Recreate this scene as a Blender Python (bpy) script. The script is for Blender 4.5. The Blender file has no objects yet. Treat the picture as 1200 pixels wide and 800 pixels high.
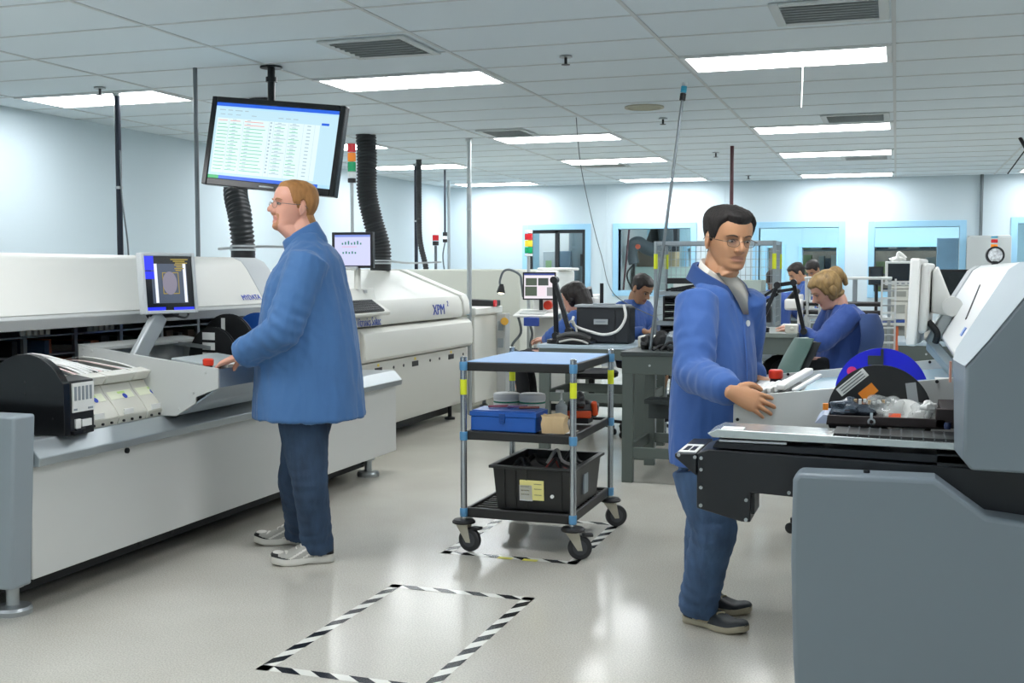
EXPO = 0.22
import bpy, bmesh, math, random
from mathutils import Vector, Matrix, Euler, noise
PI = math.pi
C = bpy.context.scene.collection
random.seed(7)
V = Vector
# ---------------------------------------------------------------- camera maths (1200 x 800 frame)
F = 1330.0; H = 1.42; YAW = math.atan(450 / F); PIT = math.atan(82 / F)
_cy, _sy, _cp, _sp = math.cos(YAW), math.sin(YAW), math.cos(PIT), math.sin(PIT)
CR = V((_cy, _sy, 0)); CF = V((-_sy * _cp, _cy * _cp, -_sp)); CU = V((-_sy * _sp, _cy * _sp, _cp))
CAM = V((0, 0, H))
def ray(x, y): return CF + CR * ((x - 600) / F) + CU * ((400 - y) / F)
def atz(x, y, z): r = ray(x, y); return CAM + r * ((z - H) / r.z)
def atx(x, y, X): r = ray(x, y); return CAM + r * (X / r.x)
def aty(x, y, Y): r = ray(x, y); return CAM + r * (Y / r.y)
def atd(x, y, d): return CAM + ray(x, y) * d
cd = bpy.data.cameras.new('camera'); cam = bpy.data.objects.new('camera', cd); C.objects.link(cam)
cd.sensor_width = 36.0; cd.lens = F / 1200 * 36.0; cd.clip_start = 0.05; cd.clip_end = 100
cam.matrix_world = Matrix(((CR.x, CU.x, -CF.x, 0), (CR.y, CU.y, -CF.y, 0), (CR.z, CU.z, -CF.z, H), (0, 0, 0, 1)))
bpy.context.scene.camera = cam

# ---------------------------------------------------------------- materials
def lin(c):
    if isinstance(c, str):
        c = c.lstrip('#'); c = tuple(int(c[i:i + 2], 16) / 255 for i in (0, 2, 4))
    return tuple((u / 12.92 if u <= 0.04045 else ((u + 0.055) / 1.055) ** 2.4) for u in c)
_M = {}
def mat(name, col, rough=0.5, metal=0.0, spec=0.5, emit=None, es=1.0, bump=0.0, bscale=60.0, var=0.0, vscale=8.0,
        coat=0.0, alpha=1.0, stretch=(1, 1, 1), sheen=0.0, sss=0.0):
    if name in _M: return _M[name]
    m = bpy.data.materials.new(name); m.use_nodes = True
    nt = m.node_tree; b = nt.nodes['Principled BSDF']
    c = lin(col)
    b.inputs['Base Color'].default_value = (*c, 1); b.inputs['Roughness'].default_value = rough
    b.inputs['Metallic'].default_value = metal; b.inputs['Specular IOR Level'].default_value = spec
    b.inputs['Coat Weight'].default_value = coat; b.inputs['Alpha'].default_value = alpha
    if sheen: b.inputs['Sheen Weight'].default_value = sheen
    if sss:
        b.inputs['Subsurface Weight'].default_value = sss; b.inputs['Subsurface Radius'].default_value = (0.012, 0.005, 0.003)
    if emit is not None:
        b.inputs['Emission Color'].default_value = (*lin(emit), 1); b.inputs['Emission Strength'].default_value = es
    tc = None
    if bump or var:
        tc = nt.nodes.new('ShaderNodeTexCoord'); mp = nt.nodes.new('ShaderNodeMapping')
        mp.inputs['Scale'].default_value = stretch; nt.links.new(tc.outputs['Object'], mp.inputs['Vector'])
    if bump:
        n = nt.nodes.new('ShaderNodeTexNoise'); n.inputs['Scale'].default_value = bscale; n.inputs['Detail'].default_value = 5
        bp = nt.nodes.new('ShaderNodeBump'); bp.inputs['Strength'].default_value = bump; bp.inputs['Distance'].default_value = 0.01
        nt.links.new(mp.outputs[0], n.inputs['Vector']); nt.links.new(n.outputs[0], bp.inputs['Height'])
        nt.links.new(bp.outputs[0], b.inputs['Normal'])
    if var:
        n = nt.nodes.new('ShaderNodeTexNoise'); n.inputs['Scale'].default_value = vscale; n.inputs['Detail'].default_value = 6
        r = nt.nodes.new('ShaderNodeValToRGB')
        r.color_ramp.elements[0].position = .3; r.color_ramp.elements[1].position = .7
        r.color_ramp.elements[0].color = (*[max(0, u * (1 - var)) for u in c], 1)
        r.color_ramp.elements[1].color = (*[min(1, u * (1 + var)) for u in c], 1)
        nt.links.new(mp.outputs[0], n.inputs['Vector']); nt.links.new(n.outputs[0], r.inputs[0])
        nt.links.new(r.outputs[0], b.inputs['Base Color'])
    _M[name] = m; return m

# ---------------------------------------------------------------- object bookkeeping
def wm(o):
    m = o.matrix_basis.copy()
    while o.parent: o = o.parent; m = o.matrix_basis @ m
    return m
def tag(o, label, cat, group=None, kind=None):
    if label: o['label'] = label
    if cat: o['category'] = cat
    if group: o['group'] = group
    if kind: o['kind'] = kind
    return o
def thing(name, label, cat, loc=(0, 0, 0), rz=0.0, group=None, rot=None):
    o = bpy.data.objects.new(name, None); C.objects.link(o); o.empty_display_size = .1
    o.location = loc; o.rotation_euler = rot or (0, 0, rz)
    return tag(o, label, cat, group)
def new_bm(): return bmesh.new()
def obj(name, bm, m, parent=None, smooth=None, bevel=0.0, seg=2, label=None, subd=0, base=True):
    """link the bmesh as ONE mesh object; verts are given in world space (or parent's space if wsp False)"""
    bm.normal_update()
    bmesh.ops.recalc_face_normals(bm, faces=bm.faces[:])
    me = bpy.data.meshes.new(name)
    o = bpy.data.objects.new(name, me); C.objects.link(o)
    if parent is not None:
        o.parent = parent; inv = wm(parent).inverted()
        bm.transform(inv)
    elif base and len(bm.verts):
        xs = [v.co.x for v in bm.verts]; ys = [v.co.y for v in bm.verts]; z = min(v.co.z for v in bm.verts)
        c = V(((min(xs) + max(xs)) / 2, (min(ys) + max(ys)) / 2, z)); o.location = c
        bm.transform(Matrix.Translation(-c))
    bm.to_mesh(me); bm.free()
    for k in (m if isinstance(m, (list, tuple)) else [m]): me.materials.append(k)
    if smooth is None: smooth = 35
    if smooth:
        for p in me.polygons: p.use_smooth = True
        if smooth < 180: me.set_sharp_from_angle(angle=math.radians(smooth))
    if bevel:
        b = o.modifiers.new('bevel', 'BEVEL'); b.width = bevel; b.segments = seg; b.limit_method = 'ANGLE'
        b.angle_limit = math.radians(40); b.harden_normals = False
    if subd:
        s = o.modifiers.new('sub', 'SUBSURF'); s.levels = subd; s.render_levels = subd
    if label: o['label'] = label
    return o
def struct(name, bm, m, parent=None, **k):
    o = obj(name, bm, m, parent, **k); o['kind'] = 'structure'; return o
def dup(root, loc, rz=None, label=None, group=None):
    r = root.copy(); C.objects.link(r); r.location = loc
    if rz is not None: r.rotation_euler = (0, 0, rz)
    if label: r['label'] = label
    if group: r['group'] = group
    for ch in list(root.children):
        c = ch.copy(); C.objects.link(c); c.parent = r
        for g in list(ch.children):
            d = g.copy(); C.objects.link(d); d.parent = c
    return r

# ---------------------------------------------------------------- shapes
def face(bm, vs, mi=0):
    try: f = bm.faces.new(vs); f.material_index = mi; return f
    except ValueError: return None
def box(bm, x0, x1, y0, y1, z0, z1, M=None, mi=0):
    vs = [V((x, y, z)) for z in (z0, z1) for x, y in ((x0, y0), (x1, y0), (x1, y1), (x0, y1))]
    if M is not None: vs = [M @ v for v in vs]
    v = [bm.verts.new(c) for c in vs]
    for q in ((3, 2, 1, 0), (4, 5, 6, 7), (0, 1, 5, 4), (1, 2, 6, 5), (2, 3, 7, 6), (3, 0, 4, 7)): face(bm, [v[i] for i in q], mi)
def frame_of(d, up=None):
    d = d.normalized(); u = V(up) if up is not None else (V((0, 0, 1)) if abs(d.z) < .95 else V((0, 1, 0)))
    s = d.cross(u).normalized(); u = s.cross(d).normalized(); return s, u
def loft(bm, rings, cap=True, closed=True, mi=0):
    vr = [[bm.verts.new(p) for p in r] for r in rings]; n = len(vr[0])
    for a, b in zip(vr, vr[1:]):
        for i in range(n if closed else n - 1):
            face(bm, [a[i], a[(i + 1) % n], b[(i + 1) % n], b[i]], mi)
    if cap and closed:
        face(bm, vr[0][::-1], mi); face(bm, vr[-1], mi)
    return vr
def ring(c, s, u, rx, ry, n=16, e=2.0):
    out = []
    for i in range(n):
        t = 2 * PI * i / n; ct, st = math.cos(t), math.sin(t)
        k = 2.0 / e
        out.append(c + s * (rx * math.copysign(abs(ct) ** k, ct)) + u * (ry * math.copysign(abs(st) ** k, st)))
    return out
def cyl(bm, p0, p1, r0, r1=None, n=16, cap=True, mi=0):
    p0, p1 = V(p0), V(p1); r1 = r0 if r1 is None else r1
    s, u = frame_of(p1 - p0)
    loft(bm, [ring(p0, s, u, r0, r0, n), ring(p1, s, u, r1, r1, n)], cap, mi=mi)
def disc(bm, c, ax, r, th, n=32, mi=0):
    c, ax = V(c), V(ax).normalized(); cyl(bm, c - ax * th / 2, c + ax * th / 2, r, n=n, mi=mi)
def catmull(pts, k=6):
    P = [V(p) for p in pts]
    if len(P) < 3: return P
    out = []
    for i in range(len(P) - 1):
        a = P[max(i - 1, 0)]; b = P[i]; c = P[i + 1]; d = P[min(i + 2, len(P) - 1)]
        for j in range(k):
            t = j / k
            out.append(.5 * ((2 * b) + (c - a) * t + (2 * a - 5 * b + 4 * c - d) * t * t + (3 * b - a - 3 * c + d) * t ** 3))
    out.append(P[-1]); return out
def tube(bm, pts, r, n=8, k=6, mi=0, rf=None):
    """smooth tube through points; r number, or rf(i, n) radius function"""
    P = catmull(pts, k) if k > 1 else [V(p) for p in pts]
    rings = []; s = u = None
    for i, p in enumerate(P):
        d = (P[min(i + 1, len(P) - 1)] - P[max(i - 1, 0)])
        if d.length < 1e-9: continue
        if s is None: s, u = frame_of(d)
        else:
            d.normalize(); s = (s - d * s.dot(d)).normalized(); u = s.cross(d).normalized()
        q = rf(i, len(P)) if rf else r
        rings.append(ring(p, s, u, q, q, n))
    loft(bm, rings, mi=mi)
def bar(bm, p0, p1, w, h, up=None, mi=0):
    p0, p1 = V(p0), V(p1); s, u = frame_of(p1 - p0, up)
    q = [(-1, -1), (1, -1), (1, 1), (-1, 1)]
    loft(bm, [[p + s * (a * w / 2) + u * (b * h / 2) for a, b in q] for p in (p0, p1)], mi=mi)
def prism(bm, poly, axis, a0, a1, mi=0, M=None):
    """extrude a 2-D polygon along an axis: 'x' -> poly is (y,z), 'y' -> (x,z), 'z' -> (x,y)"""
    f = {'x': lambda p, a: V((a, p[0], p[1])), 'y': lambda p, a: V((p[0], a, p[1])), 'z': lambda p, a: V((p[0], p[1], a))}[axis]
    rs = [[f(p, a) for p in poly] for a in (a0, a1)]
    if M is not None: rs = [[M @ v for v in r] for r in rs]
    loft(bm, rs, mi=mi)
def lathe(bm, prof, c=(0, 0, 0), ax=(0, 0, 1), n=24, mi=0, cap=True):
    c, ax = V(c), V(ax).normalized(); s, u = frame_of(ax)
    loft(bm, [ring(c + ax * z, s, u, max(r, 1e-4), max(r, 1e-4), n) for r, z in prof], cap, mi=mi)
def ell(bm, c, r, M=None, nu=16, nv=10, mi=0):
    c = V(c); rows = []
    for j in range(1, nv):
        a = PI * j / nv; rows.append([V((r[0] * math.sin(a) * math.cos(2 * PI * i / nu), r[1] * math.sin(a) * math.sin(2 * PI * i / nu), -r[2] * math.cos(a))) for i in range(nu)])
    T = (lambda v: c + (M @ v)) if M is not None else (lambda v: c + v)
    vr = [[bm.verts.new(T(p)) for p in q] for q in rows]
    b = bm.verts.new(T(V((0, 0, -r[2])))); t = bm.verts.new(T(V((0, 0, r[2]))))
    for a_, b_ in zip(vr, vr[1:]):
        for i in range(nu): face(bm, [a_[i], a_[(i + 1) % nu], b_[(i + 1) % nu], b_[i]], mi)
    for i in range(nu):
        face(bm, [b, vr[0][(i + 1) % nu], vr[0][i]], mi); face(bm, [t, vr[-1][i], vr[-1][(i + 1) % nu]], mi)
def annulus(bm, c, ax, r0, r1, th, n=40, mi=0):
    c, ax = V(c), V(ax).normalized(); s, u = frame_of(ax); h = ax * th / 2
    R = [ring(c - h, s, u, r0, r0, n), ring(c - h, s, u, r1, r1, n), ring(c + h, s, u, r1, r1, n), ring(c + h, s, u, r0, r0, n)]
    vr = [[bm.verts.new(p) for p in q] for q in R]
    for k in range(4):
        a, b = vr[k], vr[(k + 1) % 4]
        for i in range(n): face(bm, [a[i], a[(i + 1) % n], b[(i + 1) % n], b[i]], mi)
def obox(bm, o, ex, ey, ez, a, b, c, mi=0):
    """oriented box: origin o, unit axes, extents a=(lo,hi) ..."""
    o, ex, ey, ez = V(o), V(ex), V(ey), V(ez)
    M = Matrix(((ex.x, ey.x, ez.x, o.x), (ex.y, ey.y, ez.y, o.y), (ex.z, ey.z, ez.z, o.z), (0, 0, 0, 1)))
    box(bm, a[0], a[1], b[0], b[1], c[0], c[1], M, mi)
_fontcache = {}
def text_bm(body, size, o, ex, ez, th=0.002, sx=1.0):
    """raised lettering as a bmesh: baseline-left corner at o, running along ex, up ez; rows split by newlines"""
    cu = bpy.data.curves.new('t', 'FONT'); cu.body = body; cu.size = size; cu.extrude = th / 2; cu.resolution_u = 2
    to = bpy.data.objects.new('t', cu); C.objects.link(to)
    me = bpy.data.meshes.new_from_object(to.evaluated_get(bpy.context.evaluated_depsgraph_get()))
    bpy.data.objects.remove(to); bpy.data.curves.remove(cu)
    bm = bmesh.new(); bm.from_mesh(me); bpy.data.meshes.remove(me)
    ex, ez = V(ex).normalized(), V(ez).normalized(); ey = ex.cross(ez)
    o = V(o)
    M = Matrix(((ex.x * sx, ez.x, ey.x, o.x), (ex.y * sx, ez.y, ey.y, o.y), (ex.z * sx, ez.z, ey.z, o.z), (0, 0, 0, 1)))
    bm.transform(M); return bm
def join(bm, other):
    me = bpy.data.meshes.new('j'); other.to_mesh(me); bm.from_mesh(me); bpy.data.meshes.remove(me); other.free()

# common finishes
M_paint = mat('wall_paint', '#cad9e0', .62, bump=.02, bscale=200)
M_black = mat('black_plastic', '#17181a', .42)
M_blackm = mat('black_metal', '#1b1d20', .35, .3)
M_steel = mat('brushed_steel', '#b9bdc0', .3, .9)
M_chrome = mat('chrome', '#d5d8da', .15, 1.0)
M_alu = mat('aluminium', '#aeb3b5', .38, .75)
M_white = mat('white_plastic', '#e6e6e2', .45)
M_rubber = mat('dark_rubber', '#1e1f20', .75)
# ================================================================ the room
CEIL = 2.72; XL = -6.68; XR = 4.6; YB = 16.6; YF = -1.6
def floor_mat():
    m = bpy.data.materials.new('speckled_sheet_floor'); m.use_nodes = True; nt = m.node_tree; b = nt.nodes['Principled BSDF']
    tc = nt.nodes.new('ShaderNodeTexCoord'); N = nt.nodes.new
    n1 = N('ShaderNodeTexNoise'); n1.inputs['Scale'].default_value = 160; n1.inputs['Detail'].default_value = 3
    n2 = N('ShaderNodeTexNoise'); n2.inputs['Scale'].default_value = 1.6; n2.inputs['Detail'].default_value = 6
    r1 = N('ShaderNodeValToRGB'); r1.color_ramp.elements[0].position = .36; r1.color_ramp.elements[1].position = .62
    r1.color_ramp.elements[0].color = (*lin('#bab7ad'), 1); r1.color_ramp.elements[1].color = (*lin('#d3d0c6'), 1)
    r2 = N('ShaderNodeValToRGB'); r2.color_ramp.elements[0].position = .35; r2.color_ramp.elements[1].position = .7
    r2.color_ramp.elements[0].color = (.9, .89, .88, 1); r2.color_ramp.elements[1].color = (1, 1, 1, 1)
    mx = N('ShaderNodeMix'); mx.data_type = 'RGBA'; mx.blend_type = 'MULTIPLY'; mx.inputs[0].default_value = 1
    for n in (n1, n2): nt.links.new(tc.outputs['Object'], n.inputs['Vector'])
    nt.links.new(n1.outputs[0], r1.inputs[0]); nt.links.new(n2.outputs[0], r2.inputs[0])
    nt.links.new(r1.outputs[0], mx.inputs[6]); nt.links.new(r2.outputs[0], mx.inputs[7]); nt.links.new(mx.outputs[2], b.inputs['Base Color'])
    rr = N('ShaderNodeMapRange'); rr.inputs[3].default_value = .11; rr.inputs[4].default_value = .24
    nt.links.new(n2.outputs[0], rr.inputs[0]); nt.links.new(rr.outputs[0], b.inputs['Roughness'])
    n3 = N('ShaderNodeTexNoise'); n3.inputs['Scale'].default_value = 5; bp = N('ShaderNodeBump'); bp.inputs['Strength'].default_value = .05
    nt.links.new(tc.outputs['Object'], n3.inputs['Vector']); nt.links.new(n3.outputs[0], bp.inputs['Height']); nt.links.new(bp.outputs[0], b.inputs['Normal'])
    return m
bm = new_bm(); box(bm, XL - .2, XR + .2, YF - .2, 21.5, -.1, 0); struct('floor', bm, floor_mat())
TX0, TW, TY0, TH = -0.04, 1.25, 6.92, .587
M_tile = mat('ceiling_tile', '#d8e3e8', .9, bump=.12, bscale=90)
M_grid = mat('ceiling_grid_paint', '#c6cccd', .6)
bm = new_bm(); box(bm, XL - .2, XR + .2, YF - .2, YB + .2, CEIL, CEIL + .12); struct('ceiling', bm, M_tile)
bm = new_bm()
for k in range(-6, 5):
    x = TX0 + k * TW
    if XL < x < XR: box(bm, x - .011, x + .011, YF, YB, CEIL - .005, CEIL + .001)
k = -14
while TY0 + k * TH < YB:
    y = TY0 + k * TH
    if y > YF: box(bm, XL, XR, y - .009, y + .009, CEIL - .004, CEIL + .001)
    k += 1
g = struct('trim_1', bm, M_grid); g['label'] = 'white metal grid between the ceiling tiles'
bm = new_bm(); box(bm, XL - .2, XL, YF, YB + .2, 0, CEIL); struct('wall_left', bm, M_paint)
bm = new_bm(); box(bm, XR, XR + .2, YF, YB + .2, 0, CEIL); struct('wall_right', bm, M_paint)
bm = new_bm(); box(bm, XL, XR, YF - .2, YF, 0, CEIL); struct('wall_front', bm, M_paint)
# back wall with five window openings (x0, x1, z0, z1)
WIN = [(-5.36, -4.45, 1.06, 2.05), (-3.94, -2.86, 1.14, 2.05), (-1.88, -.78, 1.14, 2.04), (-.30, .80, 1.14, 2.03), (1.52, 2.7, 1.14, 2.06)]
bm = new_bm(); xs = XL
for x0, x1, z0, z1 in WIN:
    box(bm, xs, x0, YB, YB + .16, 0, CEIL); box(bm, x0, x1, YB, YB + .16, 0, z0); box(bm, x0, x1, YB, YB + .16, z1, CEIL); xs = x1
box(bm, xs, XR, YB, YB + .16, 0, CEIL); struct('wall_back', bm, M_paint)
M_wframe = mat('pale_blue_frame', '#9fd0ec', .45)
M_dframe = mat('dark_bronze_frame', '#34383b', .4, .4)
def glass_mat():
    m = bpy.data.materials.new('window_glass'); m.use_nodes = True; nt = m.node_tree; nt.nodes.clear(); N = nt.nodes.new
    o = N('ShaderNodeOutputMaterial'); t = N('ShaderNodeBsdfTransparent'); g = N('ShaderNodeBsdfGlossy'); f = N('ShaderNodeFresnel'); x = N('ShaderNodeMixShader')
    g.inputs['Roughness'].default_value = .02; f.inputs[0].default_value = 1.45; t.inputs[0].default_value = (.93, .97, .98, 1)
    nt.links.new(f.outputs[0], x.inputs[0]); nt.links.new(t.outputs[0], x.inputs[1]); nt.links.new(g.outputs[0], x.inputs[2]); nt.links.new(x.outputs[0], o.inputs[0])
    return m
M_glass = glass_mat()
for i, (x0, x1, z0, z1) in enumerate(WIN):
    t = .085; bm = new_bm()
    for a, b, c, d in ((x0 - t, x0, z0 - t, z1 + t), (x1, x1 + t, z0 - t, z1 + t), (x0, x1, z1, z1 + t), (x0, x1, z0 - t, z0)):
        box(bm, a, b, YB - .02, YB + .17, c, d)
    w = struct(f'window_{i+1}', bm, M_wframe, bevel=.004)
    if i == 0:
        bm = new_bm()
        for a, b, c, d in ((x0, x0 + .05, z0, z1), (x1 - .05, x1, z0, z1), (x0 + .05, x1 - .05, z1 - .05, z1), (x0 + .05, x1 - .05, z0, z0 + .05), (-4.93, -4.88, z0, z1)):
            box(bm, a, b, YB + .01, YB + .1, c, d)
        box(bm, x1 - .075, x1 - .05, YB - .01, YB + .02, 1.5, 1.68)
        obj('sash_frame', bm, M_dframe, w)
    bm = new_bm(); box(bm, x0, x1, YB + .08, YB + .086, z0, z1); obj('window_pane', bm, M_glass, w)
# vertical wall seams
bm = new_bm()
for x in (-4.15, -2.4, -.62, 2.95):
    box(bm, x - .03, x + .03, YB - .008, YB, 0.1, CEIL)
struct('trim_2', bm, M_paint)
bm = new_bm(); box(bm, XL, XR, YB - .012, YB, 0, .1); struct('baseboard_back', bm, mat('cove_base', '#8f979c', .6))
bm = new_bm(); box(bm, XL, XL + .012, YF, YB, 0, .1); struct('baseboard_left', bm, _M['cove_base'])
# the room behind the windows
M_far = mat('far_room_paint', '#a9cfde', .7)
bm = new_bm()
box(bm, -7, 5, 20.6, 20.8, 0, 1.0); box(bm, -7, 5, 20.6, 20.8, 1.84, 2.9)
for a, b in ((-7, -3.6), (-2.5, -2.18), (-1.93, -1.58), (-1.0, -.42), (.8, 5)): box(bm, a, b, 20.6, 20.8, 1.0, 1.84)
struct('wall_far', bm, M_far)
bm = new_bm()
for a, b in ((-3.6, -2.5), (-2.18, -1.93), (-1.58, -1.0), (-.42, .8)):
    for q in ((a - .06, a, .94, 1.9), (b, b + .06, .94, 1.9), (a, b, 1.84, 1.9), (a, b, .94, 1.0)): box(bm, q[0], q[1], 20.57, 20.62, q[2], q[3])
struct('trim_3', bm, M_wframe)
bm = new_bm(); box(bm, -7, 5, 24, 24.1, 0, 2.9); struct('wall_beyond', bm, mat('beyond_paint', '#9a9689', .8, var=.35, vscale=3))
bm = new_bm(); box(bm, -7, 5, YB + .2, 24.1, 2.75, 2.9); struct('ceiling_far', bm, M_tile)
bm = new_bm(); box(bm, -7.1, -7, YB + .2, 24.1, 0, 2.9); struct('wall_far_left', bm, M_far)
bm = new_bm(); box(bm, 5, 5.1, YB + .2, 24.1, 0, 2.9); struct('wall_far_right', bm, M_far)
bm = new_bm(); box(bm, -4.42, -4.34, YB + .2, 20.55, 0, 2.75); struct('wall_divider', bm, mat('grey_partition', '#a9b0b1', .6))

# ---------------------------------------------------------------- ceiling lights
M_diff = mat('lit_diffuser', '#ffffff', .4, emit='#fbfdff', es=14.5)
M_lframe = mat('light_frame', '#d7dcdd', .5)
LP = []
for ci, cx in enumerate((-6.29, -3.79, -1.29, 1.46)):
    for ri, cyy in enumerate((3.4, TY0, TY0 + 6 * TH, TY0 + 10 * TH, TY0 + 15 * TH)): LP.append((ci, ri, cx, cyy))
col = ['left-hand', 'second', 'third', 'right-hand']
rown = ['first', 'nearest', 'second', 'third', 'farthest']
def make_light(x, y, label):
    t = thing('ceiling_light', label, 'ceiling light', (x + TW / 2, y + TH / 2, CEIL - .012), group='lit fluorescent ceiling panels')
    bm = new_bm(); h = CEIL - .012
    for a, b, c, d in ((x + .012, x + .045, y + .012, y + TH - .012), (x + TW - .045, x + TW - .012, y + .012, y + TH - .012), (x + .045, x + TW - .045, y + .012, y + .05), (x + .045, x + TW - .045, y + TH - .05, y + TH - .012)):
        box(bm, a, b, c, d, h, h + .02)
    obj('light_frame', bm, M_lframe, t, bevel=.003)
    bm = new_bm(); box(bm, x + .045, x + TW - .045, y + .05, y + TH - .05, h + .004, h + .012); obj('diffuser', bm, M_diff, t, smooth=0)
    return t
LL = {(0, 1): 'wide lit ceiling panel at far left, over the near poles by the left wall',
      (0, 2): 'lit ceiling panel mostly hidden behind the hanging monitor, beside the tricolour beacon',
      (0, 3): 'lit ceiling panel right of the big black exhaust hoses, second from the left wall corner',
      (0, 4): 'lit ceiling panel close to the back left corner, just right of the tall silver pole',
      (1, 1): 'big lit ceiling panel right of the hanging monitor, next to a square vent',
      (1, 2): 'lit ceiling panel above room centre with a dark vent at its left end',
      (1, 3): 'lit ceiling panel above room centre with a vent under its near edge',
      (1, 4): 'lit ceiling panel nearest the back wall in the middle, above the windows',
      (2, 1): 'largest lit ceiling panel, above the dark haired man, with a pull cord below',
      (2, 2): 'lit ceiling panel second in the right row, with a dark vent behind it',
      (2, 3): 'lit ceiling panel third in the right row counted from the camera',
      (2, 4): 'lit ceiling panel farthest in the right row, close to the back wall',
      (3, 4): 'lit ceiling panel cut by the right edge of the photo near the back wall'}
l0 = None
for ci, ri, x, y in LP:
    lab = LL.get((ci, ri), 'unseen lit ceiling panel, added for light beyond the frame')  # panels without their own label are unseen, added for light
    if l0 is None: l0 = make_light(x, y, lab)
    else: dup(l0, (x + TW / 2, y + TH / 2, CEIL - .012), label=lab)
for x, lab in ((-5.6, 'lit panel in the room behind the sliding window'), (-2.9, 'lit panel behind the second window from the left'), (-.9, 'lit panel behind the window above the blonde woman'), (.6, 'lit panel in the room behind the right window')):
    dup(l0, (x, 17.6, 2.74), label=lab)
    dup(l0, (x + .2, 19.6, 2.74), label=lab.replace('lit panel', 'added farther lit panel'))  # second row of panels, added to brighten the far room
for x in (-5.6, -3.15, -.66, 2.0): dup(l0, (x, .2, CEIL - .012), label='unseen lit ceiling panel behind the camera, added to light the near machine')  # unseen row, added to brighten the near machine end from the front
for x in (-5.6, -2.5, .5): dup(l0, (x, 22.4, 2.74), label='lit panel in the farthest room behind the inner windows')
# ---------------------------------------------------------------- vents, sprinklers, speaker
M_vent = mat('vent_paint', '#c3caca', .5); M_dark = mat('vent_shadow', '#3a3f42', .9)
def vent(x, y, w, d, label):
    t = thing('ceiling_vent', label, 'ceiling vent', (x + w / 2, y + d / 2, CEIL - .02), group='square ceiling air vents')
    z = CEIL - .016; bm = new_bm(); f = .05
    for a, b, c, e in ((x, x + f, y, y + d), (x + w - f, x + w, y, y + d), (x + f, x + w - f, y, y + f), (x + f, x + w - f, y + d - f, y + d)): box(bm, a, b, c, e, z, z + .014)
    obj('vent_frame', bm, M_vent, t, bevel=.004)
    bm = new_bm(); box(bm, x + f, x + w - f, y + f, y + d - f, z + .012, z + .0135); obj('backing', bm, M_dark, t)
    n = 7; bm = new_bm()
    for k in range(n):
        yy = y + f + (d - 2 * f) * (k + .5) / n; bar(bm, (x + f, yy, z + .004), (x + w - f, yy, z + .003), .026, .003, up=(0, -.9, 1))
    obj('louvre', bm, M_vent, t)
    return t
vent(-3.13, 5.8, .54, .54, 'square white ceiling vent right of the hanging monitor')
vent(-3.7, 9.87, .46, .54, 'dark ceiling vent at the left end of a lit panel, room centre')
vent(-.62, 5.70, .56, .5, 'large ceiling vent cut by the top edge of the photo')
vent(-.63, 9.84, .55, .5, 'ceiling vent behind the largest panel in the right row')
vent(-.63, 13.4, .55, .42, 'farthest ceiling vent, low in the right row')
vent(-3.8, 13.25, .68, .5, 'ceiling vent beside the third panel of the middle row')
def sprinkler(px, py, label):
    p = atz(px, py, CEIL); t = thing('sprinkler_head', label, 'sprinkler', (p.x, p.y, CEIL - .06), group='fire sprinklers in the ceiling')
    bm = new_bm(); lathe(bm, [(.04, 0), (.038, .008), (.012, .012)], (p.x, p.y, CEIL - .012)); obj('escutcheon', bm, M_alu, t)
    bm = new_bm(); cyl(bm, (p.x, p.y, CEIL - .05), (p.x, p.y, CEIL - .01), .009); lathe(bm, [(.003, 0), (.026, .003), (.026, .006), (.004, .01)], (p.x, p.y, CEIL - .06))
    obj('deflector', bm, M_blackm, t)
sprinkler(117, 102, 'small sprinkler above the left wall light panel')
sprinkler(663, 65, 'nearest sprinkler head, in the middle of the ceiling')
sprinkler(777, 138, 'sprinkler head just beyond the round beige speaker')
sprinkler(839, 178, 'small far sprinkler left of the dark red hanging rod')
sprinkler(877, 205, 'tiny farthest sprinkler right of the dark red hanging rod')
p = atz(755, 125, CEIL); t = thing('ceiling_speaker', 'round beige speaker grille set in the ceiling', 'speaker', (p.x, p.y, CEIL - .01))
bm = new_bm(); annulus(bm, (p.x, p.y, CEIL - .006), (0, 0, 1), .135, .155, .012); obj('speaker_rim', bm, mat('beige_rim', '#b9b7a4', .6), t)
bm = new_bm(); disc(bm, (p.x, p.y, CEIL - .004), (0, 0, 1), .136, .006); obj('speaker_grille', bm, mat('beige_grille', '#a9a892', .7, bump=.5, bscale=400), t)
# ================================================================ left pick and place machine
M_mwhite = mat('machine_white', '#d9d9d3', .38, bump=.015, bscale=300)
M_mpanel = mat('machine_panel', '#cdcecb', .3, bump=.01, bscale=300)
M_mgrey = mat('machine_grey', '#8d979d', .45, bump=.03, bscale=500)
M_mlip = mat('machine_lip', '#b4b7b6', .4)
M_rail = mat('rail_aluminium', '#a9b1b4', .33, .55)
M_dkin = mat('machine_inside', '#1c2023', .6)
M_cream = mat('feeder_cream', '#c9c8bd', .4)
M_label = mat('paper_label', '#e4e5e2', .6)
M_ink = mat('blue_ink', '#2b49b4', .4)
M_red = mat('red_button', '#d8381f', .35)
M_blueP = mat('blue_plastic', '#1b52a6', .4)
M_scrim = mat('bin_blue_grey', '#35506f', .5)
def screw(bm, p, ax, r=.006): disc(bm, p, ax, r, .006, 8)

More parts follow.
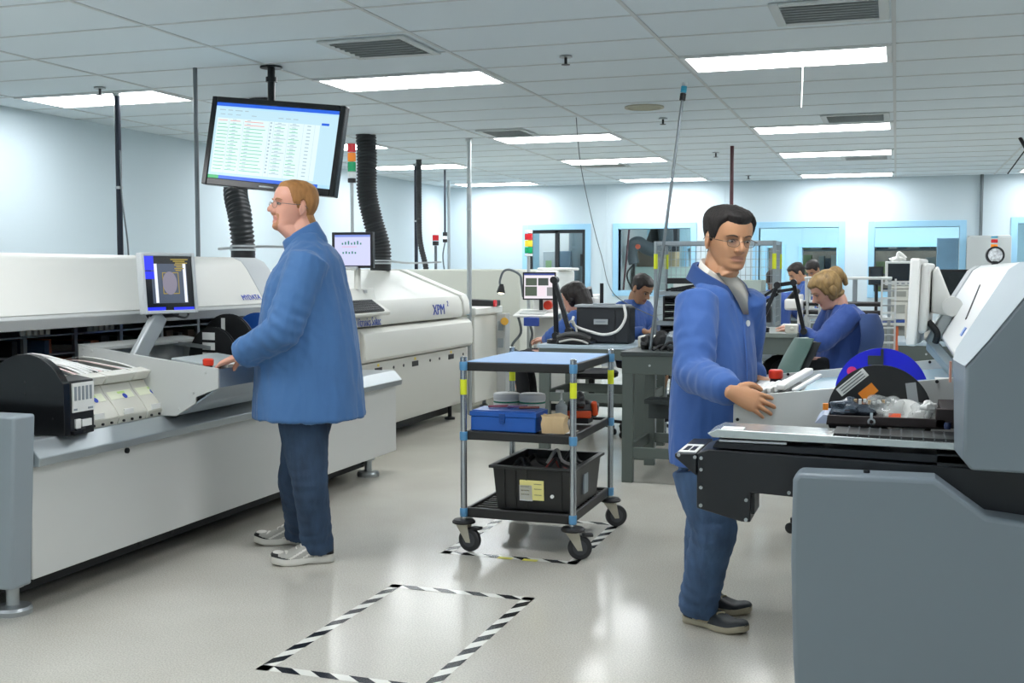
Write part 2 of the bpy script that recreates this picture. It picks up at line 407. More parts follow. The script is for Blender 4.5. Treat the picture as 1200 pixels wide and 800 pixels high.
pm = thing('pick_and_place_machine', 'long white and grey assembly machine along the left side with a raised hood', 'machine', (-4.2, 5.3, 0))
bm = new_bm(); prism(bm, [(-5.2, .14), (-3.34, .14), (-3.3, .845), (-5.2, .845)], 'y', 3.6, 3.72)
obj('end_cap', bm, M_mgrey, pm, bevel=.012, seg=3)
bm = new_bm(); box(bm, -4.9, -3.335, 3.72, 7.3, .155, .63); obj('base_panel', bm, M_mpanel, pm, bevel=.006)
bm = new_bm(); cyl(bm, (-3.336, 4.33, .6), (-3.325, 4.33, .6), .013); obj('panel_lock', bm, M_blackm, pm)
bm = new_bm(); box(bm, -4.85, -3.5, 3.8, 7.2, .06, .16)
for y in (4.5, 4.75, 5.9, 6.05, 6.9): cyl(bm, (-3.4, y, .12), (-3.4, y, .16), .012, n=8)
obj('undercarriage', bm, M_dkin, pm)
bm = new_bm(); prism(bm, [(-3.42, .625), (-3.29, .625), (-3.285, .66), (-3.345, .725), (-3.42, .725)], 'y', 3.72, 7.3)
obj('front_rail', bm, M_rail, pm, bevel=.004)
bm = new_bm(); box(bm, -3.9, -3.42, 3.72, 7.3, .63, .722); obj('feeder_deck', bm, M_rail, pm)
for i, (x, y) in enumerate(((-3.46, 3.74), (-3.46, 7.1))):
    bm = new_bm(); lathe(bm, [(.075, 0), (.078, .02), (.07, .032), (.03, .036), (.026, .04), (.026, .11), (.045, .112), (.045, .14)], (x, y, 0)); obj('levelling_foot', bm, M_alu, pm)
# dark interior with shelves of component trays
bm = new_bm(); box(bm, -4.75, -4.7, 3.72, 7.2, .63, 1.2); box(bm, -4.7, -3.9, 7.15, 7.2, .63, 1.2); box(bm, -4.7, -3.9, 3.72, 7.15, .63, .68); box(bm, -4.7, -3.9, 3.72, 3.76, .63, 1.16)
obj('inner_cavity', bm, M_dkin, pm)
bm = new_bm()
for z in (.86, .98, 1.08): box(bm, -4.7, -4.2, 3.8, 7.1, z, z + .008)
for k in range(9): box(bm, -4.22, -4.2, 3.9 + k * .38, 3.925 + k * .38, .68, 1.16)
obj('inner_rack', bm, M_alu, pm)
cols = [M_blueP, M_scrim, mat('rack_brown', '#5a463a', .7), M_cream, mat('rack_green', '#3f5a4c', .7), M_dkin, mat('rack_orange', '#b8603a', .6), _M['rack_brown'], M_dkin]
bm = new_bm(); rnd = random.Random(3)
for k in range(46):
    y = 3.82 + k * .07; z0 = rnd.choice((.868, .988, .69)); h = rnd.uniform(.03, .08); box(bm, -4.6, -4.25 + rnd.uniform(0, .06), y, y + rnd.uniform(.03, .075), z0, z0 + h, mi=rnd.randrange(len(cols)))
obj('inner_component', bm, cols, pm, smooth=0)['kind'] = 'stuff'
for k in range(9): bm = new_bm(); box(bm, -4.0, -3.985, 3.82 + k * .04, 3.845 + k * .04, 1.005 + .012 * (k % 2), 1.03 + .012 * (k % 2)); obj('inner_connector', bm, M_cream, pm)
for y0 in (4.52, 5.02):
    for k in range(5): bm = new_bm(); box(bm, -4.1, -4.09, y0 + k * .045, y0 + .028 + k * .045, 1.1, 1.16); obj('inner_connector', bm, M_cream, pm)
# hood
prof = [(-3.8, 1.158), (-3.765, 1.2), (-3.79, 1.215), (-3.93, 1.44), (-3.965, 1.482), (-4.03, 1.51), (-5.0, 1.51), (-5.0, 1.158)]
bm = new_bm(); prism(bm, prof[2:7] + [(-5.0, 1.205)], 'y', 3.5, 6.33); obj('hood', bm, M_mwhite, pm, bevel=.006)
bm = new_bm(); prism(bm, [(-3.785, 1.148), (-3.765, 1.2), (-3.79, 1.214), (-5.0, 1.204), (-5.0, 1.148)], 'y', 3.5, 6.33); obj('hood_lip', bm, M_mlip, pm, bevel=.004)
bm = new_bm(); prism(bm, [(a - .004, b) for a, b in prof], 'y', 6.332, 6.62); obj('hood_end', bm, mat('hood_end_grey', '#b2b7b9', .45), pm, bevel=.012)
bm = text_bm('MYDATA', .052, (-3.80, 6.08, 1.245), (0, 1, 0), (-.53, 0, .85), .002); obj('lettering', bm, M_ink, pm, smooth=0, label='small blue brand lettering')
bm = new_bm(); box(bm, -4.95, -3.95, 6.62, 7.25, .72, 1.22); obj('exit_cover', bm, M_mlip, pm, bevel=.02)
# swivel arm carrying the machine monitor
bm = new_bm(); bar(bm, (-3.62, 4.78, .96), (-3.6, 4.97, 1.2), .1, .035, up=(1, 0, 0)); box(bm, -3.72, -3.55, 4.7, 4.84, .93, .97); obj('monitor_bracket', bm, mat('bracket_grey', '#b9bfc0', .4, .3), pm, bevel=.008)
bm = new_bm(); cyl(bm, (-3.62, 4.9, 1.2), (-3.58, 5.08, 1.2), .02); tube(bm, [(-3.58, 4.98, 1.21), (-3.52, 5.06, 1.18), (-3.55, 5.14, 1.2), (-3.62, 5.14, 1.23)], .006); obj('tilt_joint', bm, M_blackm, pm)
def monitor(name, label, c, n, w, h, bez, th, mb, parts, tilt=0.0, depth_back=.03, roll=0.0):
    """flat monitor: c centre of the screen face, n horizontal facing, parts = [(u0,u1,v0,v1,material)] drawn on the lit screen"""
    c = V(c); n = V(n).normalized(); ex = V((0, 0, 1)).cross(n).normalized(); ez = V((0, 0, 1))
    if tilt: R = Matrix.Rotation(tilt, 3, ex); n = R @ n; ez = R @ ez
    if roll: R = Matrix.Rotation(roll, 3, n); ex = R @ ex; ez = R @ ez
    t = thing(name, label, 'monitor', c - ez * h / 2)
    bm = new_bm(); ey = -n
    obox(bm, c, ex, ey, ez, (-w / 2, w / 2), (.004, th), (-h / 2, h / 2))
    b = bez
    for a in (((-w / 2, -w / 2 + b), (-h / 2, h / 2)), ((w / 2 - b, w / 2), (-h / 2, h / 2)), ((-w / 2 + b, w / 2 - b), (h / 2 - b, h / 2)), ((-w / 2 + b, w / 2 - b), (-h / 2, -h / 2 + b))):
        obox(bm, c, ex, ey, ez, a[0], (-.006, .004), a[1])
    obox(bm, c, ex, ey, ez, (-w * .3, w * .3), (th, th + depth_back), (-h * .3, h * .3))
    obj('casing', bm, mb, t, bevel=.004)
    W, Hh = w - 2 * b, h - 2 * b; mats = []; bm = new_bm()
    for k, (u0, u1, v0, v1, m) in enumerate(parts):
        if m not in mats: mats.append(m)
        d = .003 - .0002 * min(k, 14) ; x0, x1, z0, z1 = (u0 - .5) * W, (u1 - .5) * W, (v0 - .5) * Hh, (v1 - .5) * Hh
        f = [c + ex * a + ey * d + ez * q for a, q in ((x0, z0), (x1, z0), (x1, z1), (x0, z1))]
        face(bm, [bm.verts.new(p) for p in f], mats.index(m))
    s = obj('screen', bm, mats, t, smooth=0)
    return t, ex, ey, ez
def E_(name, c, s=1.0): return mat('lit_' + name, '#050505', .25, emit=c, es=s)
eb, ew, ek, ey_, egr, ep = E_('blue', '#2530e8', 1.2), E_('pale', '#dfe4f2', 1.1), E_('near_black', '#15181c', .6), E_('amber', '#b09a3a', .8), E_('slate', '#525d70', .8), E_('board', '#8f8a9b', .8)
P = [(0, 1, 0, 1, ek), (.14, .88, .13, .86, egr), (0, .2, .74, 1, eb), (0, .22, .58, .72, eb), (.2, .26, .14, .86, ew), (.8, .86, .14, .86, ew),
     (.36, .7, .3, .7, ey_), (.375, .685, .315, .685, egr)]
for k, (a, b) in enumerate(((.55, .92), (.6, .85), (.64, .9), (.62, .8), (.66, .78), (.62, .82), (.64, .76))): P.append((a, b, .93 - k * .034, .95 - k * .034, ey_))
P += [(0, .38, 0, .06, eb), (.55, .98, 0, .05, eb)]
mt, ex, ey, ez = monitor('machine_monitor', 'small square monitor on the white left machine showing a grey board image', (-3.56, 5.0, 1.36), (.956, -.29, 0), .335, .315, .018, .04, mat('monitor_grey', '#c6cbcd', .4), P, tilt=-.09)
bm = new_bm(); R = [V((-3.56, 5.0, 1.36)) + ex * (.045 * math.cos(t_) * (1 if True else 0)) + ez * (.06 * math.sin(t_)) - ey * .0015 for t_ in [2 * PI * k / 28 for k in range(28)]]
face(bm, [bm.verts.new(p) for p in R]); obj('board_image', bm, ep, mt, smooth=0)
bm = new_bm(); obox(bm, (-3.56, 5.0, 1.36), ex, ey, ez, (.1675, .176), (.01, .025), (-.13, -.11)); obj('side_button', bm, M_black, mt)

# black reel drum on the feeder deck
rd = thing('reel_drum', 'black domed reel cover at the near end of the left machine deck', 'reel cover', (-3.7, 4.0, .722))
dome = [(-3.72, .7265), (-3.3, .7265), (-3.3, .95)] + [(-3.5 + .215 * math.cos(a), .862 + .208 * math.sin(a)) for a in [math.radians(26 + 7 * k) for k in range(22)]] + [(-3.72, .84)]
bm = new_bm(); prism(bm, [(-4.2, .722), (-3.31, .722), (-3.31, .955), (-3.4, .97), (-3.46, .90), (-4.2, .86)], 'y', 3.92, 4.085); obj('drum_body', bm, M_black, rd, bevel=.004)
for k, yy in enumerate((3.955, 3.985, 4.015, 4.045)):
    bm = new_bm(); annulus(bm, (-3.56, yy, .915), (0, 1, 0), .06, .135 - .01 * (k % 2), .006, 40); obj('inner_reel', bm, [M_black, M_label, M_black, mat('tape_pink', '#d8c0bd', .5)][k], rd)
bm = new_bm(); prism(bm, dome, 'y', 3.885, 3.925)
for q in ((-3.5, .95), (-3.5, .9), (-3.36, .8)): screw(bm, (q[0], 3.885, q[1]), (0, 1, 0))
obj('side_plate', bm, mat('black_gloss_plate', '#0d0e10', .22), rd, bevel=.008, seg=3)
bm = new_bm(); box(bm, -3.312, -3.304, 3.945, 4.08, .82, .945); obj('front_label', bm, M_label, rd)
M_gpr = mat('grey_print', '#8c949a', .6); bm = new_bm()
for k in range(5): box(bm, -3.304, -3.302, 3.955 + k * .024, 3.969 + k * .024, .87, .93)
obj('label_print', bm, M_gpr, rd)
for a_, b_ in ((3.95, 3.97), (4.04, 4.07)): bm = new_bm(); box(bm, -3.304, -3.302, a_, b_, .828, .836); obj('label_print', bm, M_gpr, rd)
bm = new_bm(); box(bm, -3.31, -3.302, 3.96, 3.99, .75, .79); box(bm, -3.31, -3.302, 4.0, 4.06, .755, .785); obj('small_sticker', bm, M_label, rd)
bm = new_bm(); box(bm, -3.36, -3.29, 3.93, 3.99, .7265, .742); cyl(bm, (-3.31, 3.96, .74), (-3.31, 4.02, .74), .012); obj('latch', bm, M_blackm, rd)

# three feeder modules side by side
def feeder(k):
    y0 = 4.10 + k * .205; y1 = y0 + .2
    t = thing('tape_feeder', ['feeder module next to the black reel cover', 'middle one of the three cream feeder modules', 'feeder module beside the grey trolley side plate'][k], 'feeder', (-3.55, (y0 + y1) / 2, .722), group='cream feeder modules on the left deck')
    bm = new_bm(); prism(bm, [(-3.9, .722), (-3.36, .722), (-3.345, .76), (-3.37, .8), (-3.43, .865), (-3.45, .9), (-3.9, .93)], 'y', y0, y1); obj('feeder_body', bm, M_cream, t, bevel=.004)
    bm = new_bm(); prism(bm, [(-3.47, .90), (-3.43, .905), (-3.405, .945), (-3.47, .96)], 'y', y0 + .003, y1 - .003); obj('handle_bar', bm, mat('feeder_handle', '#d8d7cf', .35), t, bevel=.005)
    d = V((.06, 0, -.065)).normalized(); nrm = V((.065, 0, .06)).normalized(); o = V((-3.43, y0, .865))
    bm = new_bm(); obox(bm, o, (0, 1, 0), d, nrm, (.01, .18), (.0, .045), (.0005, .002)); obj('panel_sticker', bm, mat('feeder_sticker', '#dfe3c9', .5), t)
    bm = new_bm(); obox(bm, o, (0, 1, 0), d, nrm, (.06 + .02 * k, .13), (.006, .018), (.002, .003)); obj('green_mark', bm, mat('pale_green', '#c3e08a', .5), t)
    bm = new_bm(); disc(bm, o + d * .034 + V((0, .115, 0)) + nrm * .0025, nrm, .014, .002, 16); obj('blue_badge', bm, M_ink, t)
    bm = new_bm(); box(bm, -3.349, -3.343, y0 + .03, y0 + .095, .765, .79); obj('barcode_label', bm, M_label, t)
    bm = new_bm()
    for q in (.03, .09, .15): cyl(bm, (-3.352, y0 + q, .738), (-3.344, y0 + q, .738), .006, n=8)
    obj('screw', bm, M_blackm, t)
    rr = random.Random(k + 5); mats = [M_label, M_black, mat('tape_pink', '#d8c0bd', .5), M_label]
    for q in range(5):
        yy = y0 + .02 + q * .037; bm = new_bm(); h = .96 + rr.uniform(0, .03)
        pts = [(-3.47, yy, .95), (-3.6, yy, h), (-3.8, yy, h + .02), (-4.0, yy, h - .02)]; P_ = catmull(pts, 5)
        loft(bm, [[p + V((0, a, b)) for a, b in ((-.011, 0), (.011, 0), (.011, .0015), (-.011, .0015))] for p in P_])
        obj('component_tape', bm, mats[(q + k) % 4], t)
    return t
for k in range(3): last_feeder = feeder(k)
bm = new_bm(); cyl(bm, (-3.43, 4.69, .95), (-3.43, 4.69, .98), .018); obj('black_knob', bm, M_black, last_feeder)
for k in range(4):
    bm = new_bm(); y = 4.12 + k * .03; tube(bm, [(-3.95, y - .05, .93), (-3.8, y + .02, 1.0 + .012 * k), (-3.62, y + .1, 1.0), (-3.5, y + .17, .955)], .006)
    o = obj('tape_strip', bm, M_label); tag(o, ['white cover tape looping highest beside the black reel cover', 'white cover tape second from the black reel cover', 'white cover tape third from the black reel cover', 'white cover tape arching over the middle feeder'][k], 'tape', 'white cover tapes over the feeders')

# feeder trolley pushed into the machine
ft = thing('feeder_trolley', 'open grey feeder trolley the man in sneakers is pushing into the left machine', 'trolley', (-3.5, 5.0, .72))
side = [(-3.83, 1.06), (-3.5, 1.018), (-3.03, .962), (-3.03, .868), (-3.155, .822), (-3.16, .79), (-3.27, .726), (-3.42, .726), (-3.83, .74)]
for y in (4.62, 5.48):
    bm = new_bm(); prism(bm, side, 'y', y, y + .012)
    for q in ((-3.8, 1.04), (-3.8, 1.0), (-3.1, .94), (-3.17, .84), (-3.25, .76), (-3.75, 1.03)): screw(bm, (q[0], y, q[1]), (0, 1, 0), .007)
    obj('side_plate', bm, mat('trolley_grey', '#b9bcba', .4), ft, bevel=.002)
bm = new_bm(); box(bm, -3.045, -3.03, 4.632, 5.48, .87, .958); prism(bm, [(-3.045, .87), (-3.03, .87), (-3.155, .79), (-3.17, .79)], 'y', 4.632, 5.48); prism(bm, [(-3.17, .79), (-3.155, .79), (-3.26, .73), (-3.275, .73)], 'y', 4.632, 5.48)
obj('front_panel', bm, mat('trolley_panel', '#9aa6b0', .3, .4), ft)
bm = new_bm(); box(bm, -3.84, -3.82, 4.632, 5.48, .75, 1.06); prism(bm, [(-3.83, 1.06), (-3.83, 1.045), (-3.72, 1.03), (-3.72, 1.045)], 'y', 4.632, 5.48); obj('rear_rim', bm, _M['trolley_grey'], ft)
bm = new_bm(); prism(bm, [(-3.82, .9), (-3.05, .88), (-3.05, .868), (-3.82, .888)], 'y', 4.632, 5.48); obj('tray_floor', bm, mat('tray_dark_glass', '#3d4a4c', .12), ft)
bm = new_bm(); prism(bm, [(-3.42, .99), (-3.05, .945), (-3.05, .935), (-3.42, .978)], 'y', 4.8, 5.2); box(bm, -3.42, -3.05, 4.8, 5.2, .88, .935); obj('inner_shelf', bm, mat('tray_light', '#b3bcbd', .3), ft, bevel=.004)
bm = new_bm(); box(bm, -3.72, -3.55, 4.75, 4.78, .9, .91); obj('orange_label', bm, mat('orange_sticker', '#e88a4a', .5), ft)
bm = new_bm(); bar(bm, (-3.75, 5.3, 1.03), (-3.1, 5.3, .965), .02, .02); obj('guide_rail', bm, M_alu, ft)
bm = new_bm(); lathe(bm, [(.02, 0), (.02, .02)], (-3.11, 4.66, .952)); obj('stop_button_base', bm, M_black, ft)
bm = new_bm(); lathe(bm, [(.024, .02), (.026, .03), (.026, .048), (.02, .053)], (-3.11, 4.66, .952)); obj('stop_button', bm, M_red, ft, label='red stop button')
bm = new_bm(); bar(bm, (-3.055, 4.7, .966), (-3.055, 5.4, .966), .05, .016); obj('push_rail', bm, M_white, ft, bevel=.004)

# component reels
def reel(name, label, c, ax, r, m, th=.018, hub=.3, group=None, windows=True, mhub=None):
    t = thing(name, label, 'reel', V(c) - V((0, 0, r)), group=group)
    axv = V(ax).normalized()
    for s, nm in ((-1, 'flange'), (1, 'flange')):
        bm = new_bm(); annulus(bm, V(c) + axv * s * th / 2, ax, r * .15, r, .002, 48); obj(nm, bm, m, t)
    bm = new_bm(); annulus(bm, c, ax, r * .1, r * hub, th, 32); obj('hub', bm, mhub or m, t)
    bm = new_bm(); annulus(bm, c, ax, r * (hub + .02), r * .85, th * .8, 40); obj('wound_tape', bm, mat('reel_tape', '#26282b', .5), t)
    return t, axv
r1, a = reel('component_reel', 'black component reel with white stickers, left of the ginger man hand', (-3.5, 5.3, .93), (.25, 1, 0), .19, M_black, group='reels standing in the left machine')
s, u = frame_of(a); c0 = V((-3.5, 5.3, .93)) - a * .012
for k in range(3):
    bm = new_bm(); obox(bm, c0 + V((0, 0, .14 - .055 * k)), V((1, -.25, 0)).normalized(), a, (0, 0, 1), (-.075, .02), (-.001, .001), (-.02, .02)); obj('white_sticker', bm, M_label, r1)
r2, a = reel('component_reel', 'taller black reel right behind the stickered reel on the left machine', (-3.6, 5.6, .955), (.25, 1, 0), .225, M_black, group='reels standing in the left machine')
bm = new_bm(); obox(bm, V((-3.6, 5.6, .955)) - a * .012, V((1, -.25, 0)).normalized(), a, (0, 0, 1), (-.045, -.015), (-.001, .001), (.1, .2)); obj('white_sticker', bm, M_label, r2)
reel('component_reel', 'blue component reel partly hidden by the blue sleeve of the ginger man', (-3.62, 5.95, .96), (.25, 1, 0), .215, M_blueP, group='reels standing in the left machine')
# ================================================================ hanging monitor
tc_, tex, tez = V((-3.693, 6.264, 2.201)), V((.99373, .01873, -.11019)), V((.10792, .09557, .98955)); tn = tex.cross(tez)
tv = thing('hanging_monitor', 'large wide monitor hanging from the ceiling on a black pole, showing a table', 'monitor', (-3.74, 6.33, 1.9))
W_, H_ = .93, .56
bm = new_bm(); obox(bm, tc_, tex, tn, tez, (-W_ / 2, W_ / 2), (-.06, -.005), (-H_ / 2, H_ / 2)); obox(bm, tc_, tex, tn, tez, (-.2, .2), (-.1, -.06), (-.15, .15))
for a in (((-W_ / 2, -W_ / 2 + .035), (-H_ / 2, H_ / 2)), ((W_ / 2 - .035, W_ / 2), (-H_ / 2, H_ / 2)), ((-W_ / 2 + .035, W_ / 2 - .035), (H_ / 2 - .035, H_ / 2)), ((-W_ / 2 + .035, W_ / 2 - .035), (-H_ / 2, -H_ / 2 + .045))):
    obox(bm, tc_, tex, tn, tez, a[0], (-.006, .006), a[1])
obj('casing', bm, mat('gloss_black', '#121316', .2), tv, bevel=.005)
bg, bl, tl, gn, rd_, gy, wh = E_('sky', '#bfe2f0', .95), E_('window_blue', '#2a62d8', 1), E_('toolbar', '#a9d3f2', 1.05), E_('row_green', '#55c29a', 1), E_('row_red', '#e08a80', 1), E_('row_grey', '#9fb9c6', 1), E_('cell', '#d9eef1', 1.0)
ms = [bg, bl, tl, gn, rd_, gy, wh, E_('start_green', '#3fae6a', 1)]; bm = new_bm()
x0, x1, z0, z1 = -W_ / 2 + .035, W_ / 2 - .035, -H_ / 2 + .045, H_ / 2 - .035
def scr(u0, u1, v0, v1, mi, lay):
    f = [(x0 + (x1 - x0) * u0, z0 + (z1 - z0) * v0), (x0 + (x1 - x0) * u1, z0 + (z1 - z0) * v0), (x0 + (x1 - x0) * u1, z0 + (z1 - z0) * v1), (x0 + (x1 - x0) * u0, z0 + (z1 - z0) * v1)]
    face(bm, [bm.verts.new(tc_ + tex * a + tez * b + tn * (-.004 + lay * .0006)) for a, b in f], mi)
scr(0, 1, 0, 1, 0, 0); scr(0, 1, .955, 1, 1, 1); scr(0, 1, .93, .955, 2, 1); scr(0, 1, 0, .045, 1, 1); scr(0, .09, 0, .045, 7, 2); scr(.9, 1, 0, .045, 2, 2)
scr(.02, .86, .08, .8, 6, 1); scr(.87, .93, .8, .83, 1, 2)
rr = random.Random(11)
for k in range(15):
    v = .77 - k * .046
    for a, b, c_ in ((.03, .12, 3), (.13, .23, 3), (.25, .43, 3 if k != 1 else 4), (.5, .6, 3 if k % 2 else 5), (.62, .71, 3 if k % 3 else 5)):
        mi = 4 if k == 0 and a < .4 else c_
        scr(a, b - rr.uniform(0, .03), v - .004, v + .004, mi, 3)
        if a > .1: scr(a + .02, a + .05, v + .012, v + .02, 5, 3)
    scr(.46, .475, v, v + .02, 5, 3); scr(.76, .79, v, v + .012, 5, 3)
for a in (.12, .24, .45, .49, .61, .73, .82): scr(a, a + .0015, .08, .8, 5, 2)
for k, (a, b) in enumerate(((.03, .08), (.1, .14), (.16, .22), (.24, .27))): scr(a, b, .9, .912, 5, 2)
for a in (.04, .1, .17, .3, .52, .58, .64): scr(a, a + .04, .845, .855, 5, 2)
obj('screen', bm, ms, tv, smooth=0)
bm = new_bm(); obox(bm, tc_, tex, tn, tez, (-.05, .05), (.006, .007), (-H_ / 2 + .015, -H_ / 2 + .024)); obj('badge', bm, M_alu, tv)
bm = new_bm()
for a, b, c_ in ((-W_ / 2 - .01, 0, .02), (-W_ / 2 - .01, .12, .02)): obox(bm, tc_, tex, tn, tez, (a, a + .012), (-.05, -.03), (b, b + .02))
obj('side_bracket', bm, M_blackm, tv)
bm = new_bm(); cyl(bm, (-3.785, 6.42, CEIL), (-3.77, 6.39, 2.2), .024); box(bm, -3.87, -3.67, 6.33, 6.39, 2.1, 2.3); obj('ceiling_pole', bm, M_blackm, tv)
bm = new_bm(); cyl(bm, (-3.785, 6.42, 2.62), (-3.785, 6.42, 2.65), .036); lathe(bm, [(.07, 0), (.07, .01), (.03, .014)], (-3.785, 6.42, CEIL - .014)); obj('pole_collar', bm, M_blackm, tv)

# ================================================================ hoses, poles, beacons
M_hose = mat('hose_black', '#24282a', .5)
M_zinc = mat('zinc_clamp', '#c3c7c8', .35, .7)
def hose(name, label, pts, r, pitch=.03, group=None, clamp=None, foot=None):
    t = thing(name, label, 'hose', pts[-1], group=group); bm = new_bm()
    P_ = catmull(pts, 12); L = sum((a - b).length for a, b in zip(P_, P_[1:])); n = int(L / pitch * 4); dense = []
    acc = [0]
    for a, b in zip(P_, P_[1:]): acc.append(acc[-1] + (b - a).length)
    j = 0
    for i in range(n + 1):
        s = L * i / n
        while j < len(P_) - 2 and acc[j + 1] < s: j += 1
        f = (s - acc[j]) / max(1e-6, acc[j + 1] - acc[j]); dense.append(P_[j].lerp(P_[j + 1], f))
    rf = [1.0, .93, .84, .93]
    tube(bm, dense, r, n=28, k=1, rf=lambda i, n_: r * rf[i % 4]); obj('corrugated_tube', bm, M_hose, t, smooth=180)
    if clamp:
        bm = new_bm(); e = V(pts[-1]); cyl(bm, e + V((0, 0, .06)), e + V((0, 0, .075)), r * 1.06, n=28); cyl(bm, e + V((0, 0, .085)), e + V((0, 0, .1)), r * 1.04, n=28); obj('hose_clamp', bm, M_zinc, t)
        bm = new_bm(); cyl(bm, e, e + V((0, 0, .07)), r * .98, n=28); obj('outlet_collar', bm, M_black, t)
    return t
h1 = atd(285, 306, 8.0); h1.z = 1.505
hose('exhaust_hose', 'thick black corrugated hose rising behind the ginger man from the left machine hood', [h1 + V((-.2, .6, 1.24)), h1 + V((-.16, .5, .9)), h1 + V((-.12, .12, .55)), h1 + V((-.02, 0, .3)), h1 + V((0, 0, .12)), h1], .086, group='thick black exhaust hoses', clamp=True)
h2 = atd(446, 314, 10.8); h2.z = 1.43
hose('exhaust_hose', 'thick black corrugated hose rising from the oven beside the tricolour beacon', [V((-4.82, 9.9, CEIL)), atd(430, 190, 10.8), atd(430, 225, 10.8), atd(437, 258, 10.8), atd(446, 290, 10.8), h2], .1, group='thick black exhaust hoses', clamp=True)
hose('exhaust_hose', 'thin black hose curving behind the oven next to the dark poles', [atd(491, 200, 13.2) + V((0, 0, .33)), atd(491, 235, 13.2), atd(492, 280, 13.2), atd(499, 313, 13.2), atd(502, 345, 13.2)], .034, pitch=.03)
bm = new_bm(); tube(bm, [h1 + V((-.2, 0, .075)), h1 + V((-.09, -.0, .08)), h1 + V((.15, .05, .09)), h1 + V((.5, .2, .08))], .009); tag(obj('guy_wire', bm, M_zinc), 'grey wire running sideways from the left hose clamp', 'wire')
bm = new_bm(); tube(bm, [h2 + V((-.1, 0, .08)), h2 + V((.1, 0, .085)), h2 + V((.25, .1, .07)), h2 + V((.5, .3, .08))], .009); tag(obj('guy_wire', bm, M_zinc), 'grey wire running right from the oven hose clamp', 'wire')
M_navy = mat('navy_pole', '#252b38', .4, .3); M_gpole = mat('grey_pole', '#6c7478', .4, .5); M_spole = mat('silver_pole', '#b4babc', .35, .6); M_dred = mat('dark_red_pole', '#4e2229', .4)
def pole(name, label, a, b, r, m, collar=True, group=None):
    t = thing(name, label, 'pole', b, group=group); bm = new_bm(); cyl(bm, b, a, r, n=12); obj('pole_tube', bm, m, t)
    if collar:
        bm = new_bm(); d = (V(b) - V(a)).normalized(); cyl(bm, V(a) + d * .0, V(a) + d * .03, r * 1.5, n=12); q = V(a).lerp(V(b), .25); cyl(bm, q, q + d * .02, r * 1.25, n=12); obj('collar', bm, M_zinc, t)
    return t
pole('power_pole', 'dark navy pole behind the left machine near the wall, with a thin cable', (-5.39, 6.98, CEIL), (-5.39, 6.98, 0), .022, M_navy)
bm = new_bm(); tube(bm, [(-5.37, 6.97, 2.3), (-5.35, 6.96, 1.95), (-5.3, 6.95, 1.6), (-5.31, 6.96, 1.3), (-5.36, 6.98, 1.1)], .006); tag(obj('power_cable', bm, M_gpole), 'thin grey cable hanging along the navy pole', 'cable')
pole('support_pole', 'thin grey pole rising from the left machine hood just left of the hanging monitor', (-4.28, 6.32, CEIL), (-4.28, 6.32, 1.512), .014, M_gpole, False)
pole('support_pole', 'tall bright silver pole at the right end of the white oven', (-3.99, 10.48, CEIL), (-3.99, 10.48, 0), .024, M_spole)
pole('support_pole', 'thin dark pole left of the thin black hose behind the oven', (-5.54, 12.74, CEIL), (-5.54, 12.74, 0), .022, M_navy)
p1 = atd(513, 220, 16); pole('conduit', 'pale thin conduit above the red beacon in the back left corner', (-6.1, 15.2, CEIL), (-6.1, 15.2, 0), .02, M_spole, False)
M_bw, M_br, M_bo, M_bg = mat('beacon_white', '#e8eeee', .3), mat('beacon_red', '#c8232b', .25, emit='#c8232b', es=.12), mat('beacon_orange', '#f08a24', .25, emit='#f08a24', es=.2), mat('beacon_green', '#0f9c62', .25, emit='#0f9c62', es=.12)
M_bb, M_by = mat('beacon_blue', '#3aa6c8', .3), mat('beacon_yellow', '#f0d23a', .3, emit='#f0d23a', es=.1)
def beacon(name, label, top, segs, r, foot, rp, mp, lean=None):
    """segs: (height, material) from the top down"""
    t = thing(name, label, 'signal light', foot); z = V(top); d = (V(foot) - V(top)).normalized()
    for h, m in segs:
        bm = new_bm(); cyl(bm, z + d * .003, z + d * (h - .003), r, n=18)
        cyl(bm, z + d * (h * .45), z + d * (h * .55), r * 1.05, n=18)
        obj('lamp_segment', bm, m, t, bevel=.003); z = z + d * h
    bm = new_bm(); cyl(bm, z, foot, rp, n=12); obj('beacon_pole', bm, mp, t)
    return t
b0 = atd(412, 168, 9.4); bf = V((b0.x, b0.y, 1.43))
beacon('tricolour_beacon', 'red, orange and green signal tower on a pole beside the oven hose', b0, [(.075, M_br), (.075, M_bo), (.085, M_bg), (.05, M_bw), (.04, M_black)], .034, bf, .014, M_spole)
b0 = atd(510.5, 275, 13); beacon('red_beacon', 'small red beacon on a grey pole behind the oven', b0, [(.07, M_br), (.055, M_black)], .036, V((b0.x, b0.y, 0)), .016, M_gpole)
pt = V((-5.64, 13.97, CEIL)); b0 = atd(521.5, 272, 14.6)
t = thing('hanging_tool', 'black and white tool tip hanging on a dark rod right of the red beacon', 'hanging light', b0)
bm = new_bm(); cyl(bm, (b0.x, b0.y, CEIL), b0, .013, n=10); obj('hanging_rod', bm, M_navy, t)
bm = new_bm(); cyl(bm, b0, b0 - V((0, 0, .05)), .03); cyl(bm, b0 - V((0, 0, .09)), b0 - V((0, 0, .13)), .03); obj('tip_band', bm, M_black, t)
bm = new_bm(); cyl(bm, b0 - V((0, 0, .05)), b0 - V((0, 0, .09)), .03); obj('tip_body', bm, M_bw, t)
bm = new_bm(); tube(bm, [b0 - V((0, 0, .13)), b0 - V((.03, 0, .3)), b0 - V((.01, 0, .5))], .01); obj('tip_cord', bm, M_gpole, t)
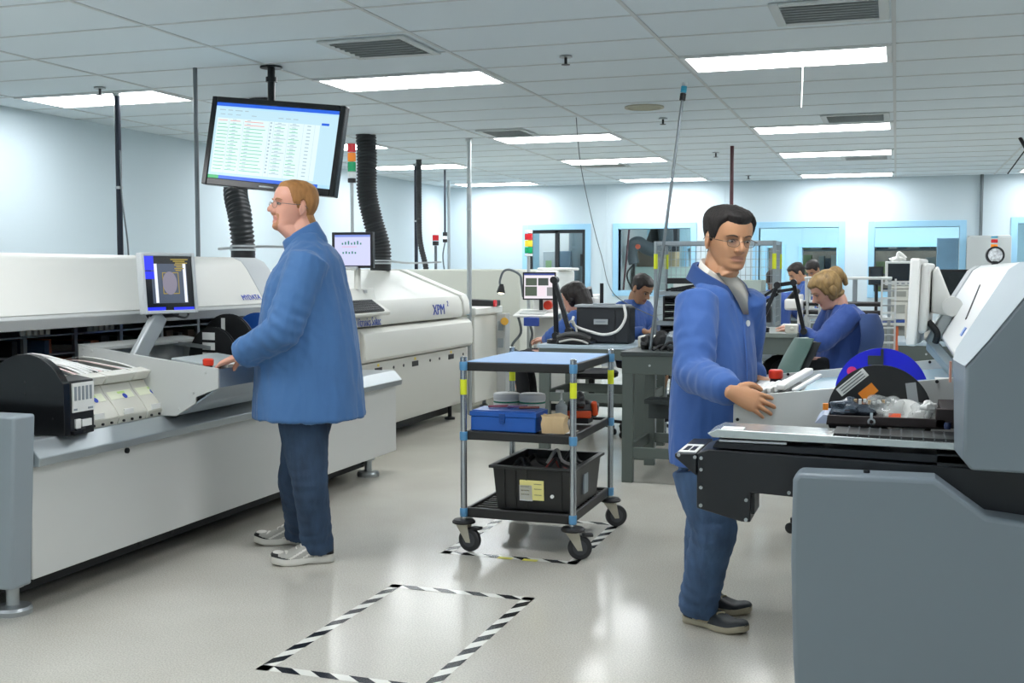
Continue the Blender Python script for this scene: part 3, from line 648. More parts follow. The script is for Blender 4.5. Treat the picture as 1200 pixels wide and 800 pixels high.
# ================================================================ reflow oven
M_ovn = mat('oven_cream', '#dcdcd4', .33, bump=.012, bscale=250); M_ovn2 = mat('oven_lower', '#d2d2ca', .35, bump=.012, bscale=250); M_txt = mat('royal_blue_ink', '#2147ae', .35)
ov = thing('reflow_oven', 'long cream white oven machine behind the ginger man with blue lettering', 'machine', (-4.6, 8.8, 0))
y0, y1 = 7.42, 10.33
bm = new_bm(); prism(bm, [(-5.3, .15), (-3.97, .15), (-3.95, .2), (-3.95, .69), (-5.3, .69)], 'y', y0, y1); obj('lower_panel', bm, M_ovn2, ov, bevel=.008)
bm = new_bm(); prism(bm, [(-5.3, .70), (-3.93, .70), (-3.905, .73), (-3.9, .86), (-3.915, .93), (-3.95, .962), (-4.0, .972), (-5.3, .972)], 'y', 7.98, y1 + .02); obj('bumper_panel', bm, M_ovn, ov, bevel=.012, seg=3)
bm = new_bm(); prism(bm, [(-5.3, .70), (-3.94, .70), (-3.94, .96), (-5.3, .972)], 'y', y0, 7.965); obj('side_panel', bm, M_ovn2, ov, bevel=.008)
hp = [(-5.3, .985), (-3.945, .985), (-3.935, 1.02), (-3.945, 1.13), (-3.975, 1.185), (-4.6, 1.43), (-5.3, 1.43)]
bm = new_bm(); prism(bm, hp, 'y', y0, 10.16); obj('hood', bm, M_ovn, ov, bevel=.014, seg=3)
bm = new_bm(); prism(bm, [(a + .012 if a > -5 else a, b + .012) for a, b in hp], 'y', 10.168, 10.33); obj('hood_end', bm, M_ovn, ov, bevel=.014, seg=3)
bm = new_bm(); box(bm, -3.98, -3.932, 10.25, 10.332, 1.0, 1.12); obj('blue_sticker', bm, mat('pale_blue_sticker', '#a9cfd8', .5), ov)
bm = new_bm(); box(bm, -5.2, -4.1, 7.5, 10.2, .05, .16)
for y in (7.7, 10.1): lathe(bm, [(.05, 0), (.05, .02), (.02, .03), (.02, .15)], (-4.05, y, 0))
obj('oven_base', bm, M_dkin, ov)
for y in (8.24, 8.98, 9.82):
    bm = new_bm(); box(bm, -3.953, -3.946, y, y + .13, .60, .645); obj('recessed_handle', bm, M_black, ov)
    bm = new_bm(); box(bm, -3.953, -3.947, y + .05, y + .08, .655, .675); obj('yellow_sticker', bm, M_by, ov)
for y in (7.98, 8.6, 8.8, 9.38, 9.6, 10.2):
    bm = new_bm(); cyl(bm, (-3.955, y, .625), (-3.946, y, .625), .013, n=10); obj('panel_latch', bm, M_black, ov)
bm = new_bm(); box(bm, -3.99, -3.92, 7.86, 7.93, .48, .68); obj('black_handle', bm, M_black, ov, bevel=.01)
for s_, z_, sz, yy in (('Vitronics Soltec', .992, .098, 7.9), ('XPM', 1.03, .135, 9.42)):
    bm = text_bm(s_, sz, (-3.932, yy, z_), (0, 1, 0), (-.09, 0, 1), .003, sx=.68 if sz < .1 else 1.05)
    if sz < .1: obj('lettering', bm, M_txt, ov, smooth=0, label='blue brand lettering on the oven front')
    else: obj('lettering', bm, M_txt, ov, smooth=0, label='blue model lettering at the right end of the oven front')
bm = text_bm('2', .07, (-3.936, 9.76, 1.10), (0, 1, 0), (-.09, 0, 1), .003); obj('lettering', bm, M_txt, ov, smooth=0)
# keyboard console on the oven front
bm = new_bm(); prism(bm, [(-4.1, 1.075), (-3.83, 1.075), (-3.82, 1.1), (-3.95, 1.19), (-3.97, 1.29), (-4.2, 1.29)], 'y', 7.62, 8.28); obj('console', bm, M_ovn, ov, bevel=.008)
kd = V((.13, 0, -.09)).normalized(); kn = V((.09, 0, .13)).normalized()
bm = new_bm(); obox(bm, (-3.95, 7.6, 1.19), (0, 1, 0), kd, kn, (0, .56), (.008, .15), (.002, .016)); obj('keyboard_tray', bm, M_black, ov, bevel=.004)
bm = new_bm()
for i in range(16):
    for j in range(5): obox(bm, (-3.95, 7.6, 1.19), (0, 1, 0), kd, kn, (.02 + i * .033, .047 + i * .033), (.015 + j * .027, .037 + j * .027), (.016, .022))
obj('keyboard', bm, mat('dark_keys', '#2c2f31', .5), ov)['kind'] = 'stuff'
bm = new_bm(); cyl(bm, (-3.975, 7.72, 1.24), (-3.94, 7.72, 1.24), .02); obj('console_knob', bm, M_black, ov)
bm = new_bm()
for z in (1.225, 1.262): box(bm, -3.972, -3.962, 8.08, 8.14, z - .012, z + .012)
obj('vent_slot', bm, M_mlip, ov)
lav, t1, t2 = E_('lavender', '#c6c9ea', 1.05), E_('trace_green', '#2f7a72', 1), E_('trace_pink', '#dfa3c0', 1)
P = [(0, 1, 0, 1, lav), (0, 1, .93, 1, E_('title_blue', '#7d90d8', 1)), (.2, .62, .6, .62, t2)]
for k in range(7): P.append((.2 + k * .085, .24 + k * .085, .68, .74 + .03 * (k % 3), t1))
for k in range(5): P.append((.22 + k * .085, .26 + k * .085, .38, .44 + .02 * (k % 2), t1))
mo, ex, ey, ez = monitor('oven_monitor', 'black framed monitor on a post above the oven keyboard, pale lavender screen', atd(413, 293, 8.75), (.12, -1, 0), .33, .275, .02, .05, M_black, P)
bm = new_bm(); q = atd(412, 316, 8.72); cyl(bm, (q.x, q.y + .1, 1.285), (q.x, q.y + .1, 1.6), .026); obj('monitor_post', bm, M_ovn, mo)
bm = new_bm(); cyl(bm, (q.x - .04, q.y - .02, 1.445), (q.x + .06, q.y - .02, 1.445), .013); obj('tilt_knob', bm, M_zinc, mo)

# outfeed conveyor, big cabinet
cv = thing('outfeed_conveyor', 'small white conveyor at the right end of the oven with a red light on top', 'conveyor', (-4.3, 10.95, 0))
bm = new_bm(); box(bm, -4.7, -3.98, 10.6, 11.3, .1, .98); obj('conveyor_body', bm, M_ovn, cv, bevel=.01)
bm = new_bm(); box(bm, -4.7, -3.96, 10.58, 11.4, .98, 1.06); obj('conveyor_top', bm, mat('conveyor_top_white', '#e3e4de', .35), cv, bevel=.015)
bm = new_bm(); prism(bm, [(-4.8, 1.06), (-3.95, 1.06), (-3.95, 1.12), (-4.3, 1.13), (-4.4, 1.16), (-4.8, 1.16)], 'y', 11.05, 11.3); obj('belt_cover', bm, M_black, cv, bevel=.006)
bm = new_bm(); cyl(bm, (-3.96, 11.1, 1.09), (-3.93, 11.1, 1.09), .035); obj('red_lamp', bm, M_br, cv)
bm = new_bm(); cyl(bm, (-4.1, 10.75, 1.06), (-4.1, 10.75, 1.075), .03); obj('red_stop_button', bm, mat('deep_red', '#9c2030', .4), cv)
bm = new_bm(); box(bm, -3.98, -3.88, 11.25, 11.4, .15, .98); obj('switch_column', bm, M_mlip, cv, bevel=.006)
bm = new_bm(); cyl(bm, (-3.89, 11.24, .9), (-3.87, 11.2, .9), .04); obj('yellow_switch', bm, mat('amber_plastic', '#d7a540', .4), cv)
for z in (.8, .62):
    bm = new_bm(); box(bm, -3.96, -3.9, 11.235, 11.255, z, z + .1); obj('switch_box', bm, M_mgrey, cv, bevel=.004)
for y in (10.7, 11.2):
    bm = new_bm(); lathe(bm, [(.05, 0), (.05, .02), (.02, .03), (.02, .12)], (-4.1, y, 0)); obj('levelling_foot', bm, M_alu, cv)
cb = thing('machine_cabinet', 'plain putty coloured machine cabinet standing behind the oven end', 'cabinet', (-4.7, 12.6, 0))
M_putty = mat('putty_cabinet', '#c9cbc0', .5); bm = new_bm(); box(bm, -5.45, -3.97, 12.0, 13.2, .08, 1.445); obj('cabinet_body', bm, M_putty, cb, bevel=.02, seg=3)
bm = new_bm(); box(bm, -5.455, -3.965, 11.995, 13.205, .93, .936); obj('panel_seam', bm, M_mlip, cb)
bm = new_bm(); box(bm, -5.3, -4.1, 12.1, 13.1, 0, .08); obj('plinth', bm, M_dkin, cb)
bm = new_bm(); cyl(bm, (-4.15, 12.005, .84), (-4.15, 11.99, .84), .02); obj('panel_latch', bm, M_black, cb)
# ================================================================ right machine (same make, seen from its end)
def mx(x): return -3.57 - x
rm = thing('pick_and_place_machine', 'large grey and white machine filling the right foreground, with sloped white hood', 'machine', (.7, 4.4, 0))
M_rg = mat('machine_steel_grey', '#77828a', .42, bump=.03, bscale=500)
cap = [(1.7, .1), (-.245, .1), (-.262, .3), (-.272, .6), (-.27, .825), (-.255, .846), (.112, .85), (.245, .755), (.5, .73), (1.7, .73)]
bm = new_bm(); prism(bm, cap, 'y', 3.3, 3.42); obj('end_cap', bm, M_rg, rm, bevel=.014, seg=3)
bm = new_bm(); cyl(bm, (-.07, 3.36, .846), (-.07, 3.36, .856), .009); obj('cap_screw', bm, M_blackm, rm)
bm = new_bm(); box(bm, -.235, 1.6, 3.42, 5.6, .155, .63); obj('base_panel', bm, M_mpanel, rm, bevel=.006)
bm = new_bm(); box(bm, -.1, 1.5, 3.5, 5.5, .06, .16); obj('undercarriage', bm, M_dkin, rm)
bm = new_bm(); prism(bm, [(mx(-3.42), .625), (mx(-3.29), .625), (mx(-3.285), .66), (mx(-3.345), .725), (mx(-3.42), .725)], 'y', 3.9, 5.6); obj('front_rail', bm, M_rail, rm, bevel=.004)
bm = new_bm(); box(bm, mx(-3.42), .4, 3.75, 5.6, .63, .722); obj('feeder_deck', bm, M_rail, rm)
for q in ((-.12, 3.46), (-.12, 5.4)):
    bm = new_bm(); lathe(bm, [(.075, 0), (.078, .02), (.07, .032), (.03, .036), (.026, .04), (.026, .15)], (q[0], q[1], 0)); obj('levelling_foot', bm, M_alu, rm)
bm = new_bm(); box(bm, .9, .95, 3.42, 5.5, .63, 1.2); box(bm, .3, .95, 5.45, 5.5, .63, 1.2); box(bm, .12, 1.6, 3.43, 3.6, .5, .9); box(bm, .3, .9, 3.6, 5.45, .63, .68); obj('inner_cavity', bm, M_dkin, rm)
hp = [(.17, 1.158), (.157, 1.185), (.165, 1.2), (.295, 1.424), (.325, 1.444), (.40, 1.452), (1.6, 1.475), (1.6, 1.158)]
bm = new_bm(); prism(bm, hp, 'y', 3.45, 5.0); obj('hood', bm, mat('hood_white', '#dfe1e0', .35, bump=.01, bscale=300), rm, bevel=.008, seg=3)
bm = new_bm(); prism(bm, [(a - .006 if a < 1 else a, b) for a, b in hp], 'y', 5.003, 5.3); obj('hood_far_end', bm, _M['hood_end_grey'], rm, bevel=.012)
outer = [(1.7, 1.475), (.40, 1.452), (.325, 1.444), (.295, 1.424), (.165, 1.2), (.157, 1.17), (.165, .915), (.19, .885), (1.7, .868)]
inner = [(1.7, 1.44), (.44, 1.425), (.385, 1.415), (.352, 1.395), (.236, 1.235), (.18, 1.165), (.178, .915), (.2, .888), (1.7, .872)]
bm = new_bm(); loft(bm, [[V((a, 3.449, b)) for a, b in outer], [V((a, 3.43, b)) for a, b in outer], [V((a, 3.25, b)) for a, b in inner]]); obj('hood_near_end', bm, M_rg, rm, bevel=.008, seg=3)
# pale chamfer band around the near end
bm = new_bm(); k0, k1 = 1, 5
off = V((0, -.0025, .002))
rs = [[V((outer[i][0] - .002, 3.43, outer[i][1] + .002)) for i in range(k0, k1 + 1)], [V((inner[i][0] - .002, 3.252, inner[i][1] + .002)) for i in range(k0, k1 + 1)]]
vr = [[bm.verts.new(p) for p in r] for r in rs]
vb = [[bm.verts.new(p + V((.004, 0, -.003))) for p in r] for r in rs]
for i in range(k1 - k0):
    face(bm, [vr[0][i], vr[0][i + 1], vr[1][i + 1], vr[1][i]]); face(bm, [vb[0][i], vb[1][i], vb[1][i + 1], vb[0][i + 1]])
obj('chamfer_trim', bm, mat('chamfer_pale', '#b3bec4', .4), rm)
sd = V((.135, 0, .234)).normalized(); sn = V((-.234, 0, .135)).normalized()
def hs(u, y): return V((.165, y, 1.2)) + sd * u
bm = new_bm(); bar(bm, hs(.085, 3.78) + sn * .001, hs(.2, 4.1) + sn * .001, .007, .004, up=sn); obj('handle_slot', bm, M_black, rm)
bm = new_bm(); obox(bm, hs(.05, 3.58), (0, 1, 0), sd, sn, (-.03, .03), (-.014, .014), (0, .003)); obj('blue_badge', bm, mat('badge_blue', '#6f8fd0', .4), rm)
bm = new_bm(); box(bm, .15, .156, 3.5, 3.53, 1.10, 1.16); obj('warning_sticker', bm, mat('sticker_pink', '#d9a08c', .5), rm)

# black docking beam under the feeder trolley
M_dock = mat('dock_black', '#15181d', .38, bump=.02, bscale=400)
db = thing('docking_beam', 'black metal docking beam sticking out left below the silver tray in the right foreground', 'machine arm', (-.3, 3.55, .665))
pl = [(.5, .86), (-.53, .882), (-.565, .868), (-.565, .70), (-.43, .667), (-.402, .667), (-.402, .757), (-.24, .75), (.1, .75), (.5, .6)]
bm = new_bm(); prism(bm, pl, 'y', 3.425, 3.66); obj('beam_body', bm, M_dock, db, bevel=.004)
bm = new_bm(); prism(bm, [(-.566, .868), (-.632, .865), (-.632, .853), (-.566, .80)], 'y', 3.42, 3.75); obj('nose_bracket', bm, M_dock, db, bevel=.003)
bm = new_bm(); prism(bm, [(.5, .895), (-.51, .905), (-.52, .886), (.5, .866)], 'y', 3.43, 3.64); obj('upper_rail', bm, mat('dock_rail', '#202328', .3, .4), db, bevel=.003)
for q in ((-.62, .861), (-.57, .857), (-.551, .855), (-.551, .82), (-.551, .765), (-.551, .71), (-.415, .735), (-.415, .675), (-.29, .765)):
    bm = new_bm(); screw(bm, (q[0], 3.42, q[1]), (0, 1, 0), .0055); obj('screw', bm, M_alu, db)
bm = new_bm(); box(bm, -.402, -.392, 3.44, 3.5, .69, .75); obj('roller_bracket', bm, M_blackm, db)
bm = new_bm(); box(bm, -.625, -.57, 3.44, 3.6, .866, .869); obj('white_label', bm, M_label, db)
bm = new_bm()
for a, b in ((-.615, -.6), (-.595, -.58)): box(bm, a, b, 3.47, 3.56, .8691, .8697)
obj('label_print', bm, M_black, db, smooth=0)
bm = new_bm(); box(bm, -.5, -.2, 3.5, 3.6, .905, .926); obj('gap_block', bm, M_dkin, db)
for a, b, z in ((-.5, -.3, .912), (-.42, -.22, .925)):
    bm = new_bm(); box(bm, a, b, 3.435, 3.5, z - .006, z); obj('bright_slide', bm, M_steel, db)
st = thing('silver_tray', 'long flat silver tray rail above the black docking beam in the right foreground', 'tray', (-.2, 3.55, .93))
bm = new_bm(); prism(bm, [(-.505, .944), (-.535, .930), (-.52, .918), (.3, .912), (.3, .932)], 'y', 3.43, 3.6); obj('tray_bar', bm, mat('bright_aluminium', '#c2c9c8', .25, .7), st, bevel=.003)
bm = new_bm(); box(bm, -.495, -.43, 3.44, 3.5, .9425, .945); obj('white_label', bm, M_label, st)
bm = new_bm(); prism(bm, [(-.17, .935), (-.165, .946), (.3, .942), (.3, .926)], 'y', 3.44, 3.6); obj('ribbed_strip', bm, M_black, st)
for k in range(13):
    bm = new_bm(); x = -.13 + k * .03; box(bm, x, x + .004, 3.436, 3.6, .938 - x * .012, .9465 - x * .012); obj('strip_rib', bm, mat('rib_grey', '#565b5d', .5), st)

# feeder trolley at the right machine
rt = thing('feeder_trolley', 'open grey feeder trolley the dark haired man is holding at the right machine', 'trolley', (-.1, 4.35, .726))
sideR = [(mx(a), b) for a, b in side]
for y in (3.97, 4.82):
    bm = new_bm(); prism(bm, sideR, 'y', y - .012, y)
    obj('side_plate', bm, mat('trolley_light', '#c4c7c5', .4), rt, bevel=.002)
    for q in ((-.525, .883), (-.43, .97), (-.41, .845), (.2, 1.03), (.23, 1.0), (.12, 1.035)):
        bm = new_bm(); screw(bm, (q[0], y - .013, q[1]), (0, 1, 0), .006); obj('screw', bm, M_blackm, rt)
bm = new_bm(); box(bm, -.54, -.525, 3.97, 4.808, .87, .958); prism(bm, [(-.525, .87), (-.54, .87), (-.415, .79), (-.4, .79)], 'y', 3.97, 4.808); obj('front_panel', bm, _M['trolley_panel'], rt)
bm = new_bm(); prism(bm, [(-.33, .955), (.25, 1.02), (.25, 1.01), (-.33, .943)], 'y', 3.97, 4.808); obj('tray_floor', bm, mat('tray_blue_film', '#9fc3d6', .2), rt)
bm = new_bm(); box(bm, .25, .262, 3.97, 4.808, .75, 1.06); box(bm, -.52, .25, 3.97, 4.808, .86, .872); obj('rear_panel', bm, _M['trolley_light'], rt)
bm = new_bm(); prism(bm, [(-.53, .945), (-.34, .985), (-.34, .9), (-.53, .9)], 'y', 3.985, 4.35); obj('connector_block', bm, M_dkin, rt)
for k in range(6):
    bm = new_bm(); bar(bm, (-.52 + k * .024, 4.0, .962 + k * .005), (-.49 + k * .024, 4.32, .965 + k * .005), .014, .02); obj('white_key', bm, M_white, rt, bevel=.003)
bm = new_bm(); bar(bm, (-.385, 3.995, .995), (-.31, 4.3, 1.03), .032, .022); bar(bm, (-.34, 4.0, .985), (-.27, 4.28, 1.015), .018, .014); obj('pull_handle', bm, M_white, rt, bevel=.005)
bm = new_bm(); lathe(bm, [(.022, 0), (.022, .022)], (-.45, 4.5, .958)); obj('stop_button_base', bm, M_black, rt)
bm = new_bm(); lathe(bm, [(.026, .022), (.028, .03), (.028, .05), (.022, .056)], (-.45, 4.5, .958)); obj('stop_button', bm, M_red, rt, label='red stop button')
bm = new_bm(); box(bm, -.54, -.46, 3.975, 4.8, .945, .958); obj('push_rail', bm, _M['trolley_light'], rt, bevel=.004)
bm = new_bm(); box(bm, .13, .22, 4.0, 4.12, 1.052, 1.06); tag(obj('paper_slip', bm, M_label), 'pale paper slip lying on the right trolley film', 'paper')

rt.location.z += .025; rt.location.x += .012
# reels and bags lying in the black bin
bb = thing('component_bin', 'shallow dark brown bin full of clear bags on the right machine', 'bin', (-.02, 3.76, .94))
M_brn = mat('bin_brown', '#2a1f1f', .5)
bm = new_bm(); box(bm, -.2, .15, 3.66, 3.672, .945, .972); obj('bin_front', bm, M_brn, bb, bevel=.002)
bm = new_bm(); box(bm, -.2, .15, 3.672, 3.93, .94, .95); obj('bin_floor', bm, M_brn, bb)
bm = new_bm(); box(bm, .135, .3, 3.672, 3.93, .95, 1.005); box(bm, .12, .3, 3.66, 3.672, .945, 1.005); obj('bin_side', bm, M_brn, bb, bevel=.003)
bm = new_bm(); prism(bm, [(-.2, .945), (-.235, .945), (-.21, .972), (-.195, .972)], 'y', 3.66, 3.93); obj('bin_lip', bm, mat('lip_blue', '#aeb9d0', .4), bb)
bm = new_bm(); annulus(bm, (-.065, 3.655, .957), (0, 1, 0), .006, .012, .004, 16); box(bm, -.069, -.061, 3.652, 3.658, .965, .985); obj('ring_latch', bm, M_chrome, bb)
bm = new_bm(); lathe(bm, [(.009, 0), (.011, .01), (.009, .02)], (.155, 3.655, .944)); obj('blue_corner_foot', bm, mat('foot_navy', '#28365a', .4), bb)
r3 = thing('component_reel', 'large black component reel with orange sticker standing in the dark bin', 'reel', (-.045, 3.85, .80))
for s_ in (-.009, .009):
    bm = new_bm(); annulus(bm, (-.045, 3.85 + s_, .955), (.04, 1, 0), .02, .163, .002, 64); obj('flange', bm, mat('reel_black', '#141314', .35), r3)
bm = new_bm(); annulus(bm, (-.045, 3.85, .955), (.04, 1, 0), .025, .12, .014, 48); obj('wound_tape', bm, _M['reel_tape'], r3)
rx = V((1, -.04, 0)).normalized(); ry = V((.04, 1, 0)).normalized()
def sticker(nm, u, v, ang, w, h, m, par, o=V((-.045, 3.838, .955))):
    a, b = math.cos(ang), math.sin(ang); e1 = rx * a + V((0, 0, b)); e2 = rx * -b + V((0, 0, a)); bm = new_bm()
    obox(bm, o + rx * u + V((0, 0, v)), e1, ry, e2, (-w / 2, w / 2), (-.001, .001), (-h / 2, h / 2)); return obj(nm, bm, m, par)
st_ = sticker('white_label', -.085, .105, .72, .11, .03, M_label, r3)
for k in range(3): sticker('label_print', -.085 - .006 * (k - 1), .105 + .007 * (k - 1), .72, .09, .003, mat('dark_print', '#5b5f63', .6), st_, V((-.045, 3.8365, .955)))
sticker('orange_sticker', -.035, .075, .72, .055, .034, mat('sticker_orange', '#ee8a1d', .5), r3)
sticker('grey_label', .1, .07, 1.72, .08, .032, mat('label_grey', '#a9adb0', .5), r3)
rb = thing('component_reel', 'bright royal blue component reel standing behind the black reel with orange sticker', 'reel', (-.04, 4.4, .82))
for s_ in (-.009, .009):
    bm = new_bm(); annulus(bm, (-.045, 4.4 + s_, .972), (0, 1, 0), .03, .165, .002, 64); obj('flange', bm, mat('royal_blue_reel', '#1c20c8', .32), rb)
bm = new_bm(); annulus(bm, (-.045, 4.4, .972), (0, 1, 0), .03, .11, .014, 48); obj('wound_tape', bm, mat('navy_tape', '#20253c', .5), rb)
bm = new_bm(); cyl(bm, (-.15, 4.385, 1.05), (-.15, 4.38, 1.05), .018, n=16); obj('pink_dot', bm, mat('hot_pink', '#e0327a', .5), rb)
bm = new_bm(); box(bm, -.095, -.04, 4.382, 4.388, 1.075, 1.11); box(bm, -.05, -.04, 4.38, 4.386, 1.1, 1.135); obj('hub_window', bm, mat('window_dark', '#2b3030', .5), rb)
M_bag = mat('clear_bag', '#c9cdcc', .12, alpha=.38, spec=.8)
def blob(bm, c, r, seed, amp=.3, n=(18, 12)):
    q = new_bm(); ell(q, c, r, nu=n[0], nv=n[1]); cc = V(c)
    for v in q.verts:
        d = v.co - cc; f = 1 + amp * noise.noise(V((d.x / r[0] * 1.6 + seed, d.y / r[1] * 1.6, d.z / r[2] * 1.6)))
        v.co = cc + d * f
    join(bm, q)
for c_, r_, sd_, lab, m in (((-.13, 3.75, .985), (.07, .06, .028), 1, 'dark antistatic bag at the left end of the brown bin', mat('antistatic_bag', '#3f4a57', .15, alpha=.8)),
                         ((-.03, 3.77, .99), (.07, .07, .035), 5, 'crumpled clear bag in the middle of the brown bin', M_bag), ((.09, 3.74, .98), (.05, .05, .03), 9, 'crumpled clear bag at the right end of the brown bin', M_bag)):
    bm = new_bm(); blob(bm, c_, r_, sd_, .55, (28, 18)); tag(obj('plastic_bag', bm, m), lab, 'bag', 'bags of parts in the brown bin')
ws = thing('tape_spool', 'white tape spool in a clear bag with an orange sticker', 'spool', (.035, 3.74, .95))
bm = new_bm(); lathe(bm, [(.02, -.012), (.062, -.012), (.066, 0), (.062, .012), (.02, .012)], (.035, 3.73, .962), (.1, -.75, .5), n=32); obj('spool_body', bm, M_white, ws)
bm = new_bm(); obox(bm, (.005, 3.688, .974), (1, 0, 0), (0, -.75, .5), (0, .5, .75), (-.02, .016), (0, .003), (-.012, .008)); obj('orange_sticker', bm, mat('sticker_red_orange', '#e2562a', .5), ws)
bm = new_bm(); blob(bm, (.1, 3.7, 1.005), (.022, .015, .016), 4, .6); blob(bm, (.098, 3.7, .982), (.01, .012, .02), 8, .3); tag(obj('white_tissue', bm, M_label), 'small crumpled white tissue beside the black reel', 'tissue')
for k in range(9):
    x = -.12 + k * .014; bm = new_bm(); rr = random.Random(k); box(bm, x, x + .009, 3.72, 3.735, 1.005 + rr.uniform(-.004, .006), 1.014 + rr.uniform(-.004, .006)); tag(obj('component_chip', bm, M_label if k % 3 else mat('chip_tan', '#b79a72', .5)), 'tiny pale component lying on the bags in front of the black reel', 'component', 'tiny pale components on the bags')
bm = new_bm(); box(bm, -.212, -.196, 3.68, 3.7, .985, 1.005); tag(obj('orange_tag', bm, _M['sticker_orange']), 'tiny orange tag at the left end of the brown bin', 'tag')
# monitor seen from its side, on a folded bracket
sm = thing('machine_monitor', 'white flat monitor seen edge on beside the right machine hood', 'monitor', (.06, 4.1, 1.15))
c = atd(1081, 353, 4.15); ex_ = V((.1, 1, 0)).normalized(); nn = V((-1, .1, .03)).normalized()
bm = new_bm(); obox(bm, c, ex_, nn, (.03, 0, 1), (-.17, .17), (.0, .035), (-.155, .155)); obj('bezel', bm, M_white, sm, bevel=.008, seg=3)
bm = new_bm(); obox(bm, c, ex_, nn, (.03, 0, 1), (-.15, .15), (-.028, .0), (-.11, .14)); obj('back_shell', bm, mat('shell_white', '#d6d6d2', .4), sm, bevel=.012, seg=3)
bm = new_bm(); prism(bm, [(c.x + .03, 1.3 + .12), (c.x + .05, 1.3 + .14), (c.x + .105, 1.3), (c.x + .1, 1.26), (c.x + .03, 1.27)], 'y', c.y - .06, c.y + .06); obj('neck', bm, _M['shell_white'], sm, bevel=.006)
bm = new_bm(); cyl(bm, (c.x + .1, c.y - .075, 1.295), (c.x + .1, c.y + .075, 1.295), .035, n=20); obj('hinge', bm, _M['shell_white'], sm)
bm = new_bm(); bar(bm, (c.x + .1, c.y, 1.285), (c.x + .03, c.y, 1.155), .09, .04, up=(1, 0, 0)); bar(bm, (c.x + .028, c.y, 1.16), (c.x + .14, c.y - .05, 1.03), .09, .035, up=(1, 0, 0)); obj('bracket', bm, _M['bracket_grey'], sm, bevel=.006)
bm = new_bm(); tube(bm, [(c.x + .02, c.y - .07, 1.24), (c.x + .05, c.y - .08, 1.2), (c.x + .045, c.y - .07, 1.165)], .012); obj('cable', bm, M_black, sm)
bm = new_bm(); obox(bm, c, ex_, nn, (.03, 0, 1), (-.14, .14), (.036, .037), (-.12, .12)); obj('screen', bm, mat('screen_dark', '#10161c', .15), sm)
# small tower light and round dial on the hood top
q = atd(1165.5, 276, 4.6); beacon('tricolour_beacon', 'small red, amber and green signal tower on the right machine hood behind the dial', q, [(.012, M_bb), (.02, M_br), (.02, M_bo), (.016, M_bg)], .013, V((q.x, q.y, 1.45)), .007, M_spole)
dl = thing('round_dial', 'round black rimmed dial standing on the right machine hood', 'dial', (0, 0, 0)); q = atd(1166, 299, 4.4); dl.location = (q.x, q.y, 1.45)
q.z = max(q.z, 1.45 + .032)
bm = new_bm(); annulus(bm, q, (.12, -1, .05), .027, .034, .018, 40); obj('rim', bm, M_black, dl)
bm = new_bm(); disc(bm, q, (.12, -1, .05), .028, .01, 40); obj('dial_face', bm, mat('dial_face', '#c9cdd0', .4, var=.5, vscale=90), dl)
bm = new_bm(); cyl(bm, (q.x, q.y, 1.44), (q.x, q.y, 1.46), .012); obj('stem', bm, M_black, dl)
# ================================================================ floor tape
M_tapew = mat('tape_white', '#e4e4dc', .2); M_tapek = mat('tape_black', '#1c1d1f', .22)
def tape_rect(name, label, x0, x1, y0, y1, w, period=.15):
    t = thing(name, label, 'floor tape', ((x0 + x1) / 2, (y0 + y1) / 2, 0))
    for (ax, ay), (bx, by) in (((x0, y0), (x0, y1)), ((x0, y1), (x1, y1)), ((x1, y1), (x1, y0)), ((x1, y0), (x0, y0))):
        a, b = V((ax, ay, 0)), V((bx, by, 0)); L = (b - a).length; d = (b - a) / L; s = V((-d.y, d.x, 0)) * (w / 2)
        a = a - d * w / 2; L += w; bm = new_bm(); n = int(L / (period / 2)) ; half = L / n
        for k in range(n):
            mi = k % 2; sh = -w * 1.3
            def P(q, sd): return a + d * min(max(q + sd * sh / 2, 0), L) + s * sd + V((0, 0, .0012))
            f = [P(k * half, -1), P((k + 1) * half, -1), P((k + 1) * half, 1), P(k * half, 1)]
            if k == 0: f[0] = a - s + V((0, 0, .0012)); f[3] = a + s + V((0, 0, .0012))
            if k == n - 1: f[1] = a + d * L - s + V((0, 0, .0012)); f[2] = a + d * L + s + V((0, 0, .0012))
            face(bm, [bm.verts.new(p) for p in f], mi)
        obj('tape_strip', bm, [M_tapew, M_tapek], t, smooth=0)
    return t
tape_rect('floor_tape_marking', 'empty rectangle of black and white striped floor tape in the foreground', -2.12, -1.49, 3.5, 4.62, .05)
tape_rect('floor_tape_marking', 'rectangle of black and white striped floor tape under the tool cart', -2.13, -1.47, 5.27, 6.16, .05)
M_ft = mat('floor_yellow', '#d9d35c', .4)
for a in (585, 614):
    q, q2 = aty(a, 657, 5.27), aty(a + 17, 658, 5.27); bm = new_bm(); box(bm, q.x, q2.x, 5.235, 5.27, .001, .002); tag(obj('yellow_mark', bm, M_ft), ['yellow tape mark at the left on the striped tape before the cart', 'yellow tape mark at the right on the striped tape before the cart'][a > 600], 'floor tape')
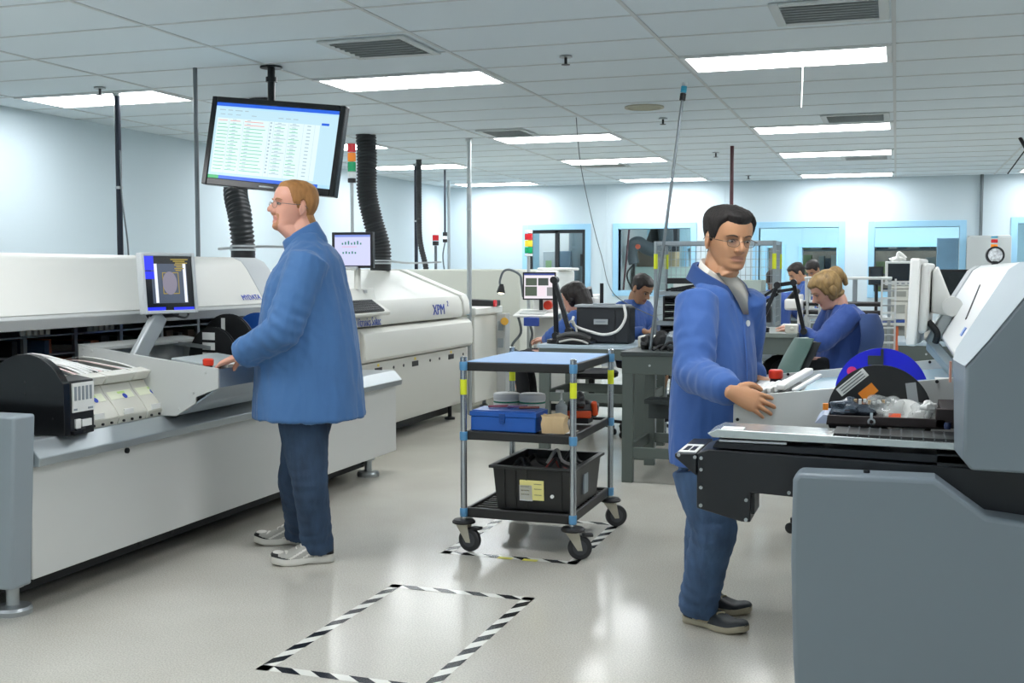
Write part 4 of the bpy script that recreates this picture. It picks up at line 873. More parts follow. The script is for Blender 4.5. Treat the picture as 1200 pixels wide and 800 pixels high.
# ================================================================ tool cart
M_post = mat('cart_post', '#b7bcbf', .22, .9); M_shelf = mat('cart_shelf_black', '#1b1a19', .45); M_clip = mat('cart_clip_blue', '#5a93bd', .3); M_mat = mat('blue_mat', '#8fb4e0', .5, bump=.03, bscale=300)
M_yel = mat('yellow_tape', '#e2ea2c', .5)
ct = thing('tool_cart', 'three tier chrome and black tool cart with a pale blue top on black casters', 'cart', (-1.775, 5.72, 0))
cx0, cx1, cy0, cy1 = -2.062, -1.487, 5.33, 6.1
PX = [(cx0, cy0), (cx1, cy0), (cx1, cy1), (cx0, cy1)]
for x, y in PX:
    bm = new_bm(); cyl(bm, (x, y, .15), (x, y, .985), .0165, n=20); lathe(bm, [(.0165, 0), (.017, .004), (.012, .008)], (x, y, .985))
    po = obj('post', bm, M_post, ct)
    for z in (.2, .59, .945):
        bm = new_bm(); lathe(bm, [(.0185, -.022), (.02, -.016), (.0205, .016), (.0185, .022)], (x, y, z), n=18); obj('clip', bm, M_clip, po)
    bm = new_bm(); lathe(bm, [(.0172, 0), (.0174, .002), (.0174, .075), (.0172, .077)], (x, y, .80), n=18); obj('yellow_tape', bm, M_yel, po)
def shelf(z, name, th=.045):
    bm = new_bm(); a, b, c, d = cx0 + .005, cx1 - .005, cy0 + .005, cy1 - .005
    for q in ((a, b, c, c + .02), (a, b, d - .02, d), (a, a + .02, c + .02, d - .02), (b - .02, b, c + .02, d - .02)): box(bm, q[0], q[1], q[2], q[3], z - th, z)
    box(bm, a + .02, b - .02, c + .02, d - .02, z - th + .004, z - .014)
    return obj(name, bm, M_shelf, ct, bevel=.006)
shelf(.965, 'top_shelf'); shelf(.615, 'middle_shelf'); lo = shelf(.222, 'bottom_shelf', .05)
bm = new_bm(); box(bm, cx0 + .012, cx1 - .012, cy0 + .012, cy1 - .012, .951, .969); obj('top_mat', bm, M_mat, ct, bevel=.006, seg=3)
for k in range(14):
    bm = new_bm(); y = cy0 + .05 + k * .05; box(bm, cx0 + .03, cx1 - .03, y, y + .008, .208, .214); obj('shelf_rib', bm, mat('rib_black', '#2b2a28', .4), ct)
M_bone = mat('caster_bone', '#b8b3a2', .4, .2)
for k, ((x, y), ang) in enumerate(zip(PX, (-.15, .35, .5, .2))):
    d = V((math.cos(ang), math.sin(ang), 0)); s = V((-d.y, d.x, 0)); c = V((x, y, .062)) + d * .035
    bm = new_bm(); disc(bm, c, s, .06, .03, 32); w = obj('caster_wheel', bm, mat('wheel_black', '#26272a', .5), ct, bevel=.006)
    bm = new_bm(); disc(bm, c, s, .036, .034, 24); obj('wheel_hub', bm, mat('hub_grey', '#3c3e42', .45), w)
    bm = new_bm(); 
    for q in (-1, 1):
        o = c + s * q * .021
        loft(bm, [[o + d * a + V((0, 0, b)) + s * e for a, b in ((-.012, -.012), (.012, -.012), (-.005, .075), (-.07, .075))] for e in (-.0025, .0025)])
    cyl(bm, c - s * .026, c + s * .026, .01, n=12); box(bm, x - .03, x + .03, y - .025, y + .025, .132, .14); obj('caster_fork', bm, M_bone, ct)
    bm = new_bm(); lathe(bm, [(.03, 0), (.058, .006), (.06, .014), (.05, .024), (.02, .028)], (x, y, .139), n=28); obj('caster_bumper', bm, M_black, ct)
    if k in (0, 1):
        bm = new_bm(); obox(bm, c + V((0, 0, .055)) + d * .03, d, s, (0, 0, 1), (-.02, .035), (-.02, .02), (0, .014)); obj('brake_pedal', bm, M_black, ct, bevel=.004)
# things on the cart
tb = thing('tool_box', 'blue metal tool box at the front left of the cart middle shelf', 'tool box', (-1.9, 5.43, .615))
M_tb = mat('toolbox_blue', '#1a57ac', .3, .1)
bm = new_bm(); box(bm, -2.035, -1.69, 5.36, 5.55, .615, .69); obj('box_body', bm, M_tb, tb, bevel=.004)
bm = new_bm(); box(bm, -2.04, -1.685, 5.355, 5.555, .69, .715); box(bm, -2.03, -1.695, 5.365, 5.545, .715, .72); obj('box_lid', bm, M_tb, tb, bevel=.004)
bm = new_bm(); box(bm, -1.88, -1.85, 5.35, 5.356, .66, .705); box(bm, -1.873, -1.857, 5.346, 5.352, .655, .675); obj('box_latch', bm, mat('latch_blue', '#17458a', .35, .3), tb)
for k, (x, y) in enumerate(((-1.965, 5.72), (-1.825, 5.73))):
    t = thing('plastic_tub', ['white plastic tub with a green stripe behind the left end of the blue tool box', 'white plastic tub with a green stripe behind the middle of the blue tool box'][k], 'tub', (x, y, .615), group='striped white tubs on the cart')
    bm = new_bm(); lathe(bm, [(.062, 0), (.067, .01), (.07, .1), (.07, .13)], (x, y, .615), n=32); obj('tub_body', bm, M_white, t)
    bm = new_bm(); lathe(bm, [(.0715, 0), (.0725, .002), (.0725, .02), (.069, .03), (.06, .033)], (x, y, .74), n=32); obj('tub_lid', bm, mat('lid_grey', '#d3d4d3', .4), t)
    bm = new_bm(); lathe(bm, [(.0692, 0), (.0708, .001), (.0708, .009), (.0692, .01)], (x, y, .722), n=32, cap=False); obj('green_stripe', bm, mat('stripe_green', '#1f7a5c', .5), t)
    bm = new_bm(); obox(bm, (x, y - .069, .67), (1, 0, 0), (0, 1, 0), (0, 0, 1), (-.03, .03), (-.004, .002), (-.02, .012)); obj('purple_mark', bm, mat('mark_purple', '#6a3f6e', .6), t)
bg_ = thing('paper_bag', 'small crumpled brown paper bag beside the blue tool box', 'bag', (-1.6, 5.43, .615))
bm = new_bm(); rg = []
for z, w, d in ((.615, .058, .04), (.66, .06, .042), (.69, .056, .036), (.70, .062, .03)): rg.append([V((-1.608 + w * a + .006 * math.sin(9 * a + z * 90), 5.42 + d * b + .006 * math.cos(7 * b + z * 80), z + (.016 * math.sin(6 * a) if z > .695 else 0))) for a, b in ((-1, -1), (-.5, -1.06), (0, -.9), (.5, -1.05), (1, -1), (1.04, 0), (1, 1), (.4, .95), (-.4, 1.02), (-1, 1), (-1.05, 0))])
loft(bm, rg, cap=True); obj('bag_body', bm, mat('kraft_paper', '#c8ad84', .8, bump=.4, bscale=40), bg_, smooth=20)
pb = thing('pump_bottle', 'clear pump bottle standing between the tool box and the paper bag', 'bottle', (-1.66, 5.72, .615))
bm = new_bm(); lathe(bm, [(.03, 0), (.032, .01), (.032, .1), (.012, .12), (.012, .13)], (-1.66, 5.72, .615)); obj('bottle_body', bm, mat('clear_plastic', '#d5dee0', .15, alpha=.5), pb)
bm = new_bm(); cyl(bm, (-1.66, 5.72, .745), (-1.66, 5.72, .79), .005); box(bm, -1.69, -1.65, 5.71, 5.73, .785, .797); obj('pump_head', bm, M_label, pb)
dr = thing('power_tool', 'black and orange power tool lying at the back right of the cart middle shelf', 'power tool', (-1.56, 5.85, .615))
bm = new_bm(); tube(bm, [(-1.66, 5.8, .66), (-1.62, 5.82, .68), (-1.55, 5.84, .69), (-1.5, 5.86, .68)], .04, rf=lambda i, n: .034 + .014 * math.sin(PI * i / n)); blob(bm, (-1.6, 5.8, .735), (.05, .05, .045), 3, .5); box(bm, -1.62, -1.53, 5.78, 5.88, .615, .645); obj('tool_body', bm, M_black, dr, bevel=.004)
bm = new_bm(); obox(bm, (-1.58, 5.775, .665), (1, .2, 0), (0, 1, 0), (0, 0, 1), (-.06, .06), (-.01, .03), (-.02, .018)); cyl(bm, (-1.505, 5.83, .66), (-1.505, 5.8, .73), .016, n=12); obj('orange_housing', bm, mat('tool_orange', '#c8491d', .4), dr, bevel=.004)
bm = new_bm(); box(bm, -1.58, -1.51, 5.4, 5.52, .6155, .617, Matrix.Translation((0, 0, 0))); tag(obj('paper_sheet', bm, M_label), 'white paper sheet on the cart middle shelf behind the right front post', 'paper')
for k, (x, y, m, r) in enumerate(((-1.93, 5.47, 'toolred', '#8a4258'), (-1.83, 5.48, 'toolpurple', '#5b4370'), (-1.76, 5.46, 'toolbrown', '#6d3c34'))):
    bm = new_bm(); bar(bm, (x - .05, y, .727), (x + .05, y + .03, .73), .016, .012); tag(obj('hand_tool', bm, mat(m, r, .5), bevel=.004), ['plum coloured tool handle at the left on the tool box lid', 'purple tool handle in the middle of the tool box lid', 'brown tool handle at the right on the tool box lid'][k], 'tool', 'tool handles on the tool box')
# storage bin
sb = thing('storage_bin', 'large black plastic bin with a yellow label on the cart bottom shelf', 'bin', (-1.72, 5.6, .222))
M_bin = mat('bin_black', '#1a1a19', .42, bump=.02, bscale=200)
bx0, bx1, by0, by1, bz0, bz1 = -1.9, -1.515, 5.385, 5.9, .222, .43
def shell(z, e): return [(bx0 - e, by0 - e, z), (bx1 + e, by0 - e, z), (bx1 + e, by1 + e, z), (bx0 - e, by1 + e, z)]
bm = new_bm(); rs = [shell(bz0, 0), shell(bz1, .018), shell(bz1, .036), shell(bz1 + .015, .036), shell(bz1 + .015, .008), shell(bz0 + .01, -.01)]
vr = [[bm.verts.new(p) for p in r] for r in rs]
for a, b in zip(vr, vr[1:]):
    for i in range(4): face(bm, [a[i], a[(i + 1) % 4], b[(i + 1) % 4], b[i]])
face(bm, vr[0][::-1]); face(bm, vr[-1]); obj('bin_body', bm, M_bin, sb, bevel=.003)
for x in (-1.86, -1.80, -1.74, -1.56):
    bm = new_bm(); loft(bm, [[V((x + a, by0 - e - .001, z)) for a, e in ((-.004, 0 + q), (.004, 0 + q), (.004, .006 + q), (-.004, .006 + q))] for z, q in ((bz0 + .005, .001), (bz1 - .002, .0175))]); obj('bin_rib', bm, M_bin, sb)
fx = V((1, 0, 0)); fz = V((0, -.016, .208)).normalized(); fy = fx.cross(fz)
bm = new_bm(); obox(bm, (-1.755, by0 - .0125, .32), fx, fy, fz, (-.02, .105), (-.003, .004), (-.045, .055)); obj('yellow_label', bm, mat('label_yellow', '#e2d98b', .6), sb)
bm = new_bm(); obox(bm, (-1.755, by0 - .0125, .32), fx, fy, fz, (-.022, .045), (-.0036, .004), (-.05, .03)); obj('white_label', bm, M_label, sb)
bm = new_bm()
for q in (.02, .0, -.02): obox(bm, (-1.755, by0 - .0125, .32), fx, fy, fz, (-.015, .03), (-.0042, .004), (q, q + .006))
for q in (.035, .01, -.02): obox(bm, (-1.755, by0 - .0125, .32), fx, fy, fz, (.055, .095), (-.0034, .004), (q, q + .005))
obj('label_print', bm, mat('label_ink', '#8a8768', .7), sb)
bm = new_bm(); cyl(bm, (-1.605, by0 - .012, .30), (-1.605, by0 - .022, .30), .009); obj('white_stud', bm, M_white, sb)
bm = new_bm(); obox(bm, (bx1 + .014, 5.62, .33), (0, 1, 0), (1, 0, 0), (0, 0, 1), (-.04, .04), (-.004, .004), (-.05, .05)); obj('grey_label', bm, M_mgrey, sb)
rr = random.Random(4)
for k in range(9):
    x, y = rr.uniform(-1.84, -1.58), rr.uniform(5.45, 5.8); bm = new_bm()
    tube(bm, [(x - .06, y, .40), (x - .02, y + .05, .44 + rr.uniform(0, .04)), (x + .03, y - .02, .43), (x + .07, y + .03, .40)], .009)
    tag(obj('cable_coil', bm, [M_black, M_rubber, mat('cable_red', '#a03a34', .5), mat('cable_white', '#d6d4cf', .5)][k % 4 if k > 4 else k % 2]), 'loose cable piled in the black storage bin', 'cable', 'cables in the black storage bin')
bm = new_bm(); box(bm, bx0 + .01, bx1 - .01, by0 + .01, by1 - .01, .36, .40); tag(obj('cable_pile', bm, mat('pile_dark', '#242323', .8)), 'dark tangle of cables filling the black storage bin', 'cable', kind='stuff')
# ================================================================ grey workbenches
M_bn = mat('bench_grey', '#5d6661', .42, .2); M_bt = mat('bench_top', '#3c4343', .4); M_lt = mat('bench_top_pale', '#aebfca', .35)
def bench(name, label, x0, x1, y0, y1, z, top, apron=.15, lower=.17, legw=.075, mtop=None):
    t = thing(name, label, 'workbench', ((x0 + x1) / 2, (y0 + y1) / 2, 0))
    bm = new_bm(); box(bm, x0, x1, y0, y1, z - .03, z); obj('bench_top', bm, top, t, bevel=.004)
    for nm, q in (('apron', (x0 + .01, x1 - .01, y0 + .005, y0 + .03)), ('apron', (x0 + .01, x1 - .01, y1 - .03, y1 - .005)), ('apron', (x0 + .005, x0 + .03, y0 + .03, y1 - .03)), ('apron', (x1 - .03, x1 - .005, y0 + .03, y1 - .03))):
        bm = new_bm(); box(bm, *q, z - apron, z - .03); obj(nm, bm, M_bn, t, bevel=.003)
    for x in (x0 + .012, x1 - .012 - legw):
        for y in (y0 + .008, y1 - .008 - .05):
            bm = new_bm(); box(bm, x, x + legw, y, y + .05, 0, z - .03); obj('leg', bm, M_bn, t, bevel=.003)
    for q in ((x0 + .05, x1 - .05, y0 + .012, y0 + .04), (x0 + .05, x1 - .05, y1 - .04, y1 - .012), (x0 + .02, x0 + .05, y0 + .05, y1 - .05), (x1 - .05, x1 - .02, y0 + .05, y1 - .05)):
        bm = new_bm(); box(bm, *q, lower, lower + .07); obj('lower_rail', bm, M_bn, t, bevel=.003)
    for x in (x0 + .2, x0 + .55):
        if x < x1: bm = new_bm(); cyl(bm, (x, y0 + .006, z - .09), (x, y0 - .002, z - .09), .008, n=8); obj('bolt', bm, M_zinc, t)
    return t
wb = bench('workbench', 'dark grey steel workbench behind the cart, left of the dark haired man', -1.745, -1.08, 7.42, 8.2, .885, M_bt)
for x in (-1.42, -1.25):
    bm = new_bm(); box(bm, x, x + .09, 8.0, 8.05, .0, .7); obj('inner_upright', bm, M_bn, wb)
bm = new_bm(); box(bm, -1.65, -1.17, 7.75, 7.95, .5, .53); box(bm, -1.65, -1.17, 7.9, 7.93, .38, .5); obj('under_shelf', bm, M_bt, wb)
bench('workbench', 'workbench with a pale blue top holding the dark case', -2.62, -1.76, 8.35, 9.15, .86, M_lt, apron=.11, lower=.42, legw=.085)
bench('workbench', 'low grey workbench in front of the blonde woman', -1.05, -.60, 7.52, 8.35, 1.02, mat('bench_top_grey', '#767f7a', .4), apron=.14)
bm = new_bm(); box(bm, -.68, -.6, 7.53, 7.62, 1.02, 1.075); cyl(bm, (-.635, 7.532, 1.05), (-.635, 7.522, 1.05), .012); tag(obj('clamp_block', bm, M_cream, bevel=.008), 'small cream clamp block at the corner of the bench by the green chair', 'clamp')
# dark equipment case with a handle edge and looping cable
dc = thing('equipment_case', 'black plastic equipment case with a grey label standing on the pale bench', 'case', (-2.05, 8.7, .86))
M_case = mat('case_black', '#24282d', .5, bump=.05, bscale=200)
c0_, c1_ = aty(672, 395, 8.55), aty(738, 391, 8.55); ztop = aty(700, 357, 8.55).z
bm = new_bm(); box(bm, c0_.x + .02, c1_.x, 8.55, 8.75, .862, ztop - .01); obj('case_body', bm, M_case, dc, bevel=.02, seg=3)
bm = new_bm(); box(bm, c0_.x + .01, c1_.x - .03, 8.54, 8.76, ztop - .022, ztop); box(bm, c0_.x + .15, c1_.x - .12, 8.56, 8.6, ztop, ztop + .012); obj('case_rim', bm, mat('case_rim', '#9aa1a6', .5), dc, bevel=.005)
bm = new_bm(); lx = aty(704, 377, 8.54); box(bm, lx.x - .055, lx.x + .055, 8.536, 8.55, lx.z - .02, lx.z + .02); obj('case_label', bm, mat('case_label', '#a5acb0', .5), dc)
bm = new_bm(); box(bm, lx.x - .04, lx.x + .04, 8.534, 8.537, lx.z - .005, lx.z + .006); obj('label_print', bm, M_mgrey, dc)
bm = new_bm(); box(bm, c0_.x + .33, c0_.x + .336, 8.545, 8.56, .87, ztop - .02); obj('case_seam', bm, M_black, dc)
bm = new_bm(); tube(bm, [aty(731, 357, 8.53), aty(733, 372, 8.5), aty(724, 387, 8.48), aty(708, 392, 8.47), aty(690, 388, 8.48), aty(676, 383, 8.5), aty(671, 378, 8.5), aty(672, 371, 8.53)], .011); tag(obj('white_cable', bm, M_white), 'white cable looping across the front of the dark case', 'cable')
bl_ = thing('bench_phone', 'black handset and cords lying on the pale bench behind the cart', 'phone', (-2.35, 8.5, .86))
q0 = aty(672, 404, 8.42)
bm = new_bm(); prism(bm, [(q0.x - .13, .861), (q0.x + .14, .861), (q0.x + .15, .89), (q0.x + .05, .93), (q0.x - .1, .91), (q0.x - .13, .88)], 'y', 8.38, 8.56); obj('phone_base', bm, M_black, bl_, bevel=.012)
bm = new_bm(); tube(bm, [(q0.x - .12, 8.4, .91), (q0.x - .03, 8.39, .94), (q0.x + .07, 8.39, .935), (q0.x + .14, 8.4, .905)], .02); obj('handset', bm, mat('handset_grey', '#3a3c3d', .4), bl_)
bm = new_bm(); tube(bm, [(q0.x - .1, 8.37, .88), (q0.x, 8.36, .9), (q0.x + .08, 8.365, .89), (q0.x + .13, 8.37, .87)], .008); tube(bm, [(q0.x - .05, 8.45, .93), (q0.x - .06, 8.46, 1.0), (q0.x - .02, 8.47, 1.04), (q0.x + .02, 8.45, .95)], .008); obj('cord', bm, mat('cord_pale', '#b9bab5', .5), bl_)
# spring arm lamps
def arm_lamp(name, label, pts, w, base, dbl=(), head=None):
    t = thing(name, label, 'lamp', base)
    for k, (a, b) in enumerate(zip(pts, pts[1:])):
        bm = new_bm(); bar(bm, a, b, w, w * 1.1, up=(0, 1, 0))
        if k in dbl: d = V((0, .0, w * 1.6)); bar(bm, V(a) - d, V(b) - d, w * .8, w * .8, up=(0, 1, 0))
        obj('arm', bm, M_blackm, t, bevel=w * .15)
    for p in pts:
        bm = new_bm(); p = V(p); cyl(bm, p - V((0, w, 0)), p + V((0, w, 0)), w * .85, n=14); obj('joint', bm, M_black, t)
    if head: bm = new_bm(); lathe(bm, [(.03, 0), (.035, .03), (.075, .1), (.08, .12), (.074, .12), (.03, .04)], pts[-1], head, n=24); obj('lamp_head', bm, M_black, t)
    bm = new_bm(); lathe(bm, [(w * 2.2, 0), (w * 2.2, .03), (w * .9, .04), (w * .9, .06)], base); obj('clamp_base', bm, M_black, t)
    return t
p0 = aty(652, 400, 8.5); p0.z = .86
arm_lamp('arm_lamp', 'black folded lamp arm like an inverted V on the pale bench behind the cart', [p0 + V((0, 0, .06)), aty(650, 328, 8.5), aty(667, 388, 8.45)], .034, p0)
p0 = aty(891, 408, 7.62); p0.z = 1.021
arm_lamp('arm_lamp', 'black spring arm lamp between the dark haired man and the blonde woman', [p0 + V((0, 0, .05)), aty(911, 334, 7.62), aty(930, 331, 7.62), aty(942, 388, 7.66)], .026, p0, dbl=(1,))
q1 = aty(911, 336, 7.6); q2 = aty(862, 369, 7.65)
la = thing('arm_lamp', 'black double lamp arm pointing left toward the dark haired man', 'lamp', (q2.x, q2.y, 1.02))
for dz in (0, -.045):
    bm = new_bm(); bar(bm, q1 + V((0, .05, dz)), q2 + V((0, .05, dz)), .018, .02, up=(0, 1, 0)); obj('arm', bm, M_blackm, la)
bm = new_bm(); cyl(bm, (q2.x, q2.y + .05, 1.02), (q2.x, q2.y + .05, q2.z), .02); lathe(bm, [(.06, 0), (.06, .02), (.02, .03)], (q2.x, q2.y + .05, 1.021)); obj('lamp_post', bm, M_black, la)
# clutter on the dark bench
ps = thing('power_supply', 'beige and grey bench instrument on the dark workbench in front of the seated man', 'instrument', (-1.6, 7.9, .885))
bm = new_bm(); box(bm, -1.72, -1.5, 7.85, 8.05, .886, .965); obj('casing', bm, M_cream, ps, bevel=.008)
bm = new_bm(); box(bm, -1.70, -1.6, 7.843, 7.855, .9, .95); obj('dark_panel', bm, M_mgrey, ps)
bm = new_bm(); box(bm, -1.5, -1.42, 7.83, 8.0, .886, 1.0); obj('grey_end', bm, M_mgrey, ps, bevel=.01)
for k, (px, py, r, m, lab) in enumerate(((760, 396, .05, M_black, 'black coil of cord at the left on the dark workbench'), (776, 398, .06, M_rubber, 'dark lump of cables on the dark workbench by the leaning pole'), (790, 394, .06, M_mgrey, 'grey tool bundle on the dark workbench beside the dark haired man'), (769, 386, .035, M_cream, 'cream block among the black cords on the dark workbench'))):
    q = aty(px, py, 7.7); q.z = .885 + r * .9; bm = new_bm(); blob(bm, q, (r * 1.2, r, r), k * 3 + 1, .6, (20, 12)); tag(obj('bench_clutter', bm, m), lab, 'cables')
bm = new_bm()
for k in range(5): tube(bm, [(-1.55 + k * .05, 7.55, .89), (-1.5 + k * .06, 7.6, .92 + .02 * (k % 2)), (-1.4 + k * .04, 7.55, .9), (-1.35 + k * .05, 7.65, .89)], .01)
tag(obj('cord_tangle', bm, M_black), 'black cords lying along the front of the dark workbench', 'cable', kind='stuff')
# leaning signal pole
lp = aty(804, 84, 7.9); lf = aty(762, 388, 7.65); lf.z = .886
beacon('leaning_beacon', 'long thin grey leaning pole topped by a white and blue signal light', lp, [(.025, M_black), (.075, M_bw), (.05, M_bb), (.055, M_black)], .021, lf, .011, M_gpole)
# wire rack behind the dark haired man
M_wire = mat('zinc_wire', '#a7aeb2', .3, .8)
rk = thing('wire_rack', 'zinc wire shelving rack with yellow tape on its posts behind the dark haired man', 'rack', (-1.36, 9.25, 0))
ra, rb_, rc, rd2 = -1.83, -.90, 9.0, 9.45
for x in (ra, rb_):
    for y in (rc, rd2):
        bm = new_bm(); cyl(bm, (x, y, 0), (x, y, 1.66), .014, n=12); po = obj('rack_post', bm, M_wire, rk)
        bm = new_bm(); cyl(bm, (x, y, 1.44), (x, y, 1.56), .0165, n=12); obj('yellow_tape', bm, M_yel, po)
def wire_shelf(z, m=None, name='wire_shelf'):
    bm = new_bm()
    for y in (rc, rd2): box(bm, ra, rb_, y - .006, y + .006, z - .03, z)
    for x in (ra, rb_): box(bm, x - .006, x + .006, rc, rd2, z - .03, z)
    for k in range(12):
        y = rc + (rd2 - rc) * (k + .5) / 12; box(bm, ra, rb_, y - .003, y + .003, z - .006, z)
    obj(name, bm, m or M_wire, rk)
for z in (.3, .75, 1.02, 1.26, 1.66): wire_shelf(z)
bm = new_bm()
for k in range(22): x = ra + .04 + k * .041; cyl(bm, (x, rd2, .3), (x, rd2, 1.66), .0025, n=6)
for k in range(20): z = .35 + k * .065; cyl(bm, (ra, rd2, z), (rb_, rd2, z), .0025, n=6)
obj('wire_back', bm, M_wire, rk)
for x in (ra, rb_):
    bm = new_bm()
    for k in range(12): y = rc + .02 + k * .037; cyl(bm, (x, y, .3), (x, y, 1.66), .0022, n=6)
    for k in range(20): z = .35 + k * .065; cyl(bm, (x, rc, z), (x, rd2, z), .0022, n=6)
    obj('wire_side', bm, M_wire, rk)
rr = random.Random(21)
M_pcb = mat('board_pale', '#b8c6bd', .5); M_pcb2 = mat('board_green', '#7e9a6a', .5)
def magazine(x0, x1, y0, y1, z, h, label, n=9):
    t = thing('board_magazine', label, 'magazine', ((x0 + x1) / 2, (y0 + y1) / 2, z), group='black slotted board magazines')
    bm = new_bm()
    for q in ((x0, x0 + .015), (x1 - .015, x1)): box(bm, q[0], q[1], y0, y1, z, z + h)
    box(bm, x0 + .015, x1 - .015, y0, y1, z, z + .015); box(bm, x0 + .015, x1 - .015, y0, y1, z + h - .015, z + h); box(bm, x0 + .015, x1 - .015, y1 - .01, y1, z, z + h); obj('magazine_frame', bm, M_black, t)
    for k in range(n):
        zz = z + .02 + (h - .04) * k / n; bm = new_bm(); box(bm, x0 + .015, x1 - .015, y0 + .01, y1 - .02, zz, zz + .006); obj('board', bm, M_pcb if (k + n) % 3 == 0 else M_dkin, t)
magazine(-1.78, -1.56, 9.05, 9.4, 1.022, .2, 'black slotted board magazine at the left on the rack middle shelf')
magazine(-1.52, -1.3, 9.05, 9.4, 1.022, .2, 'black slotted board magazine second on the rack middle shelf, beside the blue shoulder')
magazine(-1.8, -1.5, 9.05, 9.4, .752, .24, 'black slotted board magazine on the rack shelf just above the dark workbench')
magazine(-1.45, -1.2, 9.05, 9.4, .752, .24, 'second black magazine on the rack shelf just above the dark workbench')
for k, (x0, x1, z, h, m) in enumerate(((-1.72, -1.5, 1.262, .03, M_black), (-1.7, -1.4, 1.292, .03, M_label), (-1.75, -1.45, 1.322, .045, M_black), (-1.4, -1.2, 1.262, .06, M_pcb2), (-1.2, -1.0, 1.262, .09, M_pcb), (-1.05, -.93, 1.022, .12, M_black), (-1.15, -.95, 1.142, .03, M_label))):
    bm = new_bm(); box(bm, x0, x1, 9.06, 9.36, z, z + h); tag(obj('component_tray', bm, m, bevel=.004), ['black tray lowest in the left stack on the rack upper shelf', 'white tray in the middle of the left stack on the rack upper shelf', 'black tray topmost of the left stack on the rack upper shelf', 'green tray right of the stack on the rack upper shelf', 'pale board box on the rack upper shelf behind the man head', 'black box on the rack shelf right of the dark haired man', 'white tray on the black box right of the dark haired man'][k], 'tray')
bm = new_bm(); bar(bm, (-1.74, 8.985, 1.272), (-1.2, 8.985, 1.36), .02, .02); tag(obj('rack_arm', bm, M_blackm), 'black bar slanting across the front of the wire rack', 'bar')
# inspection station
ins = thing('inspection_machine', 'white inspection machine with a red stop button behind the woman with long dark hair', 'machine', (-3.0, 11.3, 0))
bm = new_bm(); box(bm, -3.5, -3.0, 11.0, 11.9, .08, 1.18); obj('machine_body', bm, mat('inspect_white', '#dadbd7', .4), ins, bevel=.02)
bm = new_bm(); box(bm, -3.5, -3.28, 11.1, 11.8, 1.18, 1.43); box(bm, -3.52, -3.2, 11.2, 11.7, 1.43, 1.46); obj('machine_top', bm, mat('inspect_white2', '#e2e3de', .4), ins, bevel=.02)
bm = new_bm(); cyl(bm, (-3.33, 11.0, 1.08), (-3.33, 10.96, 1.08), .045); obj('stop_button', bm, M_red, ins, label='red stop button')
bm = new_bm(); box(bm, -3.4, -3.05, 11.1, 11.8, 0, .08); obj('plinth', bm, M_dkin, ins)
bm = new_bm(); box(bm, -3.35, -3.3, 10.99, 11.0, .6, .75); obj('yellow_label', bm, M_yel, ins)
for k in range(2):
    bm = new_bm(); tube(bm, [(-3.62 + .1 * k, 10.9, .96), (-3.6 + .12 * k, 10.92, .8), (-3.7 + .2 * k, 10.94, .65), (-3.5 + .1 * k, 10.97, .55)], .014); tag(obj('hanging_cable', bm, M_gpole), ['grey cable hanging below the left end of the keyboard shelf', 'grey cable hanging below the right end of the keyboard shelf'][k], 'cable')
kt = thing('keyboard_shelf', 'tilted white keyboard shelf in front of the inspection machine', 'keyboard shelf', (-3.45, 10.9, .95))
bm = new_bm(); prism(bm, [(10.72, .965), (10.72, .985), (10.985, 1.04), (10.985, 1.01)], 'x', -3.62, -3.18); obj('shelf_board', bm, M_white, kt, bevel=.005)
bm = new_bm(); prism(bm, [(10.75, .993), (10.75, 1.004), (10.88, 1.032), (10.88, 1.02)], 'x', -3.56, -3.3); obj('keyboard', bm, mat('keyboard_pale', '#cfd2d0', .5), kt)
bm = new_bm(); box(bm, -3.5, -3.34, 10.70, 10.72, .88, .965); obj('blue_box', bm, mat('device_blue', '#2f4fa8', .4), kt, bevel=.006)
bm = new_bm(); box(bm, -3.2, -3.16, 10.85, 11.0, .95, 1.0); obj('shelf_arm', bm, M_mgrey, kt)
grey_, bd = E_('panel_grey', '#8d8f90', .9), E_('board_dim', '#5a6657', .8)
P = [(0, 1, 0, 1, E_('panel_pale', '#e6dfe6', 1)), (0, 1, .93, 1, E_('title_navy', '#3d4a8a', 1)), (.05, .42, .52, .82, bd), (.46, .8, .52, .82, E_('board_dark', '#4c5650', .8)), (.03, .42, .1, .48, bd), (.45, .7, .1, .48, E_('panel_pink', '#e9d9e2', 1)), (.75, 1, .1, .45, grey_), (.84, 1, .5, .8, E_('panel_rose', '#eadfe2', 1))]
im, ex, ey, ez = monitor('inspection_monitor', 'monitor with grey board pictures beside the gooseneck lamp', aty(632, 335, 10.8), (.25, -1, 0), .33, .275, .014, .05, M_black, P)
bm = new_bm(); q = aty(632, 352, 10.86); cyl(bm, (q.x, q.y + .06, 1.0), (q.x, q.y + .06, 1.35), .02); box(bm, q.x - .03, q.x + .03, q.y, q.y + .1, 1.0, 1.02); obj('monitor_stand', bm, M_black, im)
gl = thing('gooseneck_lamp', 'lit gooseneck lamp arching left over the keyboard shelf', 'lamp', aty(612, 345, 10.85))
bm = new_bm(); tube(bm, [aty(613, 348, 10.85), aty(611, 332, 10.85), aty(609, 322, 10.85), aty(598, 316, 10.85), aty(590, 318, 10.85), aty(586, 328, 10.85), aty(586, 334, 10.85)], .012); obj('flexible_neck', bm, M_gpole, gl)
q = aty(587.5, 336, 10.85)
bm = new_bm(); lathe(bm, [(.018, .03), (.03, 0), (.045, -.06), (.04, -.06), (.02, -.01)], q, (.1, 0, 1)); obj('lamp_head', bm, M_black, gl)
bm = new_bm(); ell(bm, q + V((0, 0, -.055)), (.032, .032, .02)); obj('bulb', bm, mat('warm_bulb', '#fff6e0', .4, emit='#fff0d0', es=8), gl)
